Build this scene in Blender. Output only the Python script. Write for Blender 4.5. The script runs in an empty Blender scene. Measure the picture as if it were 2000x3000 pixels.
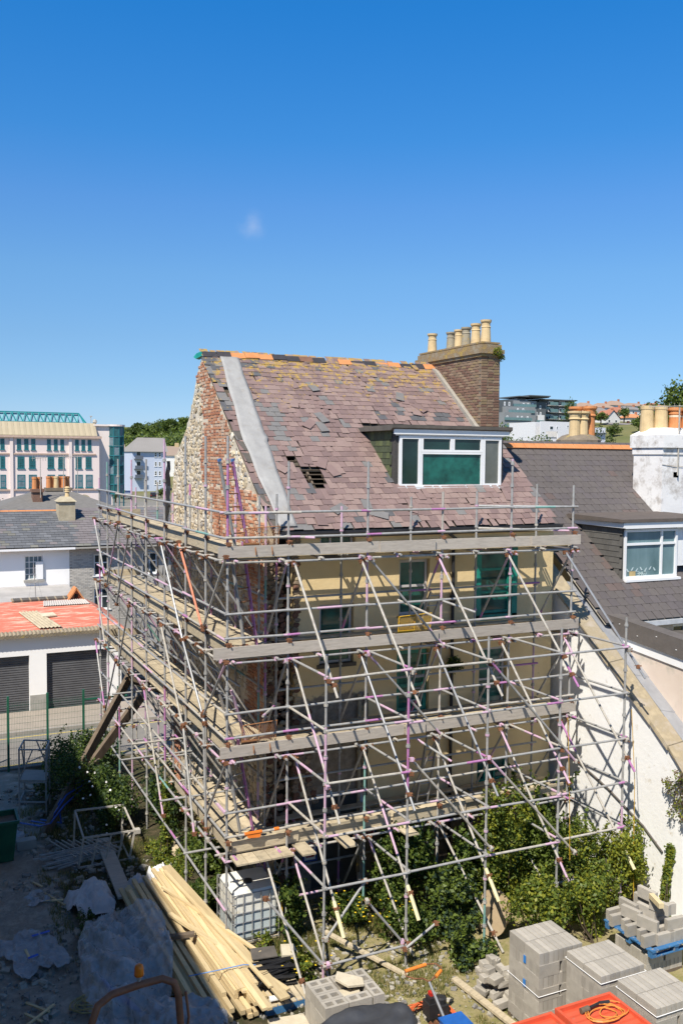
import bpy, math, random
import numpy as np
from mathutils import Matrix, Vector, noise as mnoise
random.seed(7); RNG = np.random.default_rng(7)
R = math.radians
S = bpy.context.scene
# ------------------------------------------------------------------ camera, sky, sun, exposure
CAMZ = 10.036
cam = bpy.data.cameras.new('camera'); camo = bpy.data.objects.new('camera', cam)
S.collection.objects.link(camo); S.camera = camo
camo.matrix_world = Matrix(((0.90546, 0.01732, -0.42407, 0), (-0.42434, 0.05671, -0.90372, 0), (0.00840, 0.99824, 0.05870, CAMZ), (0, 0, 0, 1)))
cam.sensor_fit = 'VERTICAL'; cam.sensor_height = 36.0; cam.lens = 36.0 * 2693 / 3000
cam.clip_start = 0.1; cam.clip_end = 6000
SUN_AZ = math.atan2(-0.461, -0.387); SUN_EL = R(53)
W = bpy.data.worlds.new('World'); S.world = W; W.use_nodes = True
wn = W.node_tree.nodes; wl = W.node_tree.links
bg = wn['Background']; bg.inputs['Strength'].default_value = 0.07
sky = wn.new('ShaderNodeTexSky'); sky.sky_type = 'NISHITA'; sky.sun_disc = False
sky.sun_elevation = SUN_EL; sky.sun_rotation = SUN_AZ % (2 * math.pi)
sky.air_density = 1.0; sky.dust_density = 0.2; sky.ozone_density = 1.5; sky.altitude = 20
# a faint wisp of cloud, far away in the sky
tc = wn.new('ShaderNodeTexCoord'); wdir = Vector((0.3245, 0.9151, 0.2394))
sub = wn.new('ShaderNodeVectorMath'); sub.operation = 'DISTANCE'; sub.inputs[1].default_value = wdir
wnz = wn.new('ShaderNodeTexNoise'); wnz.inputs['Scale'].default_value = 42; wnz.inputs['Detail'].default_value = 5
wl.new(tc.outputs['Generated'], sub.inputs[0]); wl.new(tc.outputs['Generated'], wnz.inputs['Vector'])
mr = wn.new('ShaderNodeMapRange'); mr.inputs['From Min'].default_value = 0.0; mr.inputs['From Max'].default_value = 0.02
mr.inputs['To Min'].default_value = 1.0; mr.inputs['To Max'].default_value = 0.0; mr.interpolation_type = 'SMOOTHSTEP'
wl.new(sub.outputs['Value'], mr.inputs['Value'])
mm = wn.new('ShaderNodeMath'); mm.operation = 'MULTIPLY'; wl.new(mr.outputs['Result'], mm.inputs[0])
nr = wn.new('ShaderNodeMapRange'); nr.inputs['From Min'].default_value = 0.38; nr.inputs['From Max'].default_value = 0.8; nr.inputs['To Max'].default_value = 0.42
wl.new(wnz.outputs['Fac'], nr.inputs['Value']); wl.new(nr.outputs['Result'], mm.inputs[1])
wmix = wn.new('ShaderNodeMix'); wmix.data_type = 'RGBA'
# deeper blue higher up, tinted less blue overhead to neutralise shade, clean pale blue at the horizon, the same all round
wsz = wn.new('ShaderNodeSeparateXYZ'); wl.new(tc.outputs['Generated'], wsz.inputs['Vector'])
wr = wn.new('ShaderNodeValToRGB'); els = wr.color_ramp.elements
SKYF = ((0.0, (.63, .95, 1.62)), (.03, (.635, .87, 1.40)), (.07, (.61, .86, 1.25)), (.125, (.63, .915, 1.24)), (.19, (.645, 1.03, 1.37)), (.258, (.55, 1.045, 1.54)), (.32, (.34, 1.055, 1.66)), (.43, (.18, 1.07, 1.84)), (.62, (.36, .92, 1.40)), (1.0, (.60, .88, 1.10)))
while len(els) < len(SKYF): els.new(.5)
for e_, (p_, c_) in zip(els, SKYF): e_.position = p_; e_.color = (*c_, 1)
wl.new(wsz.outputs['Z'], wr.inputs['Fac'])
hsv = wn.new('ShaderNodeMix'); hsv.data_type = 'RGBA'; hsv.blend_type = 'MULTIPLY'; hsv.inputs['Factor'].default_value = 1.0
wl.new(sky.outputs['Color'], hsv.inputs['A']); wl.new(wr.outputs['Color'], hsv.inputs['B'])
wl.new(mm.outputs['Value'], wmix.inputs['Factor']); wl.new(hsv.outputs['Result'], wmix.inputs['A']); wmix.inputs['B'].default_value = (6.5, 7.2, 9.0, 1)
wl.new(wmix.outputs['Result'], bg.inputs['Color'])
sl = bpy.data.lights.new('sun', 'SUN'); sl.energy = 5.0; sl.angle = R(0.53); sl.color = (1.0, 0.935, 0.83)
so = bpy.data.objects.new('sun', sl); S.collection.objects.link(so); so.location = (-20, -15, 40)
sdir = Vector((math.sin(SUN_AZ) * math.cos(SUN_EL), math.cos(SUN_AZ) * math.cos(SUN_EL), math.sin(SUN_EL)))
so.rotation_euler = sdir.to_track_quat('Z', 'Y').to_euler()
S.view_settings.view_transform = 'Standard'; S.view_settings.look = 'None'
S.view_settings.exposure = 0.5; S.view_settings.gamma = 1.0; S.view_settings.use_curve_mapping = False
S.cycles.max_bounces = 8; S.cycles.diffuse_bounces = 5; S.cycles.glossy_bounces = 3; S.cycles.transmission_bounces = 4; S.cycles.transparent_max_bounces = 8
S.cycles.use_denoising = True; S.cycles.use_adaptive_sampling = True
COL = S.collection
# ------------------------------------------------------------------ helpers
def ntree(name):
    m = bpy.data.materials.new(name); m.use_nodes = True
    nt = m.node_tree; b = nt.nodes['Principled BSDF']
    return m, nt, b
def ramp(nt, stops):
    r = nt.nodes.new('ShaderNodeValToRGB'); e = r.color_ramp.elements
    while len(e) < len(stops): e.new(0.5)
    for i, (p, c) in enumerate(stops): e[i].position = p; e[i].color = (c[0], c[1], c[2], 1)
    return r
def coords(nt, scale=(1, 1, 1), rot=(0, 0, 0)):
    t = nt.nodes.new('ShaderNodeTexCoord'); mp = nt.nodes.new('ShaderNodeMapping')
    mp.inputs['Scale'].default_value = scale; mp.inputs['Rotation'].default_value = rot
    nt.links.new(t.outputs['Object'], mp.inputs['Vector']); return mp.outputs['Vector']
def noise(nt, vec, scale, detail=5, rough=0.6):
    n = nt.nodes.new('ShaderNodeTexNoise'); n.inputs['Scale'].default_value = scale
    n.inputs['Detail'].default_value = detail; n.inputs['Roughness'].default_value = rough
    if vec is not None: nt.links.new(vec, n.inputs['Vector'])
    return n.outputs['Fac']
def mixc(nt, fac, a, b):
    m = nt.nodes.new('ShaderNodeMix'); m.data_type = 'RGBA'
    for s, k in ((fac, 'Factor'), (a, 'A'), (b, 'B')):
        if hasattr(s, 'links') or hasattr(s, 'is_linked'): nt.links.new(s, m.inputs[k])
        elif k == 'Factor': m.inputs[k].default_value = s
        else: m.inputs[k].default_value = (s[0], s[1], s[2], 1)
    return m.outputs['Result']
def step(nt, val, lo, hi):
    m = nt.nodes.new('ShaderNodeMapRange'); m.inputs['From Min'].default_value = lo; m.inputs['From Max'].default_value = hi
    nt.links.new(val, m.inputs['Value']); return m.outputs['Result']
def bump(nt, b, val, strength, dist=0.02):
    n = nt.nodes.new('ShaderNodeBump'); n.inputs['Strength'].default_value = strength; n.inputs['Distance'].default_value = dist
    nt.links.new(val, n.inputs['Height']); nt.links.new(n.outputs['Normal'], b.inputs['Normal'])
MATS = {}
def M(name, c1, c2=None, scale=4, rough=0.8, metal=0.0, bmp=0.25, bscale=None, stretch=(1, 1, 1), c3=None, spec=0.4, lo=0.3, hi=0.7, rand=0.0, dirt=None):
    if name in MATS: return MATS[name]
    m, nt, b = ntree(name); v = coords(nt, stretch)
    c2 = c2 or tuple(x * 0.72 for x in c1)
    st = [(lo, c1), (hi, c2)] if c3 is None else [(lo, c1), (0.5, c2), (hi, c3)]
    r = ramp(nt, st); f = noise(nt, v, scale); nt.links.new(f, r.inputs['Fac']); out = r.outputs['Color']
    if dirt:
        out = mixc(nt, step(nt, noise(nt, v, dirt[1], 6, 0.7), dirt[2], dirt[3]), out, dirt[0])
    if rand:
        oi = nt.nodes.new('ShaderNodeObjectInfo'); h = nt.nodes.new('ShaderNodeHueSaturation')
        mr_ = nt.nodes.new('ShaderNodeMapRange'); mr_.inputs['To Min'].default_value = 1 - rand; mr_.inputs['To Max'].default_value = 1 + rand
        nt.links.new(oi.outputs['Random'], mr_.inputs['Value']); nt.links.new(mr_.outputs['Result'], h.inputs['Value'])
        nt.links.new(out, h.inputs['Color']); out = h.outputs['Color']
    nt.links.new(out, b.inputs['Base Color'])
    b.inputs['Roughness'].default_value = rough; b.inputs['Metallic'].default_value = metal; b.inputs['Specular IOR Level'].default_value = spec
    if bmp: bump(nt, b, noise(nt, v, bscale or scale * 6, 6, 0.7), bmp)
    MATS[name] = m; return m
def setp(o, label=None, cat=None, group=None, kind=None):
    if label: o['label'] = label
    if cat: o['category'] = cat
    if group: o['group'] = group
    if kind: o['kind'] = kind
    return o
def thing(name, label, cat, loc=(0, 0, 0), rz=0.0, group=None):
    o = bpy.data.objects.new(name, None); COL.objects.link(o); o.empty_display_size = 0.1
    o.location = loc; o.rotation_euler = (0, 0, rz); return setp(o, label, cat, group)
def mw(o):
    return Matrix.Translation(o.location) @ o.rotation_euler.to_matrix().to_4x4()
def wm(o):
    return (wm(o.parent) @ o.matrix_parent_inverse if o.parent is not None else Matrix.Identity(4)) @ o.matrix_basis
def link(name, me, parent=None, world=False, mtx=None):
    o = bpy.data.objects.new(name, me); COL.objects.link(o)
    if parent is not None:
        o.parent = parent
        if world: o.matrix_parent_inverse = wm(parent).inverted()
    if mtx is not None: o.matrix_basis = mtx
    return o
def V(*a): return np.array(a, float)
class MB:
    def __init__(s): s.v = []; s.f = []; s.m = []
    def add(s, vs, fs, m=0):
        n = len(s.v); s.v += [tuple(map(float, p)) for p in vs]
        for f in fs: s.f.append([n + i for i in f]); s.m.append(m)
        return s
    def box(s, x0, x1, y0, y1, z0, z1, m=0):
        vs = [(x, y, z) for z in (z0, z1) for y in (y0, y1) for x in (x0, x1)]
        return s.add(vs, [(0, 2, 3, 1), (4, 5, 7, 6), (0, 1, 5, 4), (1, 3, 7, 5), (3, 2, 6, 7), (2, 0, 4, 6)], m)
    def mbox(s, mat, sx, sy, sz, m=0):
        vs = [tuple(mat @ Vector((x * sx / 2, y * sy / 2, z * sz / 2))) for z in (-1, 1) for y in (-1, 1) for x in (-1, 1)]
        return s.add(vs, [(0, 2, 3, 1), (4, 5, 7, 6), (0, 1, 5, 4), (1, 3, 7, 5), (3, 2, 6, 7), (2, 0, 4, 6)], m)
    def bar(s, p, q, w, h, m=0, up=(0, 0, 1)):
        p, q = Vector(p), Vector(q); d = (q - p); L = d.length; d.normalize(); u = Vector(up)
        if abs(d.dot(u)) > 0.98: u = Vector((1, 0, 0))
        sd = d.cross(u).normalized(); u = sd.cross(d)
        T = Matrix((( d.x, sd.x, u.x, (p.x + q.x) / 2), (d.y, sd.y, u.y, (p.y + q.y) / 2), (d.z, sd.z, u.z, (p.z + q.z) / 2), (0, 0, 0, 1)))
        return s.mbox(T, L, w, h, m)
    def tube(s, p, q, r, n=8, m=0, r2=None, caps=True):
        p, q = V(*p), V(*q); d = q - p; L = np.linalg.norm(d); d = d / L
        a = V(0, 0, 1) if abs(d[2]) < 0.9 else V(1, 0, 0); a = np.cross(d, a); a /= np.linalg.norm(a); b = np.cross(d, a)
        r2 = r if r2 is None else r2; vs = []
        for c, rr in ((p, r), (q, r2)):
            for i in range(n):
                t = 2 * math.pi * i / n; vs.append(c + rr * (a * math.cos(t) + b * math.sin(t)))
        fs = [(i, (i + 1) % n, n + (i + 1) % n, n + i) for i in range(n)]
        if caps: fs += [tuple(range(n))[::-1], tuple(range(n, 2 * n))]
        return s.add(vs, fs, m)
    def path(s, pts, r, n=8, m=0):
        pts = [V(*p) for p in pts]; k = len(pts); base = len(s.v); prev = None
        for i, p in enumerate(pts):
            d = pts[min(i + 1, k - 1)] - pts[max(i - 1, 0)]; d /= np.linalg.norm(d)
            if prev is None:
                a = V(0, 0, 1) if abs(d[2]) < 0.9 else V(1, 0, 0); a = np.cross(d, a)
            else: a = prev - d * (prev @ d)
            a /= np.linalg.norm(a); prev = a; b = np.cross(d, a)
            rr = r[i] if isinstance(r, (list, tuple)) else r
            for j in range(n):
                t = 2 * math.pi * j / n; s.v.append(tuple(p + rr * (a * math.cos(t) + b * math.sin(t))))
        for i in range(k - 1):
            for j in range(n):
                s.f.append([base + i * n + j, base + i * n + (j + 1) % n, base + (i + 1) * n + (j + 1) % n, base + (i + 1) * n + j]); s.m.append(m)
        s.f.append([base + j for j in range(n)][::-1]); s.m.append(m)
        s.f.append([base + (k - 1) * n + j for j in range(n)]); s.m.append(m); return s
    def lathe(s, c, prof, n=14, m=0):
        c = V(*c); base = len(s.v)
        for (r, z) in prof:
            for i in range(n):
                t = 2 * math.pi * i / n; s.v.append((c[0] + r * math.cos(t), c[1] + r * math.sin(t), c[2] + z))
        for k in range(len(prof) - 1):
            for i in range(n):
                s.f.append([base + k * n + i, base + k * n + (i + 1) % n, base + (k + 1) * n + (i + 1) % n, base + (k + 1) * n + i]); s.m.append(m)
        s.f.append([base + i for i in range(n)][::-1]); s.m.append(m)
        s.f.append([base + (len(prof) - 1) * n + i for i in range(n)]); s.m.append(m); return s
    def prism(s, poly, axis, a0, a1, m=0):
        # poly: list of 2-D points; axis 'x' -> (y,z), 'y' -> (x,z), 'z' -> (x,y)
        def pt(p, a): return (a, p[0], p[1]) if axis == 'x' else ((p[0], a, p[1]) if axis == 'y' else (p[0], p[1], a))
        n = len(poly); vs = [pt(p, a0) for p in poly] + [pt(p, a1) for p in poly]
        fs = [tuple(range(n))[::-1], tuple(range(n, 2 * n))] + [(i, (i + 1) % n, n + (i + 1) % n, n + i) for i in range(n)]
        return s.add(vs, fs, m)
    def mesh(s, name, mats, smooth=False):
        me = bpy.data.meshes.new(name); me.from_pydata(s.v, [], s.f)
        mats = mats if isinstance(mats, (list, tuple)) else [mats]
        for m in mats: me.materials.append(m)
        if len(mats) > 1: me.polygons.foreach_set('material_index', s.m)
        if smooth: me.polygons.foreach_set('use_smooth', [True] * len(me.polygons))
        me.update(); return me
    def build(s, name, mats, parent=None, world=True, smooth=False):
        return link(name, s.mesh(name, mats, smooth), parent, world)
def np_mesh(name, verts, faces, mats, midx=None, smooth=False):
    me = bpy.data.meshes.new(name); nv, nf = len(verts), len(faces); k = faces.shape[1]
    me.vertices.add(nv); me.vertices.foreach_set('co', verts.astype(np.float32).ravel())
    me.loops.add(nf * k); me.loops.foreach_set('vertex_index', faces.astype(np.int32).ravel())
    me.polygons.add(nf); me.polygons.foreach_set('loop_start', np.arange(0, nf * k, k, dtype=np.int32))
    for m in mats: me.materials.append(m)
    if midx is not None: me.polygons.foreach_set('material_index', midx.astype(np.int32))
    if smooth: me.polygons.foreach_set('use_smooth', np.ones(nf, dtype=bool))
    me.update(calc_edges=True); return me
def leaves(name, mats, pts, size, parent=None, seed=1, up=0.35, aspect=0.62, world=True, out=None, wts=None):
    rg = np.random.default_rng(seed); n = len(pts); pts = np.asarray(pts)
    nrm = rg.normal(size=(n, 3)); nrm /= np.linalg.norm(nrm, axis=1, keepdims=True)
    nrm[:, 2] += up
    if out is not None: nrm += out
    nrm /= np.linalg.norm(nrm, axis=1, keepdims=True)
    t = rg.normal(size=(n, 3)); a = np.cross(nrm, t); a /= np.linalg.norm(a, axis=1, keepdims=True); b = np.cross(nrm, a)
    sz = size * rg.uniform(0.6, 1.3, size=(n, 1))
    v0 = pts - a * sz * 0.5; v2 = pts + a * sz * 0.5; droop = nrm * sz * 0.12
    v1 = pts + b * sz * aspect * 0.5 + droop - a * sz * 0.08; v3 = pts - b * sz * aspect * 0.5 + droop - a * sz * 0.08
    vs = np.stack([v0, v1, v2, v3], 1).reshape(-1, 3); fs = np.arange(4 * n).reshape(n, 4)
    mi = rg.choice(len(mats), size=n, p=wts)
    return link(name, np_mesh(name, vs, fs, mats, mi), parent, world)
def blob_pts(blobs, n, seed, shell=0.55):
    rg = np.random.default_rng(seed); vol = np.array([b[1][0] * b[1][1] * b[1][2] for b in blobs]) ** 0.72; vol /= vol.sum()
    k = rg.choice(len(blobs), size=n, p=vol); c = np.array([b[0] for b in blobs])[k]; r = np.array([b[1] for b in blobs])[k]
    d = rg.normal(size=(n, 3)); d /= np.linalg.norm(d, axis=1, keepdims=True)
    rad = (shell + (1 - shell) * rg.random((n, 1))) * (1 + 0.12 * rg.normal(size=(n, 1)))
    p = c + d * r * rad; return p, d
def clumpy(center, radii, n, seed, k=0.42):
    rg = np.random.default_rng(seed); out = []
    for i in range(n):
        d = rg.normal(size=3); d /= np.linalg.norm(d); q = rg.random() ** 0.45 * 0.78
        out.append((V(*center) + d * V(*radii) * q, V(*radii) * k * rg.uniform(0.6, 1.15)))
    return out
CAMP = Vector((0, 0, CAMZ))
SHAPES = {}
def pieces(parent, name, items, limit=290, restname=None):
    """items: (Matrix, shape key, material). Largest in view one object each, the rest joined as one part."""
    items = sorted(items, key=lambda t: (t[0].translation - CAMP).length)
    cache = {}
    for T, sh, m in items[:limit]:
        k = (sh, m.name)
        if k not in cache:
            v, f = SHAPES[sh]; mb = MB(); mb.add(v, f); cache[k] = mb.mesh(name, [m])
        link(name, cache[k], parent, True, T)
    rest = items[limit:]
    if rest:
        mats = []; idx = {}
        mb = MB()
        for T, sh, m in rest:
            if m.name not in idx: idx[m.name] = len(mats); mats.append(m)
            v, f = SHAPES[sh]; mb.add([tuple(T @ Vector(p)) for p in v], f, idx[m.name])
        o = mb.build(restname or name, mats, parent); o['kind'] = 'stuff'
def frame(o, u, v, n):
    return Matrix(((u[0], v[0], n[0], o[0]), (u[1], v[1], n[1], o[1]), (u[2], v[2], n[2], o[2]), (0, 0, 0, 1)))
def slab_shape(w, l, t, seed, j=0.012, lift=0.0):
    # a thin piece lying in local x/y: tail at y=0 is raised by lift
    rg = random.Random(seed); a = [rg.uniform(-j, j) for _ in range(6)]
    top = [(-w / 2, a[0], t + lift), (w / 2, a[1], t + lift), (w / 2 + a[2] * .4, l, t), (-w / 2 + a[3] * .4, l, t)]
    bot = [(p[0], p[1], p[2] - t) for p in top]
    return top + bot, [(0, 1, 2, 3), (0, 4, 5, 1), (1, 5, 6, 2), (2, 6, 7, 3), (3, 7, 4, 0), (4, 7, 6, 5)]
def stone_shape(w, h, d, seed, n=7):
    rg = random.Random(seed); ang = sorted(2 * math.pi * (i + rg.uniform(-.28, .28)) / n for i in range(n))
    rr = [rg.uniform(.82, 1.08) for _ in range(n)]
    ring0 = [(w / 2 * r * math.cos(t), h / 2 * r * math.sin(t), -0.03) for t, r in zip(ang, rr)]
    ring1 = [(p[0], p[1], d * .45) for p in ring0]
    ring2 = [(p[0] * .66 + rg.uniform(-.01, .01), p[1] * .66, d * rg.uniform(.8, 1.05)) for p in ring0]
    vs = ring0 + ring1 + ring2; fs = []
    for k in (0, 1):
        for i in range(n): fs.append((k * n + i, k * n + (i + 1) % n, (k + 1) * n + (i + 1) % n, (k + 1) * n + i))
    fs.append(tuple(range(2 * n, 3 * n))); return vs, fs
def box_shape(w, l, h, bev=0.0):
    x, y = w / 2, l / 2
    vs = [(-x, -y, -.02), (x, -y, -.02), (x, y, -.02), (-x, y, -.02), (-x, -y, h - bev), (x, -y, h - bev), (x, y, h - bev), (-x, y, h - bev)]
    fs = [(0, 1, 5, 4), (1, 2, 6, 5), (2, 3, 7, 6), (3, 0, 4, 7)]
    if bev:
        a, b = x - bev, y - bev; vs += [(-a, -b, h), (a, -b, h), (a, b, h), (-a, b, h)]
        fs += [(4, 5, 9, 8), (5, 6, 10, 9), (6, 7, 11, 10), (7, 4, 8, 11), (8, 9, 10, 11)]
    else: fs.append((4, 5, 6, 7))
    return vs, fs
def grid_holes(mb, us, vs, holes, fn, m=0):
    """quads of a sheet with rectangular holes; fn maps (u,v)->(x,y,z)"""
    U = sorted(set(list(us) + [h[i] for h in holes for i in (0, 1) if us[0] < h[i] < us[-1]]))
    Vv = sorted(set(list(vs) + [h[i] for h in holes for i in (2, 3) if vs[0] < h[i] < vs[-1]]))
    for i in range(len(U) - 1):
        for j in range(len(Vv) - 1):
            cu, cv = (U[i] + U[i + 1]) / 2, (Vv[j] + Vv[j + 1]) / 2
            if any(h[0] < cu < h[1] and h[2] < cv < h[3] for h in holes): continue
            mb.add([fn(U[i], Vv[j]), fn(U[i + 1], Vv[j]), fn(U[i + 1], Vv[j + 1]), fn(U[i], Vv[j + 1])], [(0, 1, 2, 3)], m)
    return mb
def wall_x(mb, x0, x1, z0, z1, y, th, holes, m=0):
    """wall facing -y with openings and reveals, thickness th inward"""
    grid_holes(mb, [x0, x1], [z0, z1], holes, lambda u, v: (u, y, v), m)
    for h in holes:
        a, b, c, d = max(h[0], x0), min(h[1], x1), h[2], h[3]
        mb.add([(a, y, c), (a, y, d), (a, y + th, d), (a, y + th, c)], [(0, 1, 2, 3)], m)
        mb.add([(b, y, c), (b, y + th, c), (b, y + th, d), (b, y, d)], [(0, 1, 2, 3)], m)
        mb.add([(a, y, c), (a, y + th, c), (b, y + th, c), (b, y, c)], [(0, 1, 2, 3)], m)
        mb.add([(a, y, d), (b, y, d), (b, y + th, d), (a, y + th, d)], [(0, 1, 2, 3)], m)
    mb.add([(x0, y, z0), (x0, y, z1), (x0, y + th, z1), (x0, y + th, z0)], [(0, 1, 2, 3)], m)
    mb.add([(x1, y, z0), (x1, y + th, z0), (x1, y + th, z1), (x1, y, z1)], [(0, 1, 2, 3)], m)
    grid_holes(mb, [x0, x1], [z0, z1], holes, lambda u, v: (u, y + th, v), m); return mb
def window(parent, x0, x1, z0, z1, y, xs=(), zs=(), fw=0.055, fmat=None, gmat=None, sill=None, name='window', world=True, dep=0.06, skip=()):
    """a framed window facing -y; xs/zs are mullion and transom positions as fractions"""
    fb = MB(); fb.box(x0, x1, y, y + dep, z1 - fw, z1); fb.box(x0, x1, y, y + dep, z0, z0 + fw)
    fb.box(x0, x0 + fw, y + .001, y + dep, z0 + fw, z1 - fw); fb.box(x1 - fw, x1, y + .001, y + dep, z0 + fw, z1 - fw)
    X = [x0 + fw] + [x0 + (x1 - x0) * f for f in xs] + [x1 - fw]; Z = [z0 + fw] + [z0 + (z1 - z0) * f for f in zs] + [z1 - fw]
    for x in X[1:-1]: fb.box(x - fw * .45, x + fw * .45, y + .004, y + dep, z0 + fw, z1 - fw)
    for z in Z[1:-1]: fb.box(x0 + fw, x1 - fw, y + .007, y + dep, z - fw * .45, z + fw * .45)
    w = fb.build(name, fmat, parent, world)
    for i in range(len(X) - 1):
        for j in range(len(Z) - 1):
            pb = MB(); pb.box(X[i] - .004, X[i + 1] + .004, y + dep * .55, y + dep * .55 + .012, Z[j] - .004, Z[j + 1] + .004)
            o = link('pane', pb.mesh('pane', [gmat]), w)
    if sill:
        sb = MB(); sb.box(x0 - .08, x1 + .08, y - sill[0], y + .03, z0 - sill[1], z0 - .003); link('sill', sb.mesh('sill', [sill[2]]), w)
    return w
# ------------------------------------------------------------------ materials
m_galv = M('galvanised_steel', (.38, .375, .36), (.26, .255, .245), scale=9, rough=.5, metal=.12, bmp=.15, dirt=((.25, .22, .18), 5, .58, .8))
m_galv2 = M('weathered_steel', (.47, .44, .385), (.33, .305, .265), scale=12, rough=.65, metal=.0, bmp=.25, dirt=((.2, .17, .13), 8, .5, .8))
m_bright = M('bright_aluminium', (.36, .365, .37), (.28, .285, .29), scale=10, rough=.42, metal=.45, bmp=.05)
m_pink = M('pink_paint', (.56, .38, .48), (.46, .29, .40), scale=14, rough=.6, bmp=.2, dirt=((.38, .36, .36), 16, .52, .7))
m_purple = M('purple_paint', (.42, .18, .37), (.32, .12, .28), scale=14, rough=.6, bmp=.2, dirt=((.38, .34, .36), 18, .55, .75))
m_teal = M('teal_paint', (.20, .36, .32), (.13, .26, .23), scale=12, rough=.6, bmp=.2)
m_bluep = M('blue_paint', (.12, .25, .50), (.08, .16, .34), scale=12, rough=.6, bmp=.2)
m_orangep = M('orange_paint', (.62, .23, .13), (.48, .17, .10), scale=10, rough=.6, bmp=.2)
m_rust = M('rust', (.24, .10, .045), (.14, .06, .03), scale=25, rough=.9, bmp=.5, c3=(.34, .16, .07))
m_board = M('scaffold_board', (.50, .42, .29), (.37, .31, .21), scale=3, rough=.85, stretch=(1, 1, 6), bmp=.3, rand=.16, dirt=((.23, .19, .14), 6, .5, .8))
m_boardg = M('grey_board', (.46, .41, .35), (.34, .30, .255), scale=3, rough=.9, stretch=(1, 8, 8), bmp=.35, rand=.12, dirt=((.24, .205, .17), 5, .55, .8))
m_white = M('white_paint', (.80, .80, .79), (.74, .74, .72), scale=1.2, rough=.7, bmp=.12, bscale=9, dirt=((.58, .54, .47), 2.2, .60, .78))
m_upvc = M('white_plastic', (.80, .80, .80), (.74, .74, .73), scale=2, rough=.35, bmp=0)
m_greyfr = M('grey_white_frame', (.52, .50, .49), (.44, .42, .41), scale=3, rough=.5, bmp=.1)
m_black = M('black_plastic', (.018, .018, .02), (.03, .03, .032), scale=8, rough=.5, bmp=.1)
m_dark = M('dark_void', (.012, .011, .01), (.02, .018, .016), scale=3, rough=.9, bmp=0)  # near-black colour standing in for darkness inside openings
m_gutter = M('gutter_plastic', (.02, .022, .028), (.035, .037, .045), scale=6, rough=.35, bmp=.05)
m_lead = M('lead_sheet', (.36, .37, .39), (.27, .28, .30), scale=3, rough=.5, metal=.2, bmp=.12)
m_felt = M('roof_felt', (.075, .068, .06), (.12, .105, .09), scale=4, rough=.95, bmp=.3)
m_conc = M('concrete', (.36, .345, .31), (.28, .27, .245), scale=3, rough=.9, bmp=.25, bscale=40)
m_concb = M('concrete_block', (.385, .355, .305), (.315, .29, .25), scale=6, rough=.95, bmp=.45, bscale=70, rand=.13)
m_wood = M('new_timber', (.60, .48, .28), (.47, .355, .19), scale=2.4, rough=.75, stretch=(9, 9, .7), bmp=.3, rand=.22, dirt=((.30, .22, .12), 3, .6, .72))
m_oldwood = M('old_timber', (.16, .12, .085), (.10, .075, .05), scale=2.5, rough=.9, stretch=(3, 3, 1), bmp=.4)
m_palblue = M('blue_pallet_paint', (.04, .16, .34), (.03, .11, .25), scale=8, rough=.8, bmp=.3, dirt=((.33, .28, .2), 9, .56, .7))
m_terr = M('terracotta', (.58, .24, .09), (.48, .19, .07), scale=5, rough=.8, bmp=.2, dirt=((.40, .30, .2), 6, .6, .85))
m_buff = M('buff_clay', (.62, .47, .26), (.52, .38, .20), scale=5, rough=.8, bmp=.2, dirt=((.38, .30, .19), 5, .58, .8))
m_greypot = M('grey_clay', (.34, .30, .22), (.25, .22, .16), scale=6, rough=.9, bmp=.3, dirt=((.42, .28, .06), 9, .55, .7))
def glassm(name, c, rough=.08, c2=None, scale=2.0, spec=.6):
    return M(name, c, c2 or tuple(x * .55 for x in c), scale=scale, rough=rough, bmp=.04, bscale=3, spec=spec)
m_glass = glassm('dark_glass', (.035, .05, .055))
m_green = glassm('green_netting_glass', (.016, .15, .12), .12, (.004, .035, .034), 2.2)
m_teal_film = M('green_film', (.02, .27, .20), (.01, .15, .12), scale=4, rough=.35, bmp=.5, bscale=8)
m_tealglass = glassm('teal_glass', (.03, .12, .13), .08)
m_tealfr = M('teal_frame', (.02, .17, .19), (.015, .13, .15), scale=4, rough=.5, bmp=.05)
m_palewin = glassm('pale_glass', (.18, .25, .28), .08)
def lf(name, c, c2):
    m = M(name, c, c2, scale=2.2, rough=.5, bmp=0, spec=.35); nt = m.node_tree
    if nt.nodes.get('Translucent BSDF') is None:
        b = nt.nodes['Principled BSDF']; src = b.inputs['Base Color'].links[0].from_socket
        tr = nt.nodes.new('ShaderNodeBsdfTranslucent'); mx = nt.nodes.new('ShaderNodeMixShader'); mx.inputs['Fac'].default_value = .42
        nt.links.new(src, tr.inputs['Color']); nt.links.new(b.outputs['BSDF'], mx.inputs[1]); nt.links.new(tr.outputs['BSDF'], mx.inputs[2]); nt.links.new(mx.outputs['Shader'], nt.nodes['Material Output'].inputs['Surface'])
    return m
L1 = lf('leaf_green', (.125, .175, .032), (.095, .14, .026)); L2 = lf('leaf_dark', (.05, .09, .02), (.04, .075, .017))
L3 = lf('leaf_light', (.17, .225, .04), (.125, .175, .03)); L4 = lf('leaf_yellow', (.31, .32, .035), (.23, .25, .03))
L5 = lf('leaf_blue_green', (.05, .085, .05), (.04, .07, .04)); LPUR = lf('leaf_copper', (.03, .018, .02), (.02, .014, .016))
m_bark = M('bark', (.10, .075, .05), (.06, .045, .03), scale=9, rough=.95, bmp=.5)
m_flower = M('white_petals', (.78, .76, .74), (.7, .68, .66), rough=.6, bmp=0); m_yflower = M('yellow_petals', (.7, .5, .02), (.6, .42, .02), rough=.6, bmp=0)
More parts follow.
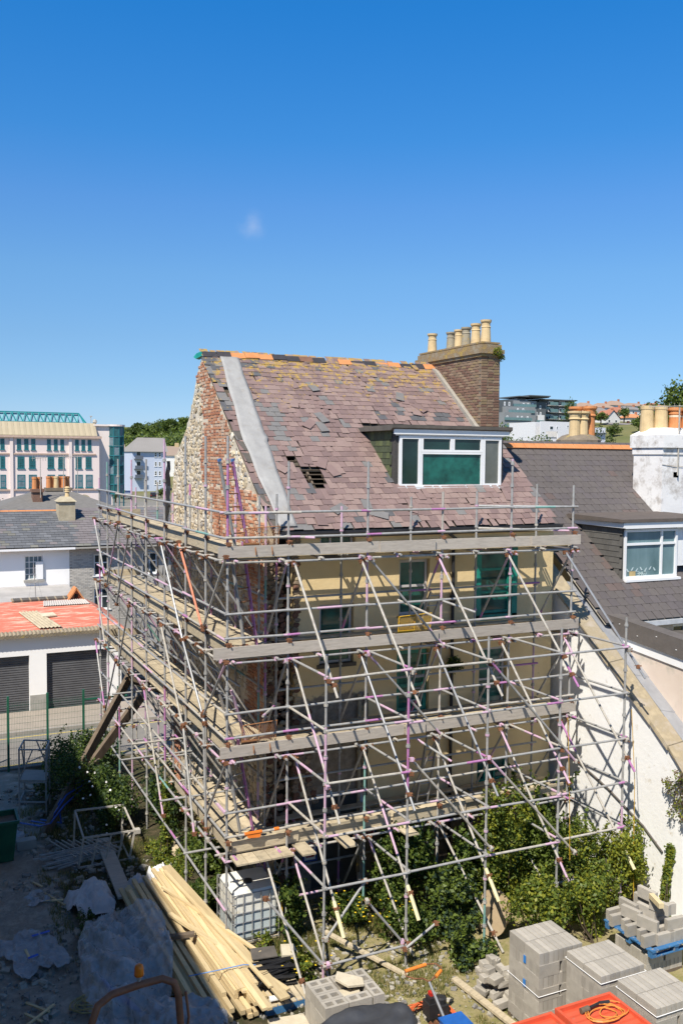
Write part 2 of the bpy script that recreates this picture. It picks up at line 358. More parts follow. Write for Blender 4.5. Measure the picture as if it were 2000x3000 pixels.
# ------------------------------------------------------------------ ground and street
def sstep(a, b, x):
    t = min(1, max(0, (x - a) / (b - a))); return t * t * (3 - 2 * t)
def ground_h(x, y):
    far = 34 * sstep(180, 430, x * .7 + y * .45) * (1 - 0)
    yard = 0.0
    if -4 < x < 17 and 2 < y < 31:
        e = min(1, (y - 2) / 3, (31 - y) / 2.0, (x + 4) / 3, (17 - x) / 1.0); e = max(0, e)
        yard = e * (0.10 * mnoise.noise(Vector((x * .35, y * .35, 0))) + 0.05 * mnoise.noise(Vector((x * 1.3, y * 1.3, 3))) + .025 * mnoise.noise(Vector((x * 4, y * 4, 7))))
    base = -0.26 if y > 31 else -0.02 - .24 * sstep(29.8, 31, y)
    return base + yard + far
def axis_pts(a, b, fine, lo, hi):
    p = list(np.arange(a, b, fine)); s = fine; x = b
    while x < hi: p.append(x); s *= 1.28; x += s
    p.append(hi); s = fine; x = a - fine
    while x > lo: p.append(x); s *= 1.28; x -= s
    p.append(lo); return sorted(set(round(q, 3) for q in p))
gx = axis_pts(-3, 16, .16, -2500, 2500); gy = axis_pts(8, 31.2, .16, -1500, 3500)
GV = np.array([(x, y, ground_h(x, y)) for y in gy for x in gx]); nx = len(gx)
ii, jj = np.meshgrid(np.arange(len(gy) - 1), np.arange(nx - 1), indexing='ij'); q = (ii * nx + jj).ravel()
GF = np.stack([q, q + 1, q + nx + 1, q + nx], 1)
mg, nt, b = ntree('yard_ground'); v = coords(nt)
c_dirt = ramp(nt, [(.3, (.52, .48, .42)), (.46, (.33, .295, .245)), (.6, (.46, .42, .36)), (.75, (.60, .56, .50))]); nt.links.new(noise(nt, v, 2.4, 8, .7), c_dirt.inputs['Fac'])
c_dry = ramp(nt, [(.3, (.46, .38, .23)), (.5, (.36, .31, .15)), (.6, (.27, .26, .09)), (.75, (.52, .45, .31))]); nt.links.new(noise(nt, v, 5, 8, .75), c_dry.inputs['Fac'])
c_soil_shade = ramp(nt, [(.32, (.15, .115, .07)), (.5, (.06, .055, .028)), (.68, (.07, .085, .03)), (.8, (.26, .22, .15))]); nt.links.new(noise(nt, v, 3, 8, .7), c_soil_shade.inputs['Fac'])  # soil, its colour darkened to imitate shade under the gable decks
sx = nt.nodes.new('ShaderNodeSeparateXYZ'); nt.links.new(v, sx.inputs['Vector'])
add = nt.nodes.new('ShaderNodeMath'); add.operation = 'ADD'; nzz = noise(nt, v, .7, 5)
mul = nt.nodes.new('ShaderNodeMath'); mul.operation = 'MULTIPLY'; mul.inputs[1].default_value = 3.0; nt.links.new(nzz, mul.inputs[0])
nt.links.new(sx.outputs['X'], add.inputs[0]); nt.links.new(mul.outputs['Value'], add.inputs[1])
col = mixc(nt, step(nt, add.outputs['Value'], 4.3, 5.0), c_dirt.outputs['Color'], c_soil_shade.outputs['Color'])
col = mixc(nt, step(nt, add.outputs['Value'], 8.3, 9.3), col, c_dry.outputs['Color'])
farm = nt.nodes.new('ShaderNodeMath'); farm.operation = 'ABSOLUTE'; nt.links.new(sx.outputs['Y'], farm.inputs[0])
col = mixc(nt, step(nt, farm.outputs['Value'], 31.0, 34.0), col, (.20, .19, .17))
col = mixc(nt, step(nt, farm.outputs['Value'], 200, 260), col, mixc(nt, noise(nt, v, .04), (.07, .10, .03), (.24, .20, .09)))
nt.links.new(col, b.inputs['Base Color']); b.inputs['Roughness'].default_value = .95; b.inputs['Specular IOR Level'].default_value = .2
bump(nt, b, noise(nt, v, 16, 9, .85), 1.0, .06)
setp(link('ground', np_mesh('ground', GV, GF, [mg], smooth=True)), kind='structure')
m_road = M('asphalt', (.21, .195, .175), (.17, .16, .145), scale=2, rough=.95, bmp=.3, bscale=60)
m_pave = M('pavement', (.34, .29, .24), (.28, .24, .20), scale=2, rough=.95, bmp=.25, bscale=40)
m_kerb = M('kerb_stone', (.33, .30, .27), (.26, .24, .21), scale=3, rough=.95, bmp=.3)
m_line = M('yellow_line', (.55, .42, .10), (.40, .33, .14), scale=8, rough=.9, bmp=.1)
rb = MB(); rb.box(-30, 40, 31.25, 34.95, -.5, -.2); setp(rb.build('road', m_road), kind='structure')
pb = MB(); pb.box(-30, 40, 35.1, 37.75, -.5, -.08); setp(pb.build('pavement', m_pave), kind='structure')
for i in range(28):
    kb = MB(); x = -4 + i * .92; kb.box(x, x + .91, 34.95, 35.098, -.5, -.075); 
    if i == 0: kroot = setp(kb.build('kerb', m_kerb), kind='structure')
    else: kb.build('kerb_stone', m_kerb, kroot)
lb = MB(); lb.box(-30, 40, 34.62, 34.70, -.21, -.196); setp(lb.build('yellow_line', m_line), kind='structure')
lb = MB(); lb.box(-30, 40, 31.55, 31.63, -.21, -.196); setp(lb.build('yellow_line', m_line), kind='structure')
# ------------------------------------------------------------------ the derelict house
HX0, HX1, HY, HZE = 7.12, 14.72, 18.85, 8.35
EY, EZ, RY, RZ = 18.62, 8.43, 24.05, 12.77
SL = math.hypot(RY - EY, RZ - EZ); CS, SN = (RY - EY) / SL, (RZ - EZ) / SL
def roofp(x, s, h=0.0): return (x, EY + CS * s - SN * h, EZ + SN * s + CS * h)
house = thing('derelict_house', 'derelict house with torn slate roof and cream rendered walls behind the scaffolding', 'house', (HX0, HY, 0))
# render with grey patches where it has fallen off
mr_, nt, b = ntree('cream_render'); v = coords(nt)
c = ramp(nt, [(.3, (.73, .57, .32)), (.55, (.66, .51, .28)), (.75, (.54, .41, .225))]); nt.links.new(noise(nt, v, .9, 8, .65), c.inputs['Fac'])
bare = ramp(nt, [(.35, (.30, .26, .21)), (.6, (.18, .15, .115))]); nt.links.new(noise(nt, v, 6, 8, .75), bare.inputs['Fac'])
sx = nt.nodes.new('ShaderNodeSeparateXYZ'); nt.links.new(v, sx.inputs['Vector'])
def lin(a, kx, kz, k0, nz, kn):
    m1 = nt.nodes.new('ShaderNodeMath'); m1.operation = 'MULTIPLY_ADD'; m1.inputs[1].default_value = kx; m1.inputs[2].default_value = k0; nt.links.new(sx.outputs['X'], m1.inputs[0])
    m2 = nt.nodes.new('ShaderNodeMath'); m2.operation = 'MULTIPLY_ADD'; m2.inputs[1].default_value = kz; nt.links.new(sx.outputs['Z'], m2.inputs[0]); nt.links.new(m1.outputs['Value'], m2.inputs[2])
    m3 = nt.nodes.new('ShaderNodeMath'); m3.operation = 'MULTIPLY_ADD'; m3.inputs[1].default_value = kn; nt.links.new(noise(nt, v, nz, 6, .65), m3.inputs[0]); nt.links.new(m2.outputs['Value'], m3.inputs[2]); return m3.outputs['Value']
pa1 = lin(0, -1.6, 0, 15.0, 1.6, 1.6); pa2 = lin(0, 0, -1.4, 6.6, 1.9, 1.4); pa3 = lin(0, 0, -1.4, 2.6, 1.3, 1.2)
mn = nt.nodes.new('ShaderNodeMath'); mn.operation = 'MINIMUM'; nt.links.new(pa1, mn.inputs[0]); nt.links.new(pa2, mn.inputs[1])
mx = nt.nodes.new('ShaderNodeMath'); mx.operation = 'MAXIMUM'; nt.links.new(mn.outputs['Value'], mx.inputs[0]); nt.links.new(pa3, mx.inputs[1]); pa = mx.outputs['Value']
col = mixc(nt, step(nt, pa, .72, .82), c.outputs['Color'], bare.outputs['Color'])
col = mixc(nt, step(nt, noise(nt, v, 1.7, 9, .72), .66, .72), col, (.23, .17, .09))
nt.links.new(col, b.inputs['Base Color']); b.inputs['Roughness'].default_value = .9; b.inputs['Specular IOR Level'].default_value = .25
bump(nt, b, noise(nt, v, 7, 9, .7), .35, .03); m_render = mr_
WIN = [(8.32, 9.20, 7.82, 8.30), (10.36, 11.18, 6.32, 7.66), (12.58, 13.60, 6.18, 8.02), (8.32, 9.18, 5.33, 6.72), (10.32, 11.2, 3.98, 5.5), (12.62, 13.44, 3.9, 5.38), (12.62, 13.56, 1.95, 2.56), (8.15, 9.55, 0.05, 2.35), (8.05, 8.55, 3.2, 4.2)]
wb = MB(); wall_x(wb, 7.72, HX1, -.3, HZE, HY, .3, WIN[:-1]); front = wb.build('front_wall', m_render, house)
# backing of the broken corner's recess, coloured near-black for the darkness inside
cb = MB(); cb.box(7.30, 7.72, HY + .34, HY + .5, -.3, HZE); cb.build('corner_backing', m_dark, house)
wb = MB(); wb.box(HX1 - .02, HX1 + .1, HY + .01, 27.2, -.3, 8.3); wb.build('party_wall', m_render, house)
wb = MB(); wb.box(7.5, HX1, 27.0, 27.25, -.3, 8.4); wb.build('rear_wall', m_render, house)
# windows
window(house, 8.34, 9.18, 7.84, 8.29, HY + .1, (.33,), (), fmat=m_greyfr, gmat=m_green, sill=(.12, .07, m_felt))
window(house, 10.38, 11.16, 6.34, 7.64, HY + .1, (), (.52,), fmat=m_greyfr, gmat=m_green, fw=.06, sill=(.1, .05, m_greyfr))
window(house, 12.62, 13.56, 6.22, 7.98, HY + .1, (.02,), (.3, .62), fmat=m_teal_film, gmat=m_green, fw=.07)
window(house, 8.34, 9.16, 5.35, 6.70, HY + .1, (), (.38,), fmat=m_greyfr, gmat=m_green, sill=(.14, .09, m_felt))
window(house, 10.34, 11.18, 4.0, 5.48, HY + .1, (), (.42,), fmat=m_teal_film, gmat=m_green, fw=.09)
window(house, 12.64, 13.42, 3.92, 5.36, HY + .1, (), (.45,), fmat=m_greyfr, gmat=m_green)
window(house, 12.64, 13.54, 1.97, 2.54, HY + .1, (.3, .62), (), fmat=m_teal_film, gmat=m_green)
db = MB(); db.box(8.16, 9.54, HY + .22, HY + .27, .05, 2.34); dr = db.build('boarded_door', M('grey_board_door', (.11, .11, .10), (.07, .07, .065), scale=3, rough=.8), house)
fb = MB(); fb.box(9.42, 9.53, HY + .12, HY + .2, .05, 2.34); fb.box(8.16, 9.42, HY + .14, HY + .2, 2.25, 2.34); link('door_frame', fb.mesh('door_frame', [m_upvc]), dr)
# green film flaps round the tall window
fb = MB(); 
for (x0, x1, z0, z1) in ((12.50, 12.63, 6.1, 8.1), (13.55, 13.70, 6.1, 8.1), (12.5, 13.7, 8.0, 8.12), (12.5, 13.7, 6.06, 6.2)): fb.box(x0, x1, HY - .03, HY + .015, z0, z1)
fb.build('green_sheet', m_teal_film, house)
# signs on the lower wall: blue frame, white board, red ring and red panel
def sign(x, z, w, h):
    t = thing('warning_sign', 'white prohibition sign in a blue frame with red ring, fixed at the broken wall corner' if x < 9 else 'white prohibition sign in a blue frame with red ring, fixed beside the ground floor door', 'sign', (x, HY - .03, z - h / 2))
    f = MB(); f.box(x - w / 2, x + w / 2, HY - .05, HY - .025, z - h / 2, z + h / 2); f.build('frame', M('sign_blue', (.02, .07, .32), (.015, .05, .25), rough=.5, bmp=0), t)
    f = MB(); f.box(x - w / 2 + .045, x + w / 2 - .045, HY - .057, HY - .049, z - h / 2 + .045, z + h / 2 - .02); p = f.build('board', m_upvc, t)
    red = M('sign_red', (.55, .05, .04), (.45, .04, .03), rough=.5, bmp=0); f = MB()
    pts = [(x + .085 * math.cos(a), HY - .062, z + .08 + .085 * math.sin(a)) for a in np.linspace(0, 2 * math.pi, 25)]
    f.path(pts, .011, 5); f.bar((x - .06, HY - .062, z + .14), (x + .06, HY - .062, z + .02), .008, .02, up=(0, 1, 0)); f.box(x - .1, x + .1, HY - .064, HY - .055, z - .17, z - .05); f.build('red_mark', red, t)
    f = MB(); f.lathe((x, HY - .061, z + .11), [(.001, 0), (.018, .005), (.018, .025), (.001, .03)], 8); f.bar((x, HY - .061, z + .11), (x - .01, HY - .061, z + .06), .005, .035, up=(0, 1, 0)); f.bar((x - .01, HY - .061, z + .065), (x - .04, HY - .061, z + .02), .005, .018, up=(0, 1, 0)); f.bar((x - .01, HY - .061, z + .065), (x + .03, HY - .061, z + .02), .005, .018, up=(0, 1, 0)); f.build('walking_figure', m_black, t)
    f = MB()
    for k in range(3): f.box(x - .085, x + .085 - .03 * k, HY - .068, HY - .0635, z - .075 - .032 * k, z - .063 - .032 * k)
    f.build('text_line', m_upvc, t)
sign(8.1, 1.12, .36, .56); sign(9.62, 1.42, .34, .52)
# gutter, fascia, downpipes
gb = MB(); prof = [(-.06, .05), (-.055, -.01), (0, -.05), (.055, -.01), (.06, .05), (.05, .05), (.045, 0), (0, -.035), (-.045, 0), (-.05, .05)]
gb.prism([(EY - .03 + p[0], EZ - .06 + p[1]) for p in prof], 'x', 7.2, 14.85); gb.build('gutter', m_gutter, house)
gb = MB(); gb.box(7.2, 14.78, HY - .10, HY - .05, 8.24, 8.40); gb.box(7.2, 14.78, HY - .05, HY - .001, 8.30, 8.345); gb.build('fascia', m_black, house)
for x, z0, mt in ((11.78, .2, m_black), (9.30, .4, m_greypot), (9.48, 2.2, m_black)):
    gb = MB(); gb.tube((x, HY - .09, z0), (x, HY - .09, 8.0 if x > 10 else 4.6), .042, 10)
    for z in (1.5, 3.2, 4.9, 6.6): 
        if z < (8 if x > 10 else 4.6): gb.tube((x, HY - .09, z), (x, HY - .09, z + .1), .055, 10)
    if x > 10: gb.path([(x, HY - .09, 8.0), (x + .05, HY - .12, 8.12), (x - .25, HY - .2, 8.3), (x - .3, EY - .03, 8.36)], .04, 8); gb.lathe((x, HY - .09, 6.55), [(.045, 0), (.07, .05), (.08, .16), (.055, .24)], 10)
    gb.build('downpipe', mt, house)
# gable wall slab
GP = [(HY + .32, -.3), (HY + .32, 8.72), (19.47, 9.02), (20.9, 10.17), (22.5, 11.45), (23.75, 12.50), (24.05, 12.66), (24.45, 12.3), (25.0, 11.42), (25.55, 10.82), (26.6, 10.12), (27.0, 9.4), (27.3, 8.36), (27.38, -.3)]
m_mortar = M('lime_mortar', (.62, .54, .42), (.50, .43, .32), scale=3, rough=.95, bmp=.6, bscale=18, dirt=((.30, .24, .16), 2.2, .55, .75))
wb = MB(); wb.prism(GP, 'x', HX0, HX0 + .3); gable = wb.build('gable_wall', m_mortar, house)
# stones and bricks of the gable, each proud of the mortar
m_st = [M('flint_white', (.66, .60, .50), (.52, .46, .36), scale=9, rough=.9, bmp=.6, rand=.14), M('chalk_cream', (.60, .50, .34), (.46, .37, .24), scale=9, rough=.95, bmp=.6, rand=.14),
        M('flint_buff', (.50, .40, .26), (.34, .27, .18), scale=11, rough=.95, bmp=.6, rand=.14), M('flint_grey', (.34, .31, .28), (.20, .18, .16), scale=12, rough=.8, bmp=.5)]
m_bk = [M('brick_red', (.46, .19, .10), (.36, .14, .075), scale=14, rough=.95, bmp=.5, rand=.15), M('brick_orange', (.56, .27, .14), (.45, .20, .11), scale=14, rough=.95, bmp=.5, rand=.15),
        M('brick_pale', (.54, .30, .18), (.44, .24, .15), scale=14, rough=.95, bmp=.5, rand=.15), M('brick_limed', (.62, .48, .36), (.5, .33, .22), scale=16, rough=.95, bmp=.5, rand=.15)]
def in_poly(y, z, P, inset=0.0):
    c = False; n = len(P)
    for i in range(n):
        (a, b_), (c_, d) = P[i], P[(i + 1) % n]
        if (b_ > z) != (d > z) and y < (c_ - a) * (z - b_) / (d - b_) + a: c = not c
    return c
def brick_zone(y, z):
    w = .45 * mnoise.noise(Vector((y * .9, z * .9, 1.7))) + .28 * mnoise.noise(Vector((y * 3.1, z * 4.5, 6.1)))
    if z > 12.0: return y < 24.6
    if z > 9.3: 
        cy = 23.25 - (12.3 - z) * .16; return abs(y - cy + .12) < .78 + (12.3 - z) * .22 + w
    if z > 7.6: return 18.9 < y < 23.3 + w * 2 - (9.3 - z) * .2 and not (y < 19.7 + w and z > 8.6)
    return (y < 20.2 + w and z > 4) or (z < 8 and y > 26.3 + w)
for k in range(10): SHAPES['st%d' % k] = stone_shape(.185 * random.uniform(.8, 1.25), .135 * random.uniform(.8, 1.25), random.uniform(.012, .038), 100 + k)
for k in range(4): SHAPES['bk%d' % k] = box_shape(.205 * random.uniform(.94, 1.04), .064, random.uniform(.006, .02), .006)
SHAPES['bh'] = box_shape(.1, .064, .014, .006)
stones, bricks = [], []
u, vv, nn = (0, 1, 0), (0, 0, 1), (-1, 0, 0)
z = -.1
while z < 12.6:
    y = 18.86 + random.uniform(0, .1)
    while y < 27.4:
        yy, zz = y + random.uniform(-.03, .03), z + random.uniform(-.03, .03)
        if in_poly(yy, zz, GP) and in_poly(yy, zz + .07, GP) and not brick_zone(yy, zz) and mnoise.noise(Vector((yy * 2.2, zz * 2.2, 9))) < .26:
            a = random.uniform(-.6, .6); sc = random.choice((.5, .65, .8, .95, 1.1, 1.35)) * random.uniform(.85, 1.1) * (1.25 if z < 6 else 1)
            T = frame((HX0 - .002, yy, zz), u, vv, nn) @ Matrix.Rotation(a, 4, 'Z') @ Matrix.Diagonal((sc, sc, 1, 1))
            mi = random.choices((0, 1, 2, 3), (5.5, 5, 3, .6) if z > 8 else (2, 3, 4, 2))[0]; stones.append((T, 'st%d' % random.randrange(10), m_st[mi]))
        y += .138 * (1.25 if z < 6 else 1)
    z += .100 * (1.25 if z < 6 else 1)
z = -.1; row = 0
while z < 12.7:
    y = 18.9 - (row % 2) * .11
    while y < 27.4:
        w = random.choice((.226, .226, .226, .115)); yy = y + w / 2
        if in_poly(yy, z, GP) and in_poly(yy, z + .05, GP) and brick_zone(yy, z) and random.random() > .05:
            T = frame((HX0 - random.uniform(-.004, .014), yy, z + .01 * mnoise.noise(Vector((yy * 2, z, 0)))), u, vv, nn) @ Matrix.Rotation(random.uniform(-.03, .03), 4, 'Z')
            g = mnoise.noise(Vector((yy * .8, z * .8, 4))); mi = random.choices((0, 1, 2, 3), (4, 5, 3, 2.2 + 5 * max(0, g)))[0]
            bricks.append((T, 'bk%d' % random.randrange(4) if w > .2 else 'bh', m_bk[mi]))
        y += w
    z += .0765; row += 1
pieces(gable, 'stone', [(T, s, m) for T, s, m in stones]); pieces(gable, 'brick', bricks)
# the broken corner of the front wall: rough dark masonry with black cavities
m_dk = [M('sooty_brick', (.17, .085, .055), (.10, .055, .04), scale=12, rough=.95, bmp=.6), M('sooty_stone', (.26, .20, .14), (.14, .105, .075), scale=9, rough=.95, bmp=.6), M('broken_render', (.42, .34, .22), (.3, .24, .15), scale=8, rough=.95, bmp=.5)]
its = []; z = -.1
while z < 8.3:
    x = 7.16
    while x < 7.84 + .12 * mnoise.noise(Vector((z * 1.5, 0, 0))) + (.35 if 2.2 < z < 4.4 else 0):
        hole = mnoise.noise(Vector((x * 2.2, z * .9, 5))) > .28 and 7.25 < x < 7.75
        if not hole:
            T = frame((x + random.uniform(-.03, .03), HY + (.30 if x < 7.72 else -.003) - random.uniform(0, .26 if x < 7.72 else .01), z), (1, 0, 0), (0, 0, 1), (0, -1, 0)) @ Matrix.Rotation(random.uniform(-.3, .3), 4, 'Z')
            its.append((T, 'st%d' % random.randrange(10), random.choices(m_dk, (4, 4, 1.2))[0]))
        x += .15
    z += .105
pieces(front, 'broken_masonry', its)
# ------------------------------------------------------------------ roof
def slate_mat(name, c1, c2, lich=True):
    m, nt, b = ntree(name); v = coords(nt)
    g = nt.nodes.new('ShaderNodeNewGeometry'); gp = g.outputs['Position']
    r = ramp(nt, [(.3, c1), (.7, c2)]); nt.links.new(noise(nt, gp, 3.5, 7, .7), r.inputs['Fac']); col = r.outputs['Color']
    col = mixc(nt, step(nt, noise(nt, gp, 9, 6, .7), .62, .75), col, tuple(min(1, x * 1.5 + .03) for x in c1))
    if lich:
        sx = nt.nodes.new('ShaderNodeSeparateXYZ'); nt.links.new(gp, sx.inputs['Vector'])
        hi = step(nt, sx.outputs['Z'], 10.2, 12.9); mm_ = nt.nodes.new('ShaderNodeMath'); mm_.operation = 'MULTIPLY_ADD'; mm_.inputs[1].default_value = .23
        nt.links.new(hi, mm_.inputs[0]); nt.links.new(noise(nt, gp, 5.2, 7, .75), mm_.inputs[2])
        col = mixc(nt, step(nt, mm_.outputs['Value'], .70, .76), col, mixc(nt, noise(nt, gp, 30, 3), (.42, .25, .05), (.30, .22, .07)))
    nt.links.new(col, b.inputs['Base Color']); b.inputs['Roughness'].default_value = .62; b.inputs['Specular IOR Level'].default_value = .45
    bump(nt, b, noise(nt, gp, 16, 6, .7), .3, .02); return m
m_sl = [slate_mat('slate_mauve', (0.231, 0.158, 0.142), (0.188, 0.128, 0.115)), slate_mat('slate_rose', (0.265, 0.187, 0.163), (0.217, 0.153, 0.134)), slate_mat('slate_plum', (0.192, 0.131, 0.120), (0.154, 0.105, 0.096)),
        slate_mat('slate_grey', (0.184, 0.176, 0.167), (0.144, 0.137, 0.132)), slate_mat('slate_dark', (.105, .105, .108), (.078, .078, .082))]
m_cmp = M('sooted_render', (.30, .26, .2), (.2, .17, .13), scale=3, rough=.95)
m_deck = M('roof_boards', (.09, .075, .055), (.06, .05, .04), scale=4, rough=.95)
rb = MB(); DX0, DX1, DYF = 10.72, 13.88, 19.8     # dormer
dS0, dS1 = (DYF - EY) / CS, (DYF - EY) / CS + 2.45
HOLES = [(8.14, 8.42, 2.42, 2.66), (8.40, 8.95, 1.62, 2.08), (8.62, 8.86, 1.38, 1.64)]
grid_holes(rb, [7.1, 14.7], [-.02, SL], HOLES + [(DX0 + .08, DX1 - .08, dS0 + .05, dS1 - .1)], lambda a, s: roofp(a, s, -.035))
rb.add([(7.2, RY, RZ - .05), (14.7, RY, RZ - .05), (14.7, 27.2, 9.6), (7.5, 27.2, 9.6)], [(0, 1, 2, 3)])
roof = rb.build('roof', m_deck, house)
ab = MB(); ab.add([roofp(7.5, .5, -.5), roofp(10.6, .5, -.5), roofp(10.6, 3.6, -.5), roofp(7.5, 3.6, -.5)], [(0, 1, 2, 3)]); ab.build('attic_dark_sheet', m_dark, house)  # dark sheet added below the roof holes, standing in for attic darkness
ab = MB(); ab.prism([(HY + .3, 8.2), (RY, RZ - .1), (27.2, 9.5), (27.2, 8.2)], 'x', HX1 - .03, HX1 + .06); ab.build('party_gable', m_cmp, house)
for s in np.arange(1.1, 2.9, .17):
    bb = MB(); a, b_ = roofp(7.95, s, -.015), roofp(9.15, s, -.015); bb.bar(a, b_, .05, .024); bb.build('batten', m_oldwood, roof)
for xx in (8.2, 8.6, 9.0):
    bb = MB(); bb.bar(roofp(xx, 1.0, -.08), roofp(xx, 3.0, -.08), .05, .09); bb.build('rafter', m_oldwood, roof)
for k in range(8): SHAPES['sl%d' % k] = slab_shape(.245 * random.uniform(.9, 1.03), .40, .007, k, .012, .022)
SHAPES['sl8'] = slab_shape(.21, .36, .007, 31, .05, .03); SHAPES['sl9'] = slab_shape(.16, .38, .007, 32, .03, .025)
items = []; s = -.02; row = 0; rv = (0, CS, SN); rn = (0, -SN, CS); EXP = .2
while s < SL - .12:
    x = 7.08 - (row % 2) * .125; sag = .0
    while x < 14.8:
        xx = x + .125; sm = s + .1
        bad = any(h[0] - .05 < xx < h[1] + .05 and h[2] - .22 < sm < h[3] + .02 for h in HOLES)
        dorm = DX0 - .02 < xx < DX1 + .02 and dS0 - .05 < s + .12 < dS1 - .02
        edge = xx > 14.72 or xx < 7.1
        if not (bad or dorm or edge):
            g = mnoise.noise(Vector((xx * .55, s * .55, 2.2))); g2 = mnoise.noise(Vector((xx * 1.6, s * 1.3, 8)))
            wts = [5, 4, 3, .55, .25]
            if g2 > .33: wts[3] += 5
            if s > SL - .75 and xx < 9.2: wts[3] += 6; wts[4] += 7
            if xx < 7.55: wts[3] += 3; wts[4] += 5
            if abs(xx - 8.3 - (3.2 - s) * .0) < .28 and 2.3 < s < 4.6: wts[3] += 5
            if xx > 14.4 and s > 2: wts[3] += 4
            if dS1 + .05 < s < dS1 + .5 and 11.3 < xx < 14.0: wts[4] += 9
            mi = random.choices(range(5), wts)[0]
            rot = random.gauss(0, .012); dx = random.gauss(0, .008); ds = random.gauss(0, .008); lift = .004
            r_ = random.random(); near = min((abs(xx - 8.6) / 1.2 + abs(s - 1.9) / 1.1), 3)
            if r_ < .009 or (near < .75 and r_ < .14): rot = random.gauss(0, .25); ds = -random.uniform(0, .14); lift = random.uniform(.012, .03)
            if r_ > .988: x += .245; continue
            sh = 'sl%d' % (random.randrange(8) if random.random() > .1 else random.choice((8, 9)))
            sagh = -.05 * math.sin(math.pi * (xx - 7.1) / 7.6) * math.sin(math.pi * min(1, max(0, s / SL)))*0 + .012 * mnoise.noise(Vector((xx * .8, s * .8, 0)))
            T = frame(roofp(xx + dx, s + ds, lift + sagh + .014), (1, 0, 0), rv, rn) @ Matrix.Rotation(rot, 4, 'Z')
            items.append((T, sh, m_sl[mi]))
        x += .245
    s += EXP; row += 1
# loose slates lying askew on the roof
for (xx, ss, a, mi) in ((8.0, 2.0, .7, 1), (8.95, 2.15, -.5, 0), (9.25, 1.85, .25, 0), (9.1, 3.75, -.75, 0), (9.55, 3.6, .1, 3), (10.0, .35, 1.1, 3), (8.75, .55, -1.0, 3), (12.35, 5.1, -.4, 3), (12.9, 4.6, .5, 2), (9.7, 4.0, .25, 3), (9.9, 5.4, .2, 3)):
    items.append((frame(roofp(xx, ss, .045), (1, 0, 0), rv, rn) @ Matrix.Rotation(a, 4, 'Z') @ Matrix.Diagonal((1.15, 1.1, 1, 1)), 'sl8', m_sl[mi]))
pieces(roof, 'slate', items)
# rear slope slates are out of view; ridge tiles
m_rt = [M('ridge_dark', (.05, .045, .05), (.03, .028, .03), scale=6, rough=.6), m_terr, M('ridge_brown', (.20, .10, .06), (.13, .07, .045), scale=6, rough=.8), m_terr]
x = 7.12; seq = [0, 0, 1, 1, 1, 0, 0, 2, 0, None, 1, 0, 0, 1, 1, 0, 0, 1, 1, 0]
L = .40
for k in seq:
    if x > 14.35: break
    if k is not None:
        tb = MB(); wob = .012 * math.sin(x * 7); h = RZ + .085 + wob + .02 * math.sin(x * .9)
        tb.add([(x, RY - .16, h - .15), (x + L - .01, RY - .16, h - .14), (x + L - .01, RY, h + .008), (x, RY, h), (x, RY + .16, h - .15), (x + L - .01, RY + .16, h - .14),
                (x, RY - .145, h - .165), (x + L - .01, RY - .145, h - .155), (x + L - .01, RY, h - .012), (x, RY, h - .02)],
               [(0, 1, 2, 3), (3, 2, 5, 4), (0, 6, 7, 1), (0, 3, 9, 6), (1, 7, 8, 2), (6, 9, 8, 7)])
        tb.build('ridge_tile', m_rt[k], roof)
    x += L
# the grey membrane laid down the slope beside the verge
mb_ = MB(); n = 40; rows = []
for i in range(n + 1):
    f = i / n; s = SL - .18 - f * (SL - .25); xl = 7.57 - .33 * min(1, f / .55) + .06 * max(0, f - .55) + .012 * math.sin(f * 23); xr = 8.09 - .42 * f + .012 * math.sin(f * 31 + 1) + (.06 if .5 < f < .53 else 0)
    if f > .58: xl += .0
    r4 = []
    for j in range(7):
        t = j / 6; xx = xl + (xr - xl) * t; r4.append(roofp(xx, s, .075 + .022 * mnoise.noise(Vector((xx * 7, s * 1.4, 2))) + .012 * mnoise.noise(Vector((xx * 9, s * 5, 6)))))
    rows.append(r4)
vs = [p for r in rows for p in r]; fs = [(i * 7 + j, i * 7 + j + 1, (i + 1) * 7 + j + 1, (i + 1) * 7 + j) for i in range(n) for j in range(6)]
mb_.add(vs, fs); o = mb_.build('membrane_strip', M('grey_membrane', (.34, .335, .32), (.27, .262, .25), scale=3, rough=.6, bmp=.6, bscale=9, dirt=((.25, .22, .18), 2.5, .56, .78)), roof, smooth=True)
bm = o.modifiers.new('thick', 'SOLIDIFY'); bm.thickness = .01
# flapping edge of membrane at the eaves
fb = MB()
for k in range(5):
    a = roofp(7.35 + k * .07, .42 - .04 * k, .05); fb.add([a, (a[0] + .09, a[1] - .03, a[2] - .02), (a[0] + .13, a[1] - .12, a[2] - .26 - .05 * (k % 2)), (a[0] + .03, a[1] - .10, a[2] - .22)], [(0, 1, 2, 3)])
fb.build('torn_membrane', MATS['grey_membrane'], roof)
# dark underlay torn along the verge
for k, ss in enumerate((3.6, 3.15, 2.7, 1.2, .7, .35)):
    fb = MB(); fb.add([roofp(7.10, ss, .04), roofp(7.35, ss - .05, .045), roofp(7.38, ss - .42, .06), roofp(7.14 + .05 * (k % 2), ss - .38, .05)], [(0, 1, 2, 3)])
    fb.build('torn_underlay', m_felt, roof)
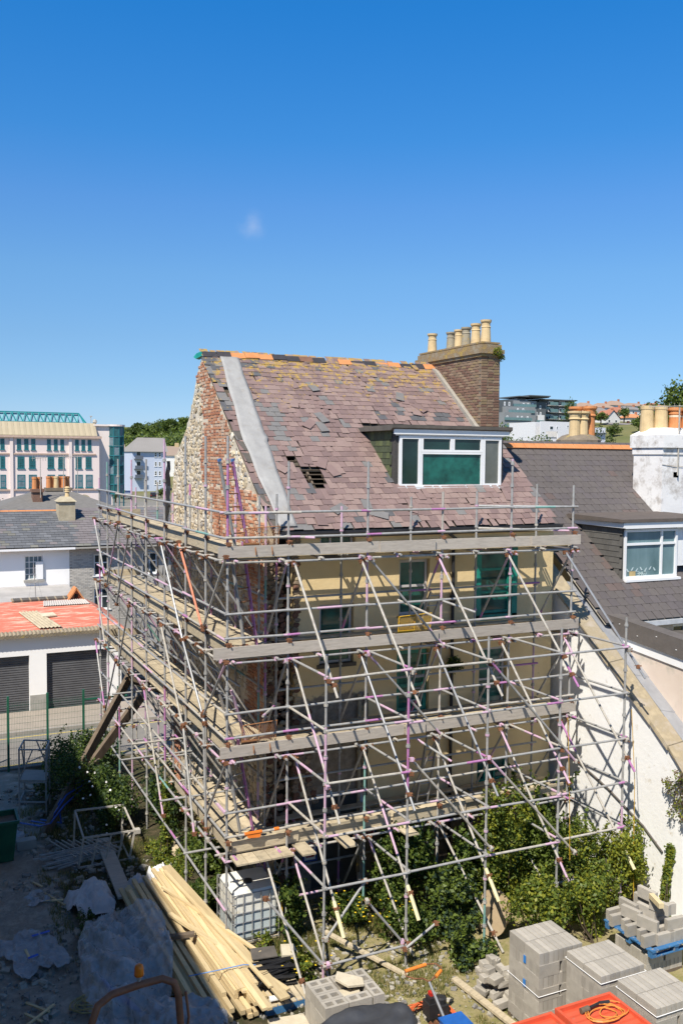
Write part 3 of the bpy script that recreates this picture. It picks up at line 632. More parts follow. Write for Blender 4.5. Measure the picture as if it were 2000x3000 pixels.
# chimney: brick stack with six pots
chim = MB(); CX0, CX1, CY0, CY1 = 14.28, 14.88, 21.45, 24.9
m_cm = M('chimney_mortar', (.22, .18, .13), (.15, .12, .09), scale=5, rough=.95, bmp=.4, dirt=((.36, .27, .07), 3, .6, .72))
chim.box(CX0, CX1, CY0, CY1, 9.5, 13.0); stack = chim.build('chimney_stack', m_cm, house)
m_cb = [M('chimney_brick', (.21, .115, .08), (.14, .085, .06), scale=12, rough=.95, bmp=.5, rand=.2), M('chimney_brick_brown', (.27, .185, .12), (.19, .13, .09), scale=12, rough=.95, bmp=.5, rand=.2), M('chimney_brick_lichen', (.26, .19, .10), (.19, .13, .08), scale=9, rough=.95, bmp=.5, rand=.2)]
its = []; z = 10.3; row = 0
while z < 12.98:
    off = (row % 2) * .11; lw = [6, 4, .3 + 2.5 * max(0, (z - 12.4))]
    y = CY0 - off + .11
    while y < CY1 + .05:
        if z > EZ + (y - EY) * .8 - .02 and y > CY0 + .05:
            lich = lw[:2] + [lw[2] + (2.2 if y < CY0 + .45 else .3)]
            its.append((frame((CX0, y, z), (0, 1, 0), (0, 0, 1), (-1, 0, 0)), 'bk%d' % random.randrange(4), random.choices(m_cb, lich)[0]))
        y += .225
    x = CX0 + .1 - off * .5
    while x < CX1:
        its.append((frame((min(max(x, CX0 + .1), CX1 - .1), CY0, z), (1, 0, 0), (0, 0, 1), (0, -1, 0)), 'bk%d' % random.randrange(4), random.choices(m_cb, lw[:2] + [lw[2] + 2.0])[0])); x += .225
    z += .075; row += 1
pieces(stack, 'brick', its)
m_lich = M('lichen_cement', (.40, .28, .07), (.24, .17, .10), scale=4, rough=.95, bmp=.5, c3=(.30, .27, .2))
cb = MB(); cb.box(CX0 - .05, CX1 + .05, CY0 - .05, CY1 + .05, 12.86, 12.94); cb.box(CX0 - .09, CX1 + .09, CY0 - .09, CY1 + .09, 12.942, 13.06); cb.box(CX0 - .03, CX1 + .03, CY0 - .03, CY1 + .03, 13.062, 13.2); cb.box(CX0, CX1, CY0, CY1, 13.222, 13.27); cb.build('chimney_cap', m_lich, stack)
for k, (y, h, r, m) in enumerate(((21.72, .66, .150, m_buff), (22.22, .62, .15, m_buff), (22.72, .58, .145, m_greypot), (23.12, .56, .135, m_buff), (23.55, .54, .14, m_greypot), (24.62, .62, .15, m_buff))):
    pb = MB(); pb.lathe(((CX0 + CX1) / 2, y, 13.24), [(r * 1.0, 0), (r * .84, h * .66), (r * .92, h * .70), (r * .80, h * .74), (r * .82, h * .86), (r * 1.02, h * .92), (r * 1.05, h), (r * .75, h), (r * .7, h * .7)], 16); pb.build('chimney_pot', m, stack, smooth=False)
# cement fillet where the slates meet the stack
fb = MB(); fb.prism([(EY + CS * s - SN * h, EZ + SN * s + CS * h) for s, h in ((3.45, 0), (3.5, .16), (6.6, .12), (SL - .05, .03))], 'x', CX0 - .12, CX0 + .02); fb.build('cement_fillet', M('cement', (.36, .33, .28), (.27, .25, .21), scale=8, rough=.95, bmp=.6), stack)
fb = MB(); fb.box(CX0 + .0, CX1 + .02, CY0 - .16, CY0 + .01, EZ + (CY0 - EY) * .8 - .25, EZ + (CY0 - EY) * .8 + .12); fb.build('cement_base', m_lich, stack)
pts, d = blob_pts([((CX1 - .15, CY0 - .1, 13.0), (.16, .1, .13)), ((CX1 + .02, CY0 - .02, 12.9), (.1, .1, .16))], 420, 5); leaves('weed', [L1, L3, L4], pts, .055, stack, 6)
# dormer
dm = MB(); DZ0, DZ1 = 9.36, 10.66
dm.prism([(DYF, DZ0 - .05), (DYF, DZ1), (DYF + 1.72, DZ1), ], 'x', DX0, DX0 + .08); dm.prism([(DYF, DZ0 - .05), (DYF, DZ1), (DYF + 1.72, DZ1)], 'x', DX1 - .08, DX1)
dm.box(DX0 + .08, DX1 - .08, DYF + .3, DYF + .34, DZ0 - .1, DZ1 - .02)
dorm = dm.build('dormer', M('dormer_felt', (.07, .065, .06), (.045, .042, .04), scale=20, rough=.95, bmp=.4), house)
m_gs = [M('green_slate', (.10, .115, .05), (.065, .08, .035), scale=6, rough=.8, bmp=.3, rand=.15), M('green_slate_dark', (.07, .085, .045), (.045, .055, .03), scale=6, rough=.8, bmp=.3, rand=.15)]
its = []; z = DZ0 + .06; row = 0
SHAPES['ds'] = slab_shape(.185, .24, .006, 3, .008, .015)
while z < DZ1 - .1:
    y = DYF + .34 - (row % 2) * .09
    ymax = DYF + (z - (DZ0 - .05)) / .8 + .1
    while y < ymax:
        if y > DYF + .24: its.append((frame((DX0 - .002, y, z), (0, 1, 0), (0, 0, 1), (-1, 0, 0)), 'ds', random.choice(m_gs)))
        y += .19
    z += .155; row += 1
pieces(dorm, 'cheek_slate', its)
fr = MB(); fr.box(DX0 + .003, DX1 - .003, DYF - .06, DYF - .002, DZ1 - .06, DZ1 + .06); fr.box(DX0 - .08, DX1 + .12, DYF - .10, DYF - .061, DZ1 - .03, DZ1 + .10); fr.box(DX0 + .02, DX1 + .02, DYF - .12, DYF + .02, DZ0 - .075, DZ0 - .03); link('fascia', fr.mesh('fascia', [m_upvc]), dorm)
rf = MB(); rf.prism([(DYF - .16, DZ1 + .12), (DYF - .16, DZ1 + .20), (DYF + 2.0, DZ1 + .16), (DYF + 2.0, DZ1 + .06), (DYF - .05, DZ1 + .06)], 'x', DX0 - .16, DX1 + .18); link('dormer_roof', rf.mesh('dormer_roof', [m_felt]), dorm)
W0, W1 = DX0 + .1, DX1 - .08; wd = W1 - W0
m_dg = glassm('dormer_glass', (.016, .05, .045), .06, (.008, .02, .02), 1.2)
def casement(x0, x1, z0, z1, g, fw=.055): return window(house, x0, x1, z0, z1, DYF - .055, (), (), fw=fw, fmat=m_upvc, gmat=g, dep=.07)
casement(W0, W0 + .60, DZ0 - .02, DZ1 - .07, m_dg, .07); casement(W1 - .57, W1, DZ0 - .02, DZ1 - .07, M('pale_room_glass', (.14, .15, .14), (.09, .1, .09), scale=1.5, rough=.07, bmp=0), .075)
casement(W0 + .605, W0 + .605 + (wd - 1.18) / 2, DZ1 - .46, DZ1 - .07, m_dg, .06); casement(W0 + .61 + (wd - 1.18) / 2, W1 - .575, DZ1 - .46, DZ1 - .07, m_dg, .06)
casement(W0 + .605, W1 - .575, DZ0 - .02, DZ1 - .465, m_green, .045)
# ------------------------------------------------------------------ neighbouring house on the right
NS = .76; NEY, NEZ, NRY = 17.62, 5.99, 23.45
NL = math.hypot(NRY - NEY, (NRY - NEY) * NS); NC = (NRY - NEY) / NL; NN = NC * NS; NRZ = NEZ + (NRY - NEY) * NS
def nroof(x, s, h=0.0): return (x, NEY + NC * s - NN * h, NEZ + NN * s + NC * h)
nb = thing('neighbour_house', 'white house with brown tiled roof, dormer and white chimney adjoining the derelict house', 'house', (18.5, 18, 0))
mb = MB(); NX0, NX1 = 15.5, 22.2
NDX0, NDX1, NDY = 17.0, 18.9, 18.75; nd0 = (NDY - NEY) / NC
grid_holes(mb, [NX0, NX1 + 3], [0, NL], [(NDX0 + .1, NDX1 - .1, nd0 + .05, nd0 + 2.0)], lambda a, s: nroof(a, s, -.03))
mb.add([nroof(NX0, NL, -.03), nroof(NX1, NL, -.03), (NX1, 28.5, 6.4), (NX0, 28.5, 6.4)], [(0, 1, 2, 3)])
nrf = mb.build('roof', M('tile_joint', (.30, .27, .22), (.23, .205, .17), scale=5, rough=.95), nb)
nm = [M('brown_tile', (.108, .094, .088), (.088, .077, .072), scale=5, rough=.75, bmp=.25, rand=.07), M('brown_tile_purple', (.104, .090, .089), (.085, .074, .073), scale=5, rough=.75, bmp=.25, rand=.07), M('brown_tile_warm', (.122, .092, .083), (.10, .075, .068), scale=5, rough=.75, bmp=.25, rand=.07)]
SHAPES['nt'] = slab_shape(.257, .46, .012, 5, .003, .012)
its = []; s = 0.0; row = 0; rv = (0, NC, NN); rn = (0, -NN, NC)
while s < NL - .1:
    x = NX0 - (row % 2) * .14
    while x < NX1 + .3:
        xx = x + .137; dorm = NDX0 - .12 < xx < NDX1 + .12 and nd0 - .1 < s + .1 < nd0 + 2.15
        ok = NX0 < xx and not dorm and not (xx > 19.0 and s < nd0 + 2.2 and s > nd0 - .1 and xx < 19.0)
        if ok: its.append((frame(nroof(xx, s, .012 + .004 * random.random()), (1, 0, 0), rv, rn) @ Matrix.Rotation(random.gauss(0, .004), 4, 'Z'), 'nt', random.choices(nm, (5, 3, .5 + (5 if s < 1.2 and xx > 16.6 and s > .8 else 0)))[0]))
        x += .276
    s += .265; row += 1
pieces(nrf, 'tile', its)
for k in range(16):
    x = NX0 + .15 + k * .385; tb = MB(); h = NRZ + .12
    tb.add([(x, NRY - .17, h - .14), (x + .375, NRY - .17, h - .14), (x + .375, NRY, h), (x, NRY, h), (x, NRY + .17, h - .14), (x + .375, NRY + .17, h - .14), (x, NRY - .15, h - .16), (x + .375, NRY - .15, h - .16)], [(0, 1, 2, 3), (3, 2, 5, 4), (0, 6, 7, 1), (1, 7, 2), (0, 3, 6)])
    if x < 21.3: tb.build('ridge_tile', m_terr, nrf)
# dormer
dz0 = NEZ + (NDY - NEY) * NS + .02; dz1 = dz0 + 1.42
mb = MB()
for a in (NDX0, NDX1 - .1): mb.prism([(NDY, dz0 - .1), (NDY, dz1), (NDY + (dz1 - dz0) / NS, dz1)], 'x', a, a + .1)
mb.box(NDX0 + .1, NDX1 - .1, NDY + .5, NDY + .54, dz0 - .2, dz1); nd = mb.build('dormer', M('dormer_cheek', (.06, .06, .055), (.04, .04, .037), rough=.9), nb)
SHAPES['nds'] = slab_shape(.2, .24, .007, 9, .012, .018); its = []; z = dz0; row = 0
m_cs = [M('cheek_slate', (.12, .115, .105), (.085, .08, .072), scale=6, rough=.8, rand=.14)]
while z < dz1 - .05:
    y = NDY + .1 - (row % 2) * .1
    while y < NDY + (z - dz0) / NS + .12:
        if y > NDY + .02: its.append((frame((NDX0 - .002, y, z), (0, 1, 0), (0, 0, 1), (-1, 0, 0)), 'nds', m_cs[0]))
        y += .2
    z += .15; row += 1
pieces(nd, 'cheek_slate', its)
window(nb, NDX0 + .03, NDX1 - .02, dz0 + .02, dz1 - .08, NDY - .05, (.70,), (.70,), fw=.07, fmat=m_upvc, gmat=M('curtained_glass', (.05, .11, .125), (.20, .30, .32), scale=.9, rough=.07, bmp=0, stretch=(1, 1, .3)), dep=.09)
mb = MB(); mb.box(NDX0 + .03, NDX1 + .05, NDY - .14, NDY + .02, dz0 - .05, dz0 + .015); mb.box(NDX0 - .12, NDX0 - .06, NDY - .16, NDY + 1.95, dz1 - .03, dz1 + .10); mb.box(NDX0 - .06, NDX1 + 1.2, NDY - .16, NDY - .10, dz1 - .05, dz1 + .11); link('fascia', mb.mesh('fascia', [m_upvc]), nd)
mb = MB(); mb.prism([(NDY - .2, dz1 + .12), (NDY - .2, dz1 + .20), (NDY + 2.0, dz1 + .24), (NDY + 2.2, dz1 + .14), (NDY + 1.9, dz1 + .1)], 'x', NDX0 - .2, NDX1 + 1.3); link('dormer_roof', mb.mesh('dormer_roof', [M('brown_felt', (.13, .105, .09), (.09, .075, .065), scale=4, rough=.95, dirt=((.3, .25, .12), 6, .66, .75))]), nd)
wb = MB(); wb.box(NDX1 + .0, NDX1 + 1.1, NDY + .02, NDY + .1, dz0 + .3, dz1); link('dormer_side', wb.mesh('dormer_side', [m_white]), nd)
# bird shapes stuck along the bottom of the pane
mb = MB(); xb = NDX0 + .18
for k in range(7):
    x = xb + k * .155; z = dz0 + .22 + .03 * (k % 2); y = NDY - .012; f = 1 if k % 3 else -1
    mb.add([(x - .05 * f, y, z), (x - .01 * f, y, z - .02), (x + .03 * f, y, z + .03), (x + .05 * f, y, z + .085), (x + .01 * f, y, z + .07), (x - .02 * f, y, z + .03)], [(0, 1, 2, 3, 4, 5)]); 
mb.build('bird_sticker', M('frosted_sticker', (.5, .6, .6), (.45, .55, .55), rough=.7, bmp=0), nd)
# letters seen from behind on the window: 'GWE' mirrored, with a cream label
def letter(mb, strokes, x, z, h, y, r=.006, mirror=True):
    for st in strokes:
        pts = [(x + ((1 - p[0]) if mirror else p[0]) * h * .7, y, z + p[1] * h) for p in st]; mb.path(pts, r, 4)
LET = {'E': [[(1, 0), (0, 0), (0, 1), (1, 1)], [(0, .5), (.8, .5)]], 'M': [[(0, 0), (0, 1), (.5, .4), (1, 1), (1, 0)]], 'G': [[(1, .85), (.6, 1), (.1, .8), (0, .4), (.25, 0), (.8, 0), (1, .2), (1, .5), (.6, .5)]], 'A': [[(0, 0), (.5, 1), (1, 0)], [(.2, .4), (.8, .4)]]}
mb = MB()
for k, ch in enumerate('EMAG'): letter(mb, LET[ch], NDX0 + .50 + k * .085, dz0 + .095, .10, NDY - .012)
mb.build('window_lettering', MATS['frosted_sticker'], nd)
mb = MB(); mb.box(NDX0 + .24, NDX0 + .45, NDY - .014, NDY - .011, dz0 + .075, dz0 + .22); mb.build('window_label', M('cream_label', (.55, .42, .2), rough=.6, bmp=0), nd)
# white rendered chimney with four pots and an aerial
cs = MB(); cy, cx = 21.02, 20.08
m_ws = M('stained_white_render', (.80, .79, .77), (.72, .70, .68), scale=1.6, rough=.85, bmp=.35, bscale=12, dirt=((.33, .29, .25), 2.4, .50, .72))
cs.box(cx, cx + 2.0, cy - .45, cy + .75, 7.2, 10.22); cs.box(cx - .03, cx + 2.03, cy - .48, cy + .78, 10.221, 10.42)
cs.add([(cx - .07, cy - .55, 10.421), (cx + 2.1, cy - .55, 10.421), (cx + 2.1, cy + .85, 10.421), (cx - .07, cy + .85, 10.421), (cx - .07, cy - .55, 10.80), (cx + 2.1, cy - .55, 10.80), (cx + 2.1, cy + .85, 10.80), (cx - .07, cy + .85, 10.80), (cx + .25, cy - .2, 11.02), (cx + 1.8, cy - .2, 11.02), (cx + 1.8, cy + .55, 11.02), (cx + .25, cy + .55, 11.02)],
       [(0, 1, 5, 4), (1, 2, 6, 5), (2, 3, 7, 6), (3, 0, 4, 7), (4, 5, 9, 8), (5, 6, 10, 9), (6, 7, 11, 10), (7, 4, 8, 11), (8, 9, 10, 11)])
wst = cs.build('chimney_stack', m_ws, nb)
for x, y, h, r, m in ((20.36, 21.55, .92, .20, m_buff), (20.74, 21.36, .92, .20, m_buff), (21.20, 21.25, .88, .19, m_terr), (21.56, 21.1, .88, .19, m_terr), (21.0, 21.6, .85, .17, m_terr)):
    pb = MB()
    if m is m_buff: pb.lathe((x, y, 10.78), [(r * 1.08, 0), (r * .93, h * .86), (r * 1.0, h * .88), (r * 1.02, h * .99), (r * .8, h), (r * .75, h * .8)], 16)
    else: pb.lathe((x, y, 10.78), [(r * 1.1, 0), (r * .92, h * .74), (r * 1.02, h * .77), (r * .96, h * .86), (r * 1.2, h * .9), (r * 1.2, h * .98), (r * .8, h), (r * .75, h * .8)], 16)
    pot = pb.build('chimney_pot', m, wst)
    if m is m_terr: pb = MB(); pb.lathe((x, y, 10.78), [(r * .955, h * .66), (r * .94, h * .72), (r * .93, h * .725)], 16); link('cream_band', pb.mesh('cream_band', [M('cream_glaze', (.72, .60, .45), rough=.6, bmp=0)]), pot)
mb = MB(); ax, ay = 20.62, 20.5; mb.tube((ax, ay, 9.6), (ax, ay, 11.68), .022, 8); mb.tube((ax - .9, ay + .3, 11.62), (ax + 1.0, ay - .4, 11.68), .012, 6)
for k in range(14): 
    f = k / 13; x = ax - .9 + 1.9 * f; y = ay + .3 - .7 * f; mb.tube((x, y, 11.54 + .06 * f), (x, y, 11.72 + .06 * f), .005, 4)
mb.path([(ax, ay, 10.9), (ax + .15, ay, 11.0), (ax + .4, ay, 11.15)], .012, 6); mb.bar((ax - .1, ay + .1, 9.62), (ax + .1, ay + .1, 9.62), .06, .16); link('aerial', mb.mesh('aerial', [m_galv2]), wst)
mb = MB(); mb.path([(cx - .02, cy - .46, 9.92), (cx + .5, cy - .475, 9.88), (cx + 1.2, cy - .475, 9.86), (cx + 2.02, cy - .47, 9.9)], .008, 5); link('strap_wire', mb.mesh('strap_wire', [m_galv2]), wst)
# pink rendered flat-roofed extension wall with dark fascia
PX = 15.82
m_pinkw = M('pink_render', (.66, .56, .47), (.58, .48, .40), scale=1.3, rough=.9, bmp=.25, dirt=((.44, .40, .33), 1.4, .55, .72))
mb = MB(); mb.prism([(18.3, -.3), (18.3, 5.55), (12.0, 5.05), (12.0, -.3)], 'x', PX, PX + .25); ex = mb.build('extension_wall', m_pinkw, nb)
mb = MB(); mb.prism([(18.25, 5.55), (18.25, 5.86), (12.0, 5.36), (12.0, 5.05)], 'x', PX - .04, PX + .26); link('white_upstand', mb.mesh('white_upstand', [m_upvc]), ex)
mb = MB(); mb.prism([(18.28, 5.78), (18.28, 6.22), (12.0, 5.74), (12.0, 5.3)], 'x', PX - .09, PX + .3); o = link('dark_fascia', mb.mesh('dark_fascia', [M('brown_fascia', (.13, .115, .105), (.10, .088, .08), rough=.8)]), ex)
mb = MB()
for k in range(9): mb.lathe((PX - .095, 18.0 - k * .62, 5.98 - .0765 * k * .62 + (.08 if k % 2 else -.06)), [(.018, 0), (.018, .012)], 6)
link('fixing', mb.mesh('fixing', [m_upvc]), ex).data
ex.children[-1]['kind'] = 'stuff'
mb = MB(); mb.add([(PX + .27, 12, 5.3), (24, 12, 5.3), (24, 17.7, 5.35), (PX + .27, 17.7, 5.75)], [(0, 1, 2, 3)]); mb.build('flat_roof', m_felt, nb)
wb = MB(); wall_x(wb, PX + .3, 24, 4.6, 6.0, 17.9, .25, [(18.0, 18.9, 5.1, 5.75)]); wb.build('upper_wall', m_pinkw, nb)
window(nb, 18.02, 18.88, 5.12, 5.74, 17.96, (.5,), (), fmat=m_upvc, gmat=m_glass)
mb = MB(); mb.prism([(NEY - .06, NEZ - .14), (NEY - .06, NEZ - .02), (NEY + .06, NEZ - .02), (NEY + .05, NEZ - .14)], 'x', 16.25, 24); mb.build('gutter', M('white_gutter', (.55, .57, .58), rough=.5, bmp=0), nb)
wb = MB(); wb.box(15.5, 24, 22.0, 22.3, -.3, 9.0); wb.build('inner_wall', m_pinkw, nb)
# ------------------------------------------------------------------ white party wall with sloping coping
pw = thing('boundary_wall', 'whitewashed wall with cracked sloping cement coping running out from the derelict house', 'wall', (15.1, 16, 0))
def copz(y): return 6.62 + (y - 18.8) * .745
mb = MB(); mb.prism([(19.4, -.4), (19.4, copz(19.4)), (11.0, copz(11.0)), (11.0, -.4)], 'x', 15.0, 15.4); wl_ = mb.build('wall', M('whitewash', (.85, .845, .83), (.79, .78, .75), scale=.9, rough=.9, bmp=.5, bscale=7, dirt=((.56, .49, .38), 2.6, .60, .72)), pw)
m_cop = M('old_cement', (.40, .33, .22), (.29, .24, .16), scale=3.5, rough=.95, bmp=.5, c3=(.36, .31, .25), dirt=((.2, .16, .1), 4, .6, .75))
y = 20.4; k = 0
while y > 11.2:
    l = random.choice((.7, .95, 1.2, .55)); y2 = max(11.0, y - l); j = [random.uniform(-.03, .03) for _ in range(6)]
    mb = MB(); zt = .06 + random.uniform(-.015, .02)
    mb.add([(14.93 + j[0], y - .012, copz(y) - .02), (15.38, y - .012, copz(y) - .02), (15.38, y2 + .012, copz(y2) - .02), (14.93 + j[1], y2 + .012, copz(y2) - .02),
            (14.95 + j[2], y - .012, copz(y) + zt), (15.38, y - .012, copz(y) + zt + .05), (15.38, y2 + .012, copz(y2) + zt + .05), (14.95 + j[3], y2 + .012, copz(y2) + zt)],
           [(0, 3, 2, 1), (4, 5, 6, 7), (0, 1, 5, 4), (1, 2, 6, 5), (2, 3, 7, 6), (3, 0, 4, 7)])
    mb.build('coping_slab', m_cop, pw); y = y2; k += 1
y = 19.0; k = 0
while y > 11.2:
    y2 = y - .85; mb = MB()
    mb.add([(15.385, y, copz(y) + .12), (15.84, y, copz(y) + .02), (15.84, y2 - .02, copz(y2) + .02), (15.385, y2 - .02, copz(y2) + .12), (15.385, y, copz(y) - .1), (15.84, y, copz(y) - .2), (15.84, y2 - .02, copz(y2) - .2), (15.385, y2 - .02, copz(y2) - .1)],
           [(0, 3, 2, 1), (0, 1, 5, 4), (1, 2, 6, 5), (2, 3, 7, 6), (3, 0, 4, 7)])
    mb.build('lead_flashing', m_lead, pw); y = y2 + .004; k += 1
mb = MB(); mb.path([(14.97, 18.2, 2.6), (14.97, 16.8, 2.2), (14.97, 15.6, 1.72), (14.97, 15.0, 1.35)], .022, 6); mb.build('cable', m_felt, pw)
# ------------------------------------------------------------------ scaffolding
sc = thing('scaffolding', 'galvanised and pink painted tube scaffolding with board decks wrapped around the derelict house', 'scaffolding', (5.63, 17.27, 0))
LV = [7.94, 5.94, 3.94, 1.94]
SM = [m_galv, m_galv2, m_pink, m_purple, m_teal, m_bluep, m_bright, m_orangep]
srg = random.Random(11)
def painted(mb, p, q, r, base=0, n=8, pal=None):
    """a tube in lengths of bare and painted steel"""
    p, q = V(*p), V(*q); L = np.linalg.norm(q - p); cuts = [0.0]; t = 0
    mode = srg.random()
    segs = []
    if mode < .42: segs = [(1.0, base)]
    elif mode < .65:
        a = srg.uniform(.1, .3); segs = [(a, srg.choice((2, 2, 2, 2, 3))), (1 - a, base)]
        if srg.random() < .5: segs = segs[::-1]
    elif mode < .92:
        a, b_ = srg.uniform(.08, .22), srg.uniform(.08, .22); segs = [(a, srg.choice((2, 2, 3))), (1 - a - b_, base), (b_, srg.choice((2, 2, 3)))]
    else: segs = [(.35, base), (.3, srg.choice((4, 2, 2, 2))), (.35, base)]
    if pal is not None: segs = [(1.0, pal)]
    for f, m in segs:
        a = p + (q - p) * t; b2 = p + (q - p) * (t + f); mb.tube(a, b2, r * (1.0 if m == base else 1.012), n, m, caps=False); t += f
    # open tube ends
    d = (q - p) / L
    for e, s in ((p, 1), (q, -1)): mb.tube(e, e + d * s * .004, r * .98, n, base); 
    return mb
TR = .0258
def tube(name, p, q, base=None, r=TR, pal=None):
    mb = MB(); painted(mb, p, q, r, srg.choice((0, 0, 0, 1)) if base is None else base, 8, pal)
    return mb.build(name, SM, sc, smooth=False)
def standard(x, y, z0, z1, name='standard', coll=True):
    mb = MB(); z = z0; base = srg.choice((0, 0, 1))
    lx, ly = srg.gauss(0, .012), srg.gauss(0, .012)
    def at(z): f = (z - z0) / (z1 - z0) - .5; return (x + lx * f, y + ly * f, z)
    while z < z1:
        l = min(srg.choice((.5, 1.0, 1.5, 2.0)), z1 - z); m = srg.choices((base, 2, 3, 4), (12, 2.2, .8, .25))[0]
        mb.tube(at(z), at(z + l), TR * (1.0 if m == base else 1.01), 8, m, caps=False); z += l
    mb.tube(at(z1 - .004), at(z1), TR, 8, base)
    if coll:
        z = .44
        while z < z1 - .1:
            if z > z0 + .1:
                a = at(z - .03); b_ = at(z + .045); mb.tube(a, at(z + .012), TR * 1.75, 8, srg.choice((0, 0, 1, 2))); mb.tube(at(z + .013), b_, TR * 1.4, 8, 0)
            z += .5
    mb.lathe((x, y, z0), [(.07, -.05), (.07, .012), (.02, .014)], 6, 1)
    return mb.build(name, SM, sc)
CPL = None
def coupler(p, rusty=None):
    """a drop-forged clamp with bolts"""
    global CPL
    if CPL is None:
        CPL = []
        for m1, m2 in ((m_rust, m_rust), (m_galv2, m_rust), (m_pink, m_rust)):
            mb = MB(); mb.box(-.036, .036, -.045, .03, -.035, .035, 0); mb.box(-.03, .03, -.03, .05, -.045, .045, 0); mb.tube((-.075, .01, .02), (.075, .01, .02), .009, 6, 1); mb.tube((.03, -.06, -.02), (.03, .07, -.02), .009, 6, 1); mb.box(.055, .075, -.005, .025, .005, .035, 1); mb.box(.018, .042, -.075, -.055, -.032, -.008, 1)
            CPL.append(mb.mesh('coupler', [m1, m2]))
    k = srg.choices((0, 1, 2), (4, 3, 2))[0] if rusty is None else rusty
    return link('coupler', CPL[k], sc, True, Matrix.Translation(p) @ Matrix.Rotation(srg.uniform(-.6, .6), 4, 'Z') @ Matrix.Rotation(srg.uniform(-.4, .4), 4, 'X'))
FX = [5.63, 6.92, 8.71, 10.54, 12.36, 14.13]; FT = [10.45, 9.96, 9.97, 9.32, 10.05, 9.44]; FY = 17.27; FI = 18.45
GX = 5.63; GI = 6.82; GY = [18.73, 20.29, 22.2, 24.14, 25.92, 27.71, 29.39, 30.72]; GT = [10.47, 10.50, 10.48, 9.96, 9.94, 9.95, 9.85, 9.32]
for x, t in zip(FX, FT): standard(x, FY, .0, t)
for y, t in zip(GY, GT): standard(GX, y, -.05, t)
for x, t in zip((7.12, 8.66, 10.43, 12.21, 13.96), (9.25, 8.97, 9.16, 9.28, 9.44)): standard(x, FI, .0, t)
for y, t in zip(GY, (9.2, 9.35, 9.1, 9.3, 9.0, 9.25, 9.3, 9.0)): standard(GI, y, 0, t)
standard(6.86, 18.42, 0, 9.0)
# ledgers and guard rails of the front
for L in LV:
    for dz in (0, .5, 1.0):
        dy = -.05
        for a, b_ in ((5.56, 6.96), (6.88, 8.75), (8.67, 10.58), (10.5, 12.4), (12.32, 14.22)):
            tube('ledger' if dz == 0 else 'guard_rail', (a, FY + dy, L + dz + srg.gauss(0, .008)), (b_, FY + dy - .0, L + dz + srg.gauss(0, .008)))
    for z in (L, L - .95):
        for a, b_ in ((7.1, 10.46), (10.4, 14.05)): tube('ledger', (a, FI - .05, z), (b_, FI - .05, z + srg.gauss(0, .01)))
for a, b_ in ((6.9, 10.5), (10.5, 14.2)): tube('ledger', (a, FY - .05, .94), (b_, FY - .05, .94))
tube('guard_rail', (5.5, FY + .08, 8.94), (7.15, FY - .12, 8.93)); tube('guard_rail', (6.75, FY + .3, 8.43), (7.4, FY - .25, 8.42), base=1); tube('guard_rail', (12.2, FI - .1, 8.93), (14.1, FY + .1, 8.93)); tube('guard_rail', (12.2, FI - .1, 8.40), (14.1, FY + .1, 8.36), base=1)
tube('loose_tube', (9.6, FY + .25, 6.95), (10.15, FY - .75, 6.62), base=1, pal=1); tube('loose_tube', (10.55, FY - .05, 6.92), (10.95, FY - .75, 6.75)); tube('loose_tube', (9.95, FY - .05, 3.9), (10.5, FY - .6, 3.5)); tube('loose_tube', (6.2, FY - .5, 4.95), (6.7, FY + .2, 4.92))
# transoms under the front decks
for i, L in enumerate(LV):
    for x in np.arange(5.75, 14.2, .92):
        x += srg.uniform(-.06, .06); tube('transom', (x, FY - .2 - srg.uniform(0, .12), L + .055), (x, 18.74, L + .055)); coupler((x, FY - .06, L + .03), srg.choice((1, 2)))
    for x in FX[1:]:
        for dx in (-.07, .08): tube('transom', (x + dx, FY - .16, L - .055), (x + dx, FI + .1, L - .055), r=TR); coupler((x + dx, FY - .06, L - .03))
        tube('ledger_brace', (x - .05, FY - .02, L - .08), (x - .03, FI, max(.15, L - 1.78)), base=0)
# decks of the front: four boards, a gap, one inside board
def board(x0, x1, y0, y1, z, along='x'):
    mb = MB(); e = .004
    mb.box(x0 + e, x1 - e, y0 + e, y1 - e, z, z + .036)
    return mb.build('scaffold_board', m_board, sc)
for L in LV:
    z = L + .081
    for r_, y in enumerate((17.325, 17.56, 17.795, 18.03, 18.5)):
        cuts = [5.75 if y > 17.3 else 6.0, 8.0 + .45 * (r_ % 3), 11.4 + .5 * ((r_ + 1) % 3), 14.22]
        for a, b_ in zip(cuts[:-1], cuts[1:]):
            if y > 18.4 and a < 7.0: a = 7.2
            board(a, b_, y, y + .225, z + srg.uniform(0, .006) + (.0 if r_ < 4 else 0))
# short boards of the bottom lift poking past its edge
for k in range(5): board(5.70 + k * .245, 5.94 + k * .245, FY - .42, FY + .05, LV[3] + .03)
for x in (7.05, 8.0, 9.45): board(x, x + .3, FY - .55, FY + .05, LV[3] + .045)
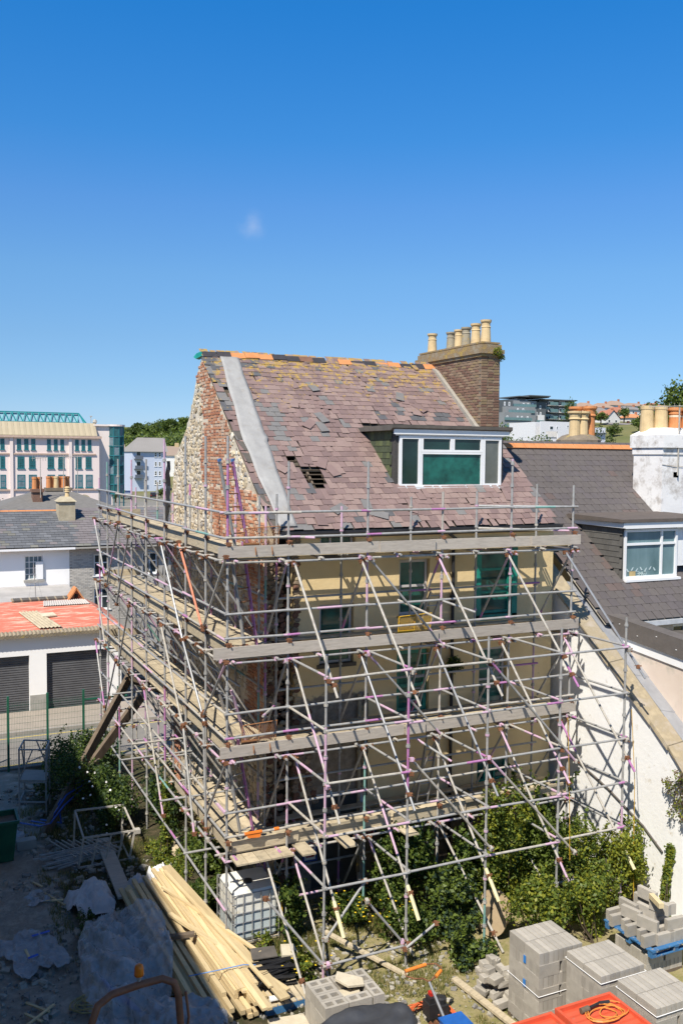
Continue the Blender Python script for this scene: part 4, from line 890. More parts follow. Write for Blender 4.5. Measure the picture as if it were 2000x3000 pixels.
# toe boards
def toe(p, q, z, h=.225, m=None):
    mb = MB(); mb.bar((p[0], p[1], z + h / 2), (q[0], q[1], z + h / 2), .038, h); return mb.build('toe_board', m or m_boardg, sc)
for k, L in enumerate(LV):
    z = L + .12
    segs = [(5.42, 8.95), (8.95, 10.3), (10.2, 12.9), (12.85, 14.25)] if k == 0 else ([(5.32, 9.35), (9.3, 10.4), (10.32, 14.28)] if k == 1 else ([(5.46, 9.6), (9.62, 10.1), (10.05, 14.25)] if k == 2 else [(5.75, 7.2), (7.0, 9.4), (9.45, 11.3), (11.3, 14.1)]))
    for j, (a, b_) in enumerate(segs): toe((a, FY - .085 - .045 * (j % 2) if k < 3 else FY + .06 + .045 * (j % 2)), (b_, FY - .085 - .045 * (j % 2) if k < 3 else FY + .06 + .045 * (j % 2)), z, m=m_boardg if k < 3 else m_board)
    for x in FX: coupler((x, FY - .07, z + .26), 0)
# gable side: ledgers, rails, transoms, decks
def gl(name, y0, y1, z, x=GX - .05, **k): return tube(name, (x, y0, z + srg.gauss(0, .01)), (x, y1, z + srg.gauss(0, .01)), **k)
ycuts = [17.2, 20.3, 24.2, 27.75, 30.85]
for i, L in enumerate(LV):
    for dz in (0, .5, 1.0):
        for a, b_ in zip(ycuts[:-1], ycuts[1:]):
            if i == 3 and dz > 0 and a > 23: continue
            gl('ledger' if dz == 0 else 'guard_rail', a, b_ + .05, L + dz)
    for a, b_ in ((18.4, 22.3), (22.2, 26.0), (25.9, 30.8)): gl('ledger', a, b_, L, GI + .05); gl('ledger', a, b_, L + 1.0 - 1.9, GI + .05)
for z in (2.94, .94):
    for a, b_ in ((17.2, 21.5), (21.0, 26.0), (25.8, 30.8)): gl('ledger', a, b_, z)
for L in LV:
    ymax = 30.8 if L > 2 else 21.5
    for y in np.arange(17.5, ymax, .85):
        y += srg.uniform(-.08, .08); a = GX - .09 - srg.uniform(0, .13); tube('transom', (a, y, L + .055), (7.0, y, L + .055), pal=srg.choice((0, 0, 1, None))); coupler((GX - .07, y, L + .03), srg.choice((0, 1, 2)))
    for y in GY: tube('transom', (GX - .13, y + .07, L - .055), (GI + .1, y + .07, L - .055), pal=srg.choice((0, 1, 1, None))); coupler((GX - .06, y + .07, L - .04), 0); tube('ledger_brace', (GX, y - .05, L - .06), (GI, y - .05, max(.1, L - 1.8)))
for L in LV:
    ymax = 30.4 if L > 2 else 21.3
    cuts0 = [18.6, 22.4, 26.3, 30.4] if L > 2 else [18.5, 21.3]
    for r_, x in enumerate((5.69, 5.925, 6.16, 6.395, 6.63)):
        cuts = [17.35 if r_ == 0 and False else 18.28] + [c + .5 * ((r_ * 2) % 3 - 1) for c in cuts0[1:-1]] + [ymax + .1 * (r_ % 2)]
        for a, b_ in zip(cuts[:-1], cuts[1:]): board(x, x + .225, a, b_, L + .082 + srg.uniform(0, .006))
    gc = [17.35, 20.7, 24.6, 28.3, ymax + .3] if L > 2 else [17.4, 21.4]
    for j, (a, b_) in enumerate(zip(gc[:-1], gc[1:])): toe((GX + .06 + .042 * (j % 2), a), (GX + .06 + .042 * (j % 2), b_ + .03), L + .12, m=m_board)
    for y in GY: coupler((GX + .02, y, L + .38), 0)
for L in LV[:3]:   # cross board at the far end of each lift
    toe((5.7, 30.6), (6.95, 30.6), L + .12, m=m_board); board(5.2, 6.4, 17.25, 17.30, L + .05) if False else None
# raking braces of the gable side and zig-zag bracing
BR = [((5.5, 22.03, 7.9), (5.5, 20.09, 5.91), 6), ((5.5, 20.09, 5.91), (5.5, 18.37, 4.46), 6), ((5.48, 20.33, 8.1), (5.48, 18.46, 6.43), 7), ((5.5, 16.95, 8.1), (5.5, 18.46, 6.5), 1), ((5.5, 27.08, 8.1), (5.5, 28.9, 6.01), 0), ((5.5, 25.74, 7.79), (5.5, 27.4, 5.63), 0), ((5.45, 30.7, 7.99), (5.45, 29.0, 6.33), 0),
      ((5.5, 22.05, 5.9), (5.5, 20.05, 3.89), 1), ((5.5, 16.95, 6.04), (5.5, 18.47, 4.6), 0), ((5.5, 25.7, 5.84), (5.5, 27.2, 3.86), 0), ((5.45, 30.6, 5.98), (5.45, 28.97, 4.11), 1), ((5.45, 30.6, 3.98), (5.45, 29.15, 2.11), 2), ((5.5, 18.47, 4.65), (5.45, 18.12, 2.3), 0), ((5.5, 20.05, 3.95), (5.42, 18.9, 1.9), 0), ((5.5, 16.95, 4.04), (5.5, 18.47, 2.3), 0), ((5.5, 23.9, 3.9), (5.5, 21.9, 1.2), 1), ((5.5, 27.6, 3.9), (5.5, 29.3, 1.9), 3)]
for p, q, m in BR:
    tube('brace', p, q, base=m if m in (0, 1) else 0, pal=m if m in (6, 7) else None); coupler(p, 0); coupler(q, 0)
for L in LV[:3]:
    for a, b_ in ((30.6, 27.8), (27.6, 24.2), (24.1, 20.4)): tube('brace', (GI - .04, a, L - .1), (GI - .04, b_, L - 1.85), base=0)
# outrigged tubes on the gable side
for y, z, l in ((22.3, 2.96, .8), (20.3, 2.2, .6), (26.0, 3.3, .55), (18.7, 1.6, .5), (24.1, 2.0, .7)): tube('transom', (GX - l, y, z), (GI + .1, y, z))
# outer buttress row in front of the facade
BY = 15.4; BX = [6.92, 8.71, 10.54, 12.36, 14.13]
for x, t in zip(BX, (6.35, 6.4, 6.45, 6.5, 6.6)): standard(x + srg.gauss(0, .01), BY, .02, t, 'buttress_standard')
BZ = [5.95, 4.93, 3.94, 2.93, 1.93]
for z in BZ:
    for a, b_ in ((6.95, 8.75), (8.68, 10.58), (10.5, 12.4), (12.3, 14.2)):
        tube('ledger', (a, BY - .05, z + srg.gauss(0, .01)), (b_, BY - .05, z + srg.gauss(0, .01)))
    for x in BX: tube('tie_tube', (x + .03, FY + .05, z + .0), (x + .03, BY - .08, z + .02)); 
for x in BX: coupler((x + .04, BY - .06, 5.9)); coupler((x + .03, BY - .06, 3.9))
def raker(x0, z0, x1, yend, zend, m=None):
    tube('raker', (x0, FY - .1, z0), (x1, yend, zend), base=1, pal=m); coupler((x0, FY - .1, z0 - .03), 0)
    f = (FY - .1 - BY + .1) / (FY - .1 - yend); coupler((x0 + (x1 - x0) * f, BY - .1, z0 + (zend - z0) * f), 0)
for x0, x1 in ((7.02, 7.05), (8.53, 8.80), (10.40, 10.7), (12.22, 12.62), (13.84, 14.45)): raker(x0, 7.9, x1, 15.12, 5.28 if x0 > 7.5 else 5.62, 6 if x0 > 13 else None)
for x0, x1 in ((7.02, 7.1), (8.53, 8.70), (10.37, 10.62), (12.08, 12.42), (13.84, 14.2)): raker(x0, 5.9, x1, 15.1, 3.25, 6 if x0 < 11 and x0 > 8 else None)
for x0, x1 in ((7.05, 7.15), (8.6, 8.75), (10.37, 10.6), (12.1, 12.4), (13.8, 14.15)): raker(x0, 3.9, x1, 15.0, 1.15)
for x0, x1, ye in ((6.4, 6.45, 15.0), (7.0, 7.05, 15.3), (8.75, 9.0, 15.6), (10.5, 10.75, 15.0), (12.3, 12.6, 15.3)): raker(x0, 1.95, x1, ye, .02)
m_tape = M('yellow_foam', (.68, .62, .38), (.58, .52, .3), rough=.8, bmp=.2)
for x0, x1 in ((7.05, 7.15), (8.6, 8.75), (10.37, 10.6), (13.8, 14.15)):   # padded lower ends
    p, q = V(x0, FY - .1, 3.9), V(x1, 15.0, 1.15); mb = MB(); a = p + (q - p) * .82; b_ = p + (q - p) * 1.01; mb.tube(a, b_, TR * 1.5, 8); mb.build('foam_sleeve', m_tape, sc)
# long diagonals
for p, q in (((8.71, FY - .1, 7.94), (10.56, FY - .1, 5.94)), ((8.71, FY - .1, 5.9), (10.54, FY - .1, 3.94)), ((10.5, 15.28, 5.99), (12.72, 15.28, 3.63)), ((10.51, 15.28, 4.0), (12.74, 15.28, 1.64)), ((8.72, 15.28, 4.2), (10.6, 15.28, 2.1)), ((6.93, 15.3, .99), (7.8, 15.4, 1.91)), ((7.84, 15.4, 1.5), (8.6, 15.35, .55)), ((6.98, 15.3, .48), (8.72, 15.3, .49)), ((8.6, 15.25, .45), (9.3, 15.25, .82)), ((5.95, 15.9, 1.7), (6.93, 15.35, .44))):
    tube('brace', p, q); coupler(p); coupler(q)
# brick guards: mesh panels hooked over the toe boards
def guard(x0, x1, y, z0, z1, m, label):
    t = thing('brick_guard', label, 'mesh panel', (x0, y, z0), group='mesh guards on the toe boards')
    mb = MB(); mb.path([(x0, y, z0), (x0 + .03, y - .02, z1), (x1 + .03, y - .02, z1 + .03), (x1, y, z0 + .02), (x0, y, z0)], .011, 6); mb.tube(((x0 + x1) / 2, y, z0), ((x0 + x1) / 2 + .02, y - .02, z1), .009, 6); mb.build('frame', m, t)
    mb = MB(); n = int((x1 - x0) / .045)
    for k in range(-6, n + 1):
        for s in (1, -1):
            xa = x0 + k * .045; h = z1 - z0; xb = xa + h * .6
            a0, a1 = max(xa, x0), min(xb, x1)
            if a1 <= a0: continue
            za, zb = (a0 - xa) / (xb - xa) * h, (a1 - xa) / (xb - xa) * h
            if s < 0: za, zb = h - za, h - zb
            mb.bar((a0, y, z0 + za), (a1, y - .01, z0 + zb), .004, .006)
    o = mb.build('wire_mesh', m, t); o['kind'] = 'stuff'
    mb = MB(); mb.box(x0, (x0 + x1) / 2 - .03, y - .012, y + .003, z0 - .01, z0 + .13); mb.build('kick_plate', m, t)
    for xx in (x0 + .2, x0 + .55):
        mb = MB(); mb.path([(xx, y, z0 + .06), (xx, y - .16, z0 + .05), (xx, y - .19, z0 - .03), (xx + .01, y - .18, z0 - .10)], .013, 6); mb.build('hook', m, t)
m_rustg = M('rusted_mesh', (.36, .17, .07), (.25, .11, .05), scale=20, rough=.9, bmp=.3); m_yel = M('yellow_mesh', (.60, .36, .02), (.5, .28, .02), scale=10, rough=.6, bmp=.1)
guard(5.98, 6.72, 17.33, 8.20, 8.62, m_rustg, 'rusty orange mesh guard on the topmost scaffold deck corner'); guard(5.95, 6.68, 17.33, 4.20, 4.64, m_rustg, 'rusty orange mesh guard on the third scaffold deck from the top'); guard(9.5, 10.3, 17.33, 6.18, 6.62, m_yel, 'yellow mesh guard on the second scaffold deck from the top')
# ladders
def ladder(p, q, w, n, m, label, side=(1, 0, 0), caps=None):
    t = thing('ladder', label, 'ladder', p, group='ladders on the scaffolding'); p, q, sd = V(*p), V(*q), V(*side)
    for s in (-1, 1):
        mb = MB(); mb.bar(p + sd * s * w / 2, q + sd * s * w / 2, .03, .065, up=tuple(np.cross(sd, q - p))); mb.build('stile', m[0] if s < 0 else m[1], t)
        if caps:
            mb = MB(); e = q + sd * s * w / 2; mb.bar(e, e + (q - p) / np.linalg.norm(q - p) * .05, .04, .075); mb.build('end_cap', caps, t)
    for k in range(n):
        f = (k + .6) / n; c = p + (q - p) * f; mb = MB(); mb.tube(c - sd * w / 2, c + sd * w / 2, .014, 6); mb.build('rung', m[2], t)
al = (m_bright, m_bright, m_bright); alr = (m_galv, m_purple, m_rust)
ladder((6.15, 17.85, 8.06), (5.72, 17.62, 9.95), .36, 7, alr, 'aluminium ladder with blue end caps rising above the top scaffold deck', (.9, .44, 0), m_bluep)
ladder((6.35, 17.9, 6.06), (5.98, 17.75, 8.3), .36, 8, alr, 'ladder with orange rungs between the second and top scaffold decks by the gable', (.9, .44, 0))
ladder((6.15, 18.0, 4.06), (5.75, 17.75, 5.25), .34, 4, (m_boardg, m_pink, m_galv), 'short grey ladder standing on the third scaffold deck by the corner', (.9, .44, 0))
ladder((6.30, 17.95, 2.06), (5.88, 17.75, 4.2), .36, 7, (m_galv, m_purple, m_galv), 'ladder between the bottom and third scaffold decks by the corner', (.9, .44, 0))
ladder((10.62, 18.2, 6.06), (10.86, 18.0, 7.0), .33, 4, al, 'aluminium ladder top rising above the second scaffold deck behind yellow mesh', (.9, 0, 0))
ladder((10.34, 18.2, 4.06), (10.70, 18.05, 5.95), .33, 7, al, 'aluminium ladder on the third scaffold deck in front of green door', (.9, 0, 0))
ladder((10.66, 18.2, 2.06), (10.90, 18.05, 3.95), .33, 7, al, 'aluminium ladder standing on the bottom scaffold deck', (.9, 0, 0))
# lattice beam lying along the third lift
mb = MB(); 
for z in (4.5, 4.95): mb.tube((6.55, 19.2, z), (6.55, 29.5, z), TR, 8)
for k in range(22): y = 19.4 + k * .46; mb.tube((6.55, y, 4.5 if k % 2 else 4.95), (6.55, y + .46, 4.95 if k % 2 else 4.5), .013, 6)
mb.build('lattice_beam', m_bright, sc)
# small loose heaps: clamps on the deck, orange tape
for k in range(16): coupler((5.95 + random.uniform(-.12, .3), 17.55 + random.uniform(-.1, .15), 6.09 + random.uniform(0, .08)), 0)
mb = MB()
for a, b_ in ((5.98, 6.35), (6.62, 6.72)): mb.tube((a, FY - .05, 2.44), (b_, FY - .05, 2.44), TR * 1.5, 8)
mb.add([(6.0, FY - .07, 2.44), (6.34, FY - .07, 2.43), (6.3, FY - .09, 2.34), (6.05, FY - .09, 2.36)], [(0, 1, 2, 3)])
mb.build('orange_tape', M('orange_tape', (.75, .19, .02), rough=.5, bmp=0), sc)
mb = MB(); mb.path([(14.2, 15.25, 4.6), (14.3, 15.2, 3.0), (14.32, 15.2, 1.4), (14.38, 15.22, .3)], .008, 5); mb.path([(12.5, 15.3, 4.6), (12.55, 15.25, 3), (12.6, 15.25, 1.5)], .007, 5); mb.build('yellow_rope', m_yel, sc)
# ------------------------------------------------------------------ the building whose shadow lies over the yard
cb_ = thing('rendered_building', 'plain cream rendered building whose shadow falls across the rubble yard', 'building', (-7, 2, 0))
wb = MB(); wb.box(-13, -1.25, -24, 26.2, -.3, 10.75); wb.build('wall', m_pinkw, cb_)
wb = MB(); wb.box(-13.2, -1.2, -24.2, 26.25, 10.751, 10.82); wb.build('roof', m_felt, cb_)
for y in range(-20, 24, 5):
    for z in (1.2, 4.0, 6.8):
        fb = MB(); fb.box(-1.27, -1.2, y, y + 1.1, z, z + 1.5); w = fb.build('window', m_upvc, cb_); fb = MB(); fb.box(-1.21, -1.19, y + .08, y + 1.02, z + .08, z + 1.42); link('pane', fb.mesh('pane', [m_glass]), w)
# ------------------------------------------------------------------ timber stack
yr = random.Random(21)
TL = 'long new yellow timber in the loose stack beside the clear plastic sheeting'
def timber(p, q, w, h, label=TL, group='timbers in the yellow stack', m=None, name='timber', roll=0):
    c = (V(*p) + V(*q)) / 2; d = Vector(q) - Vector(p); L = d.length; mb = MB(); mb.mbox(Matrix.Rotation(roll, 4, 'Z'), w, h, L)
    o = mb.build(name, m or m_wood); o.location = c; o.rotation_euler = d.to_track_quat('Z', 'Y').to_euler(); return setp(o, label, 'timber', group)
for lay in range(4):
    for k in range(9 - lay):
        xo = 4.32 + k * .155 + lay * .03 + yr.uniform(-.02, .02); z = .10 + lay * .085; sp = yr.uniform(-.05, .06)
        timber((xo - .12 + sp, 20.3 + yr.uniform(-.35, .3), z + .02), (xo + .02 + k * .035 + sp, 14.9 + yr.uniform(-.15, .5), z), .085, .08)
for k in range(7):
    timber((4.95 + k * .055, 20.4 + yr.uniform(-.3, .4), .46 + .03 * (k % 2)), (5.22 + k * .06 + yr.uniform(-.05, .05), 14.65 + yr.uniform(-.1, .8), .40 + .02 * (k % 2)), .095, .05, roll=yr.uniform(-.2, .2))
timber((5.22, 20.5, .56), (5.9, 14.75, .40), .19, .04); timber((5.10, 20.2, .60), (5.75, 15.1, .46), .07, .04); timber((4.9, 19.6, .52), (5.95, 16.2, .5), .06, .05); timber((4.75, 18.4, .5), (6.05, 15.0, .38), .10, .05)
timber((4.4, 17.55, .47), (5.0, 17.4, .50), .12, .07, 'short old brown timber laid across the yellow timber stack', None, m_oldwood)
mb = MB(); mb.path([(4.5, 16.05, .46), (5.0, 15.95, .50), (5.5, 15.9, .52), (5.75, 15.9, .46), (5.8, 15.9, .25)], .012, 4); setp(mb.build('binding_strap', m_bluep), 'pale blue strap tied around the yellow timber stack', 'strap')
mb = MB(); mb.box(4.3, 5.9, 19.55, 19.65, -.02, .055); mb2 = mb.build('bearer', m_oldwood); setp(mb2, 'old timber bearer under the far end of the timber stack', 'timber')
mb = MB(); mb.box(4.3, 5.95, 15.55, 15.65, -.02, .055); setp(mb.build('bearer', m_oldwood), 'old timber bearer under the near end of the timber stack', 'timber')
# ------------------------------------------------------------------ plastic sheeting, bags
def plastic(name, alpha, c=(.55, .6, .66), rough=.22):
    if name in MATS: return MATS[name]
    m, nt, b = ntree(name); v = coords(nt); b.inputs['Base Color'].default_value = (*c, 1); b.inputs['Roughness'].default_value = rough; b.inputs['Alpha'].default_value = alpha; b.inputs['Specular IOR Level'].default_value = .7
    r = ramp(nt, [(.35, tuple(x * .75 for x in c)), (.65, c)]); nt.links.new(noise(nt, v, 3, 6), r.inputs['Fac']); nt.links.new(r.outputs['Color'], b.inputs['Base Color'])
    bump(nt, b, noise(nt, coords(nt, (1, .45, 1)), 8, 4, .55), 1.0, .09); MATS[name] = m; return m
m_clear = plastic('clear_polythene', .52, (.66, .68, .70), .07); m_milk = plastic('milky_polythene', .78, (.42, .43, .45), .35); m_bag = M('woven_bag', (.55, .54, .54), (.42, .41, .42), scale=3, rough=.6, bmp=.4, bscale=8)
def sheet(name, mat, cx, cy, rx, ry, hf, n=34, rz=0, seed=1, ragged=.18):
    vs, fs = [], []
    for j in range(n + 1):
        for i in range(n + 1):
            u, v = i / n * 2 - 1, j / n * 2 - 1; k = 1 + ragged * mnoise.noise(Vector((u * 1.4, v * 1.4, seed)))
            # square to disc so that the outline is uneven and rounded
            a = u * math.sqrt(max(0, 1 - v * v / 2)) * k; b = v * math.sqrt(max(0, 1 - u * u / 2)) * k
            x = cx + rx * a * math.cos(rz) - ry * b * math.sin(rz); y = cy + rx * a * math.sin(rz) + ry * b * math.cos(rz)
            vs.append((x, y, hf(x, y, math.hypot(a, b))))
    for j in range(n):
        for i in range(n): a = j * (n + 1) + i; fs.append((a, a + 1, a + n + 2, a + n + 1))
    mb = MB(); mb.add(vs, fs); o = mb.build(name, mat, smooth=True); return o
def fold(x, y, s, f=2.2, a=.16):
    w = .5 * mnoise.noise(Vector((x * 1.1, y * 1.1, s + 30))); return a * ((1 - abs(mnoise.noise(Vector((x * f + y * .8 + w, y * f * .35, s))) * 2.2)) ** 3 if True else 0) + a * .6 * max(0, 1 - abs(mnoise.noise(Vector((x * f * .5 - w, y * f * 1.6 + x, s + 7)))) * 3) ** 2
def cr(x, y, s, f=5, a=.05): return a * (mnoise.noise(Vector((x * f, y * f, s))) + .6 * mnoise.noise(Vector((x * f * 2.3, y * f * 2.3, s + 4))) + .4 * abs(mnoise.noise(Vector((x * f * 1.1 + y * 3, y * f * .4, s + 9)))))
def pile(x, y): 
    on = max(0, min(1, (x - (3.95 + (17.5 - y) * .02)) / .35)); return .50 * on
o = sheet('polythene_sheet', m_clear, 3.62, 17.35, .88, 2.25, lambda x, y, r: max(.03, pile(x, y) + .42 * max(0, 1 - ((x - 3.5) / .8) ** 2 - ((y - 17.6) / 2.2) ** 2) + fold(x, y, 2) + cr(x, y, 2, 3.6, .07) * (1 if r < .95 else .3)), 80, -.12, 3)
setp(o, 'crumpled clear polythene sheet half covering the yellow timber stack', 'plastic sheet')
mb = MB(); mb.path([(3.1, 17.1, .22), (3.2, 16.6, .20), (3.42, 16.1, .18), (3.6, 15.75, .12)], [.02, .06, .06, .02], 6); setp(mb.build('blue_strip', M('blue_plastic', (.02, .06, .5), rough=.4, bmp=.1)), 'bright blue plastic strip inside the clear polythene sheet', 'plastic strip')
o = sheet('polythene_sheet', m_milk, 4.05, 14.85, .80, .85, lambda x, y, r: .47 - .2 * r * r + fold(x, y, 12, 2.6, .12) + cr(x, y, 12, 4, .10), 60, .2, 6); setp(o, 'milky plastic cover bunched over the near end of the timbers', 'plastic sheet')
def bag(label, cx, cy, rx, ry, h, seed, mat, name='bulk_bag'):
    def hf(x, y, r):
        u, v = (x - cx) / rx, (y - cy) / ry; base = h * max(0, 1 - max(abs(u), abs(v)) ** 3.2) * (.72 + .35 * mnoise.noise(Vector((u * 1.3, v * 1.3, seed))))
        fold = abs(mnoise.noise(Vector((u * 3.1 + v * 1.2, v * 1.7, seed + 3)))) * .16 + abs(mnoise.noise(Vector((u * 2.0, v * 5.0 - u * 2, seed + 8)))) * .10 + .03 * mnoise.noise(Vector((u * 11, v * 11, seed)))
        return max(.02, base + (fold - .06) * (.35 + .65 * min(1, base / .2)))
    o = sheet(name, mat, cx, cy, rx * 1.05, ry * 1.05, hf, 52, .3, seed, .3); return setp(o, label, 'bag')
bag('crumpled white bulk bag beside a leaning grey plank', 3.5, 20.55, .55, .55, .5, 3, m_bag); bag('slumped white bulk bag at the far end of the timber stack', 4.70, 20.6, .36, .42, .5, 9, m_bag); bag('open white bag with a torn mouth near the far timber ends', 5.25, 21.0, .36, .34, .5, 15, M('white_bag', (.72, .71, .69), (.6, .59, .57), rough=.6, bmp=.4, bscale=8))
for k, (cx, cy, rx, ry, rz, lab) in enumerate(((2.05, 18.9, .55, .95, .3, 'flat milky plastic sheet with blue bands spread over the rubble'), (2.45, 21.1, .3, .35, .5, 'small scrap of pale plastic sheet near broken laths'), (2.75, 15.4, .5, .6, .4, 'grey plastic sheet bunched beside a coil of yellow rope'), (2.1, 24.9, .4, .5, .1, 'dusty plastic sheet heaped beside the green bin'))):
    o = sheet('plastic_scrap', m_milk, cx, cy, rx, ry, lambda x, y, r: max(.03, .045 + fold(x, y, 20 + k, 3.2, .07) + cr(x, y, 20 + k, 4, .05)), 48, rz, 30 + k, .55); setp(o, lab, 'plastic sheet')
for (x, y, l) in ((2.12, 19.35, .36), (1.95, 18.5, .2)):
    mb = MB(); mb.add([(x, y, .115), (x + l, y + .06, .12), (x + l, y + .14, .12), (x, y + .08, .115)], [(0, 1, 2, 3)]); setp(mb.build('blue_band', MATS['blue_plastic']), 'short blue band on the flat milky plastic sheet', 'tape', 'blue bands on the plastic sheet')
# coil of yellow rope
mb = MB(); pts = []
for k in range(170): t = k * .35; r = .26 + .09 * math.sin(k * .21) + .04 * math.sin(k * .9); pts.append((2.95 + r * math.cos(t) * 1.35, 16.55 + r * math.sin(t), .06 + .07 * abs(math.sin(k * .37))))
mb.path(pts, .011, 5); setp(mb.build('rope_coil', M('straw_rope', (.38, .30, .14), (.3, .23, .1), rough=.9)), 'tangled coil of straw coloured rope on the shaded ground', 'rope')
# loose laths on the shaded ground
for k, (a, b_) in enumerate((((2.62, 21.35), (2.95, 20.55)), ((2.55, 20.95), (2.95, 20.75)), ((1.75, 17.1), (2.1, 16.6)), ((1.65, 16.35), (2.2, 16.75)), ((1.7, 16.75), (1.95, 16.35)), ((2.95, 17.6), (3.1, 16.7)), ((1.95, 19.0), (2.0, 18.4)), ((2.45, 22.0), (2.6, 21.6)))):
    timber((a[0], a[1], .06), (b_[0], b_[1], .08 + .03 * (k % 2)), .05, .025, 'pale lath lying loose on the shaded rubble', 'laths on the rubble', name='lath')
timber((4.35, 23.7, .12), (4.22, 20.2, .16), .34, .05, 'long grey plank leading past the white bulk bag', None, m_boardg, 'plank')
# ------------------------------------------------------------------ water tank in a wire cage
tk = thing('water_tank', 'white plastic water tank in a galvanised wire cage beside the scaffold corner', 'tank', (6.25, 17.85, 0))
def rbox(mb, x0, x1, y0, y1, z0, z1, r, m=0, n=4):
    pts = []
    for cx, cy, a0 in ((x1 - r, y1 - r, 0), (x0 + r, y1 - r, 90), (x0 + r, y0 + r, 180), (x1 - r, y0 + r, 270)):
        for k in range(n + 1): t = R(a0 + 90 * k / n); pts.append((cx + r * math.cos(t), cy + r * math.sin(t)))
    N = len(pts); cxm, cym = (x0 + x1) / 2, (y0 + y1) / 2; rings = []
    for z, s in ((z0, .95), (z0 + r * .7, 1), (z1 - r * .7, 1), (z1, .94)): rings.append([(cxm + (p[0] - cxm) * s, cym + (p[1] - cym) * s, z) for p in pts])
    b0 = len(mb.v); mb.v += [p for r_ in rings for p in r_]
    for k in range(3):
        for i in range(N): mb.f.append([b0 + k * N + i, b0 + k * N + (i + 1) % N, b0 + (k + 1) * N + (i + 1) % N, b0 + (k + 1) * N + i]); mb.m.append(m)
    mb.f.append([b0 + i for i in range(N)][::-1]); mb.m.append(m); mb.f.append([b0 + 3 * N + i for i in range(N)]); mb.m.append(m)
mt, nt, b = ntree('tank_plastic'); v = coords(nt); sx = nt.nodes.new('ShaderNodeSeparateXYZ'); nt.links.new(v, sx.inputs['Vector'])
colw = mixc(nt, step(nt, sx.outputs['Z'], .70, .715), (.50, .56, .56), (.74, .73, .66)); colw = mixc(nt, step(nt, noise(nt, v, 4, 5), .6, .75), colw, (.55, .47, .30)); nt.links.new(colw, b.inputs['Base Color']); b.inputs['Roughness'].default_value = .4; b.inputs['Subsurface Weight'].default_value = .0
TX0, TX1, TY0, TY1 = 5.80, 6.76, 17.33, 18.33
mb = MB(); rbox(mb, TX0, TX1, TY0, TY1, .16, 1.19, .09); mb.build('tank_body', mt, tk)
mb = MB(); mb.lathe((6.24, 17.75, 1.185), [(.10, 0), (.10, .035), (.075, .045)], 18); mb.build('lid', m_black, tk)
def loop(z, o=.022): return [(TX0 - o, TY0 - o, z), (TX1 + o, TY0 - o, z), (TX1 + o, TY1 + o, z), (TX0 - o, TY1 + o, z), (TX0 - o, TY0 - o, z)]
for z in (.14, .36, .56, .76, .96, 1.15): mb = MB(); mb.path(loop(z), .011, 6); mb.build('cage_hoop', m_bright, tk)
for f in np.linspace(0, 1, 6):
    for (x, y) in ((TX0 + (TX1 - TX0) * f, TY0 - .036), (TX0 + (TX1 - TX0) * f, TY1 + .036), (TX0 - .036, TY0 + (TY1 - TY0) * f), (TX1 + .036, TY0 + (TY1 - TY0) * f)): mb = MB(); mb.tube((x, y, .12), (x, y, 1.17), .010, 6); mb.build('cage_bar', m_galv, tk)
for y in (17.4, 17.83, 18.25): mb = MB(); mb.box(TX0 - .03, TX1 + .03, y - .05, y + .05, -.03, .125); mb.build('skid', m_board, tk)
mb = MB(); mb.path([(6.7, 17.45, 1.25), (6.82, 17.35, 1.2), (6.84, 17.32, .8), (6.85, 17.32, .55)], .012, 5); setp(mb.build('yellow_hose', m_yel), 'thin yellow hose hanging over the corner of the water tank', 'hose')
# ------------------------------------------------------------------ concrete blocks
def hollow_mesh():
    l, w, h = .44, .215, .215; mb = MB(); holes = [(-.165, -.03, -.055, .055), (.03, .165, -.055, .055)]
    grid_holes(mb, [-l / 2, l / 2], [-w / 2, w / 2], holes, lambda u, v: (u, v, h)); grid_holes(mb, [-l / 2, l / 2], [-w / 2, w / 2], holes, lambda u, v: (u, v, 0))
    mb.add([(sx_ * l / 2, sy * w / 2, z) for z in (0, h) for sx_, sy in ((-1, -1), (1, -1), (1, 1), (-1, 1))], [(0, 1, 5, 4), (1, 2, 6, 5), (2, 3, 7, 6), (3, 0, 4, 7)])
    for a, b_, c, d in holes: mb.add([(x, y, z) for z in (0, h) for x, y in ((a, c), (b_, c), (b_, d), (a, d))], [(0, 4, 5, 1), (1, 5, 6, 2), (2, 6, 7, 3), (3, 7, 4, 0)])
    return mb.mesh('hollow_block', [m_concb])
HB = hollow_mesh()
def place_block(me, x, y, z, rz, label, group, name): o = link(name, me); o.location = (x, y, z); o.rotation_euler = (0, 0, rz); return setp(o, label, 'block', group)
HLAB = 'pale hollow concrete block in the stack with a broken stone slab on top'
for lay in range(3):
    z = .02 + lay * .217
    for k in range(4): place_block(HB, 6.46 + yr.uniform(-.006, .006), 13.88 + k * .222, z, yr.uniform(-.012, .012), HLAB, 'hollow block stack', 'hollow_block')
    for k in range(4):
        if lay < 2 or k in (0, 3): place_block(HB, 6.92 + yr.uniform(-.006, .006), 13.88 + k * .222, z, yr.uniform(-.012, .012), HLAB, 'hollow block stack', 'hollow_block')
    for k in range(2): place_block(HB, 7.27, 13.99 + k * .452, z, math.pi / 2 + yr.uniform(-.012, .012), HLAB, 'hollow block stack', 'hollow_block')
m_slab = M('pale_stone', (.58, .52, .40), (.48, .42, .31), scale=5, rough=.95, bmp=.5)
def slabobj(pts, z, t, label, tilt=0, m=None, cat='stone slab', name='stone_slab'):
    mb = MB(); cx = sum(p[0] for p in pts) / len(pts); cy = sum(p[1] for p in pts) / len(pts); mb.prism([(p[0] - cx, p[1] - cy) for p in pts], 'z', 0, t); o = mb.build(name, m or m_slab); o.location = (cx, cy, z); o.rotation_euler = (tilt, tilt * .6, 0); return setp(o, label, cat)
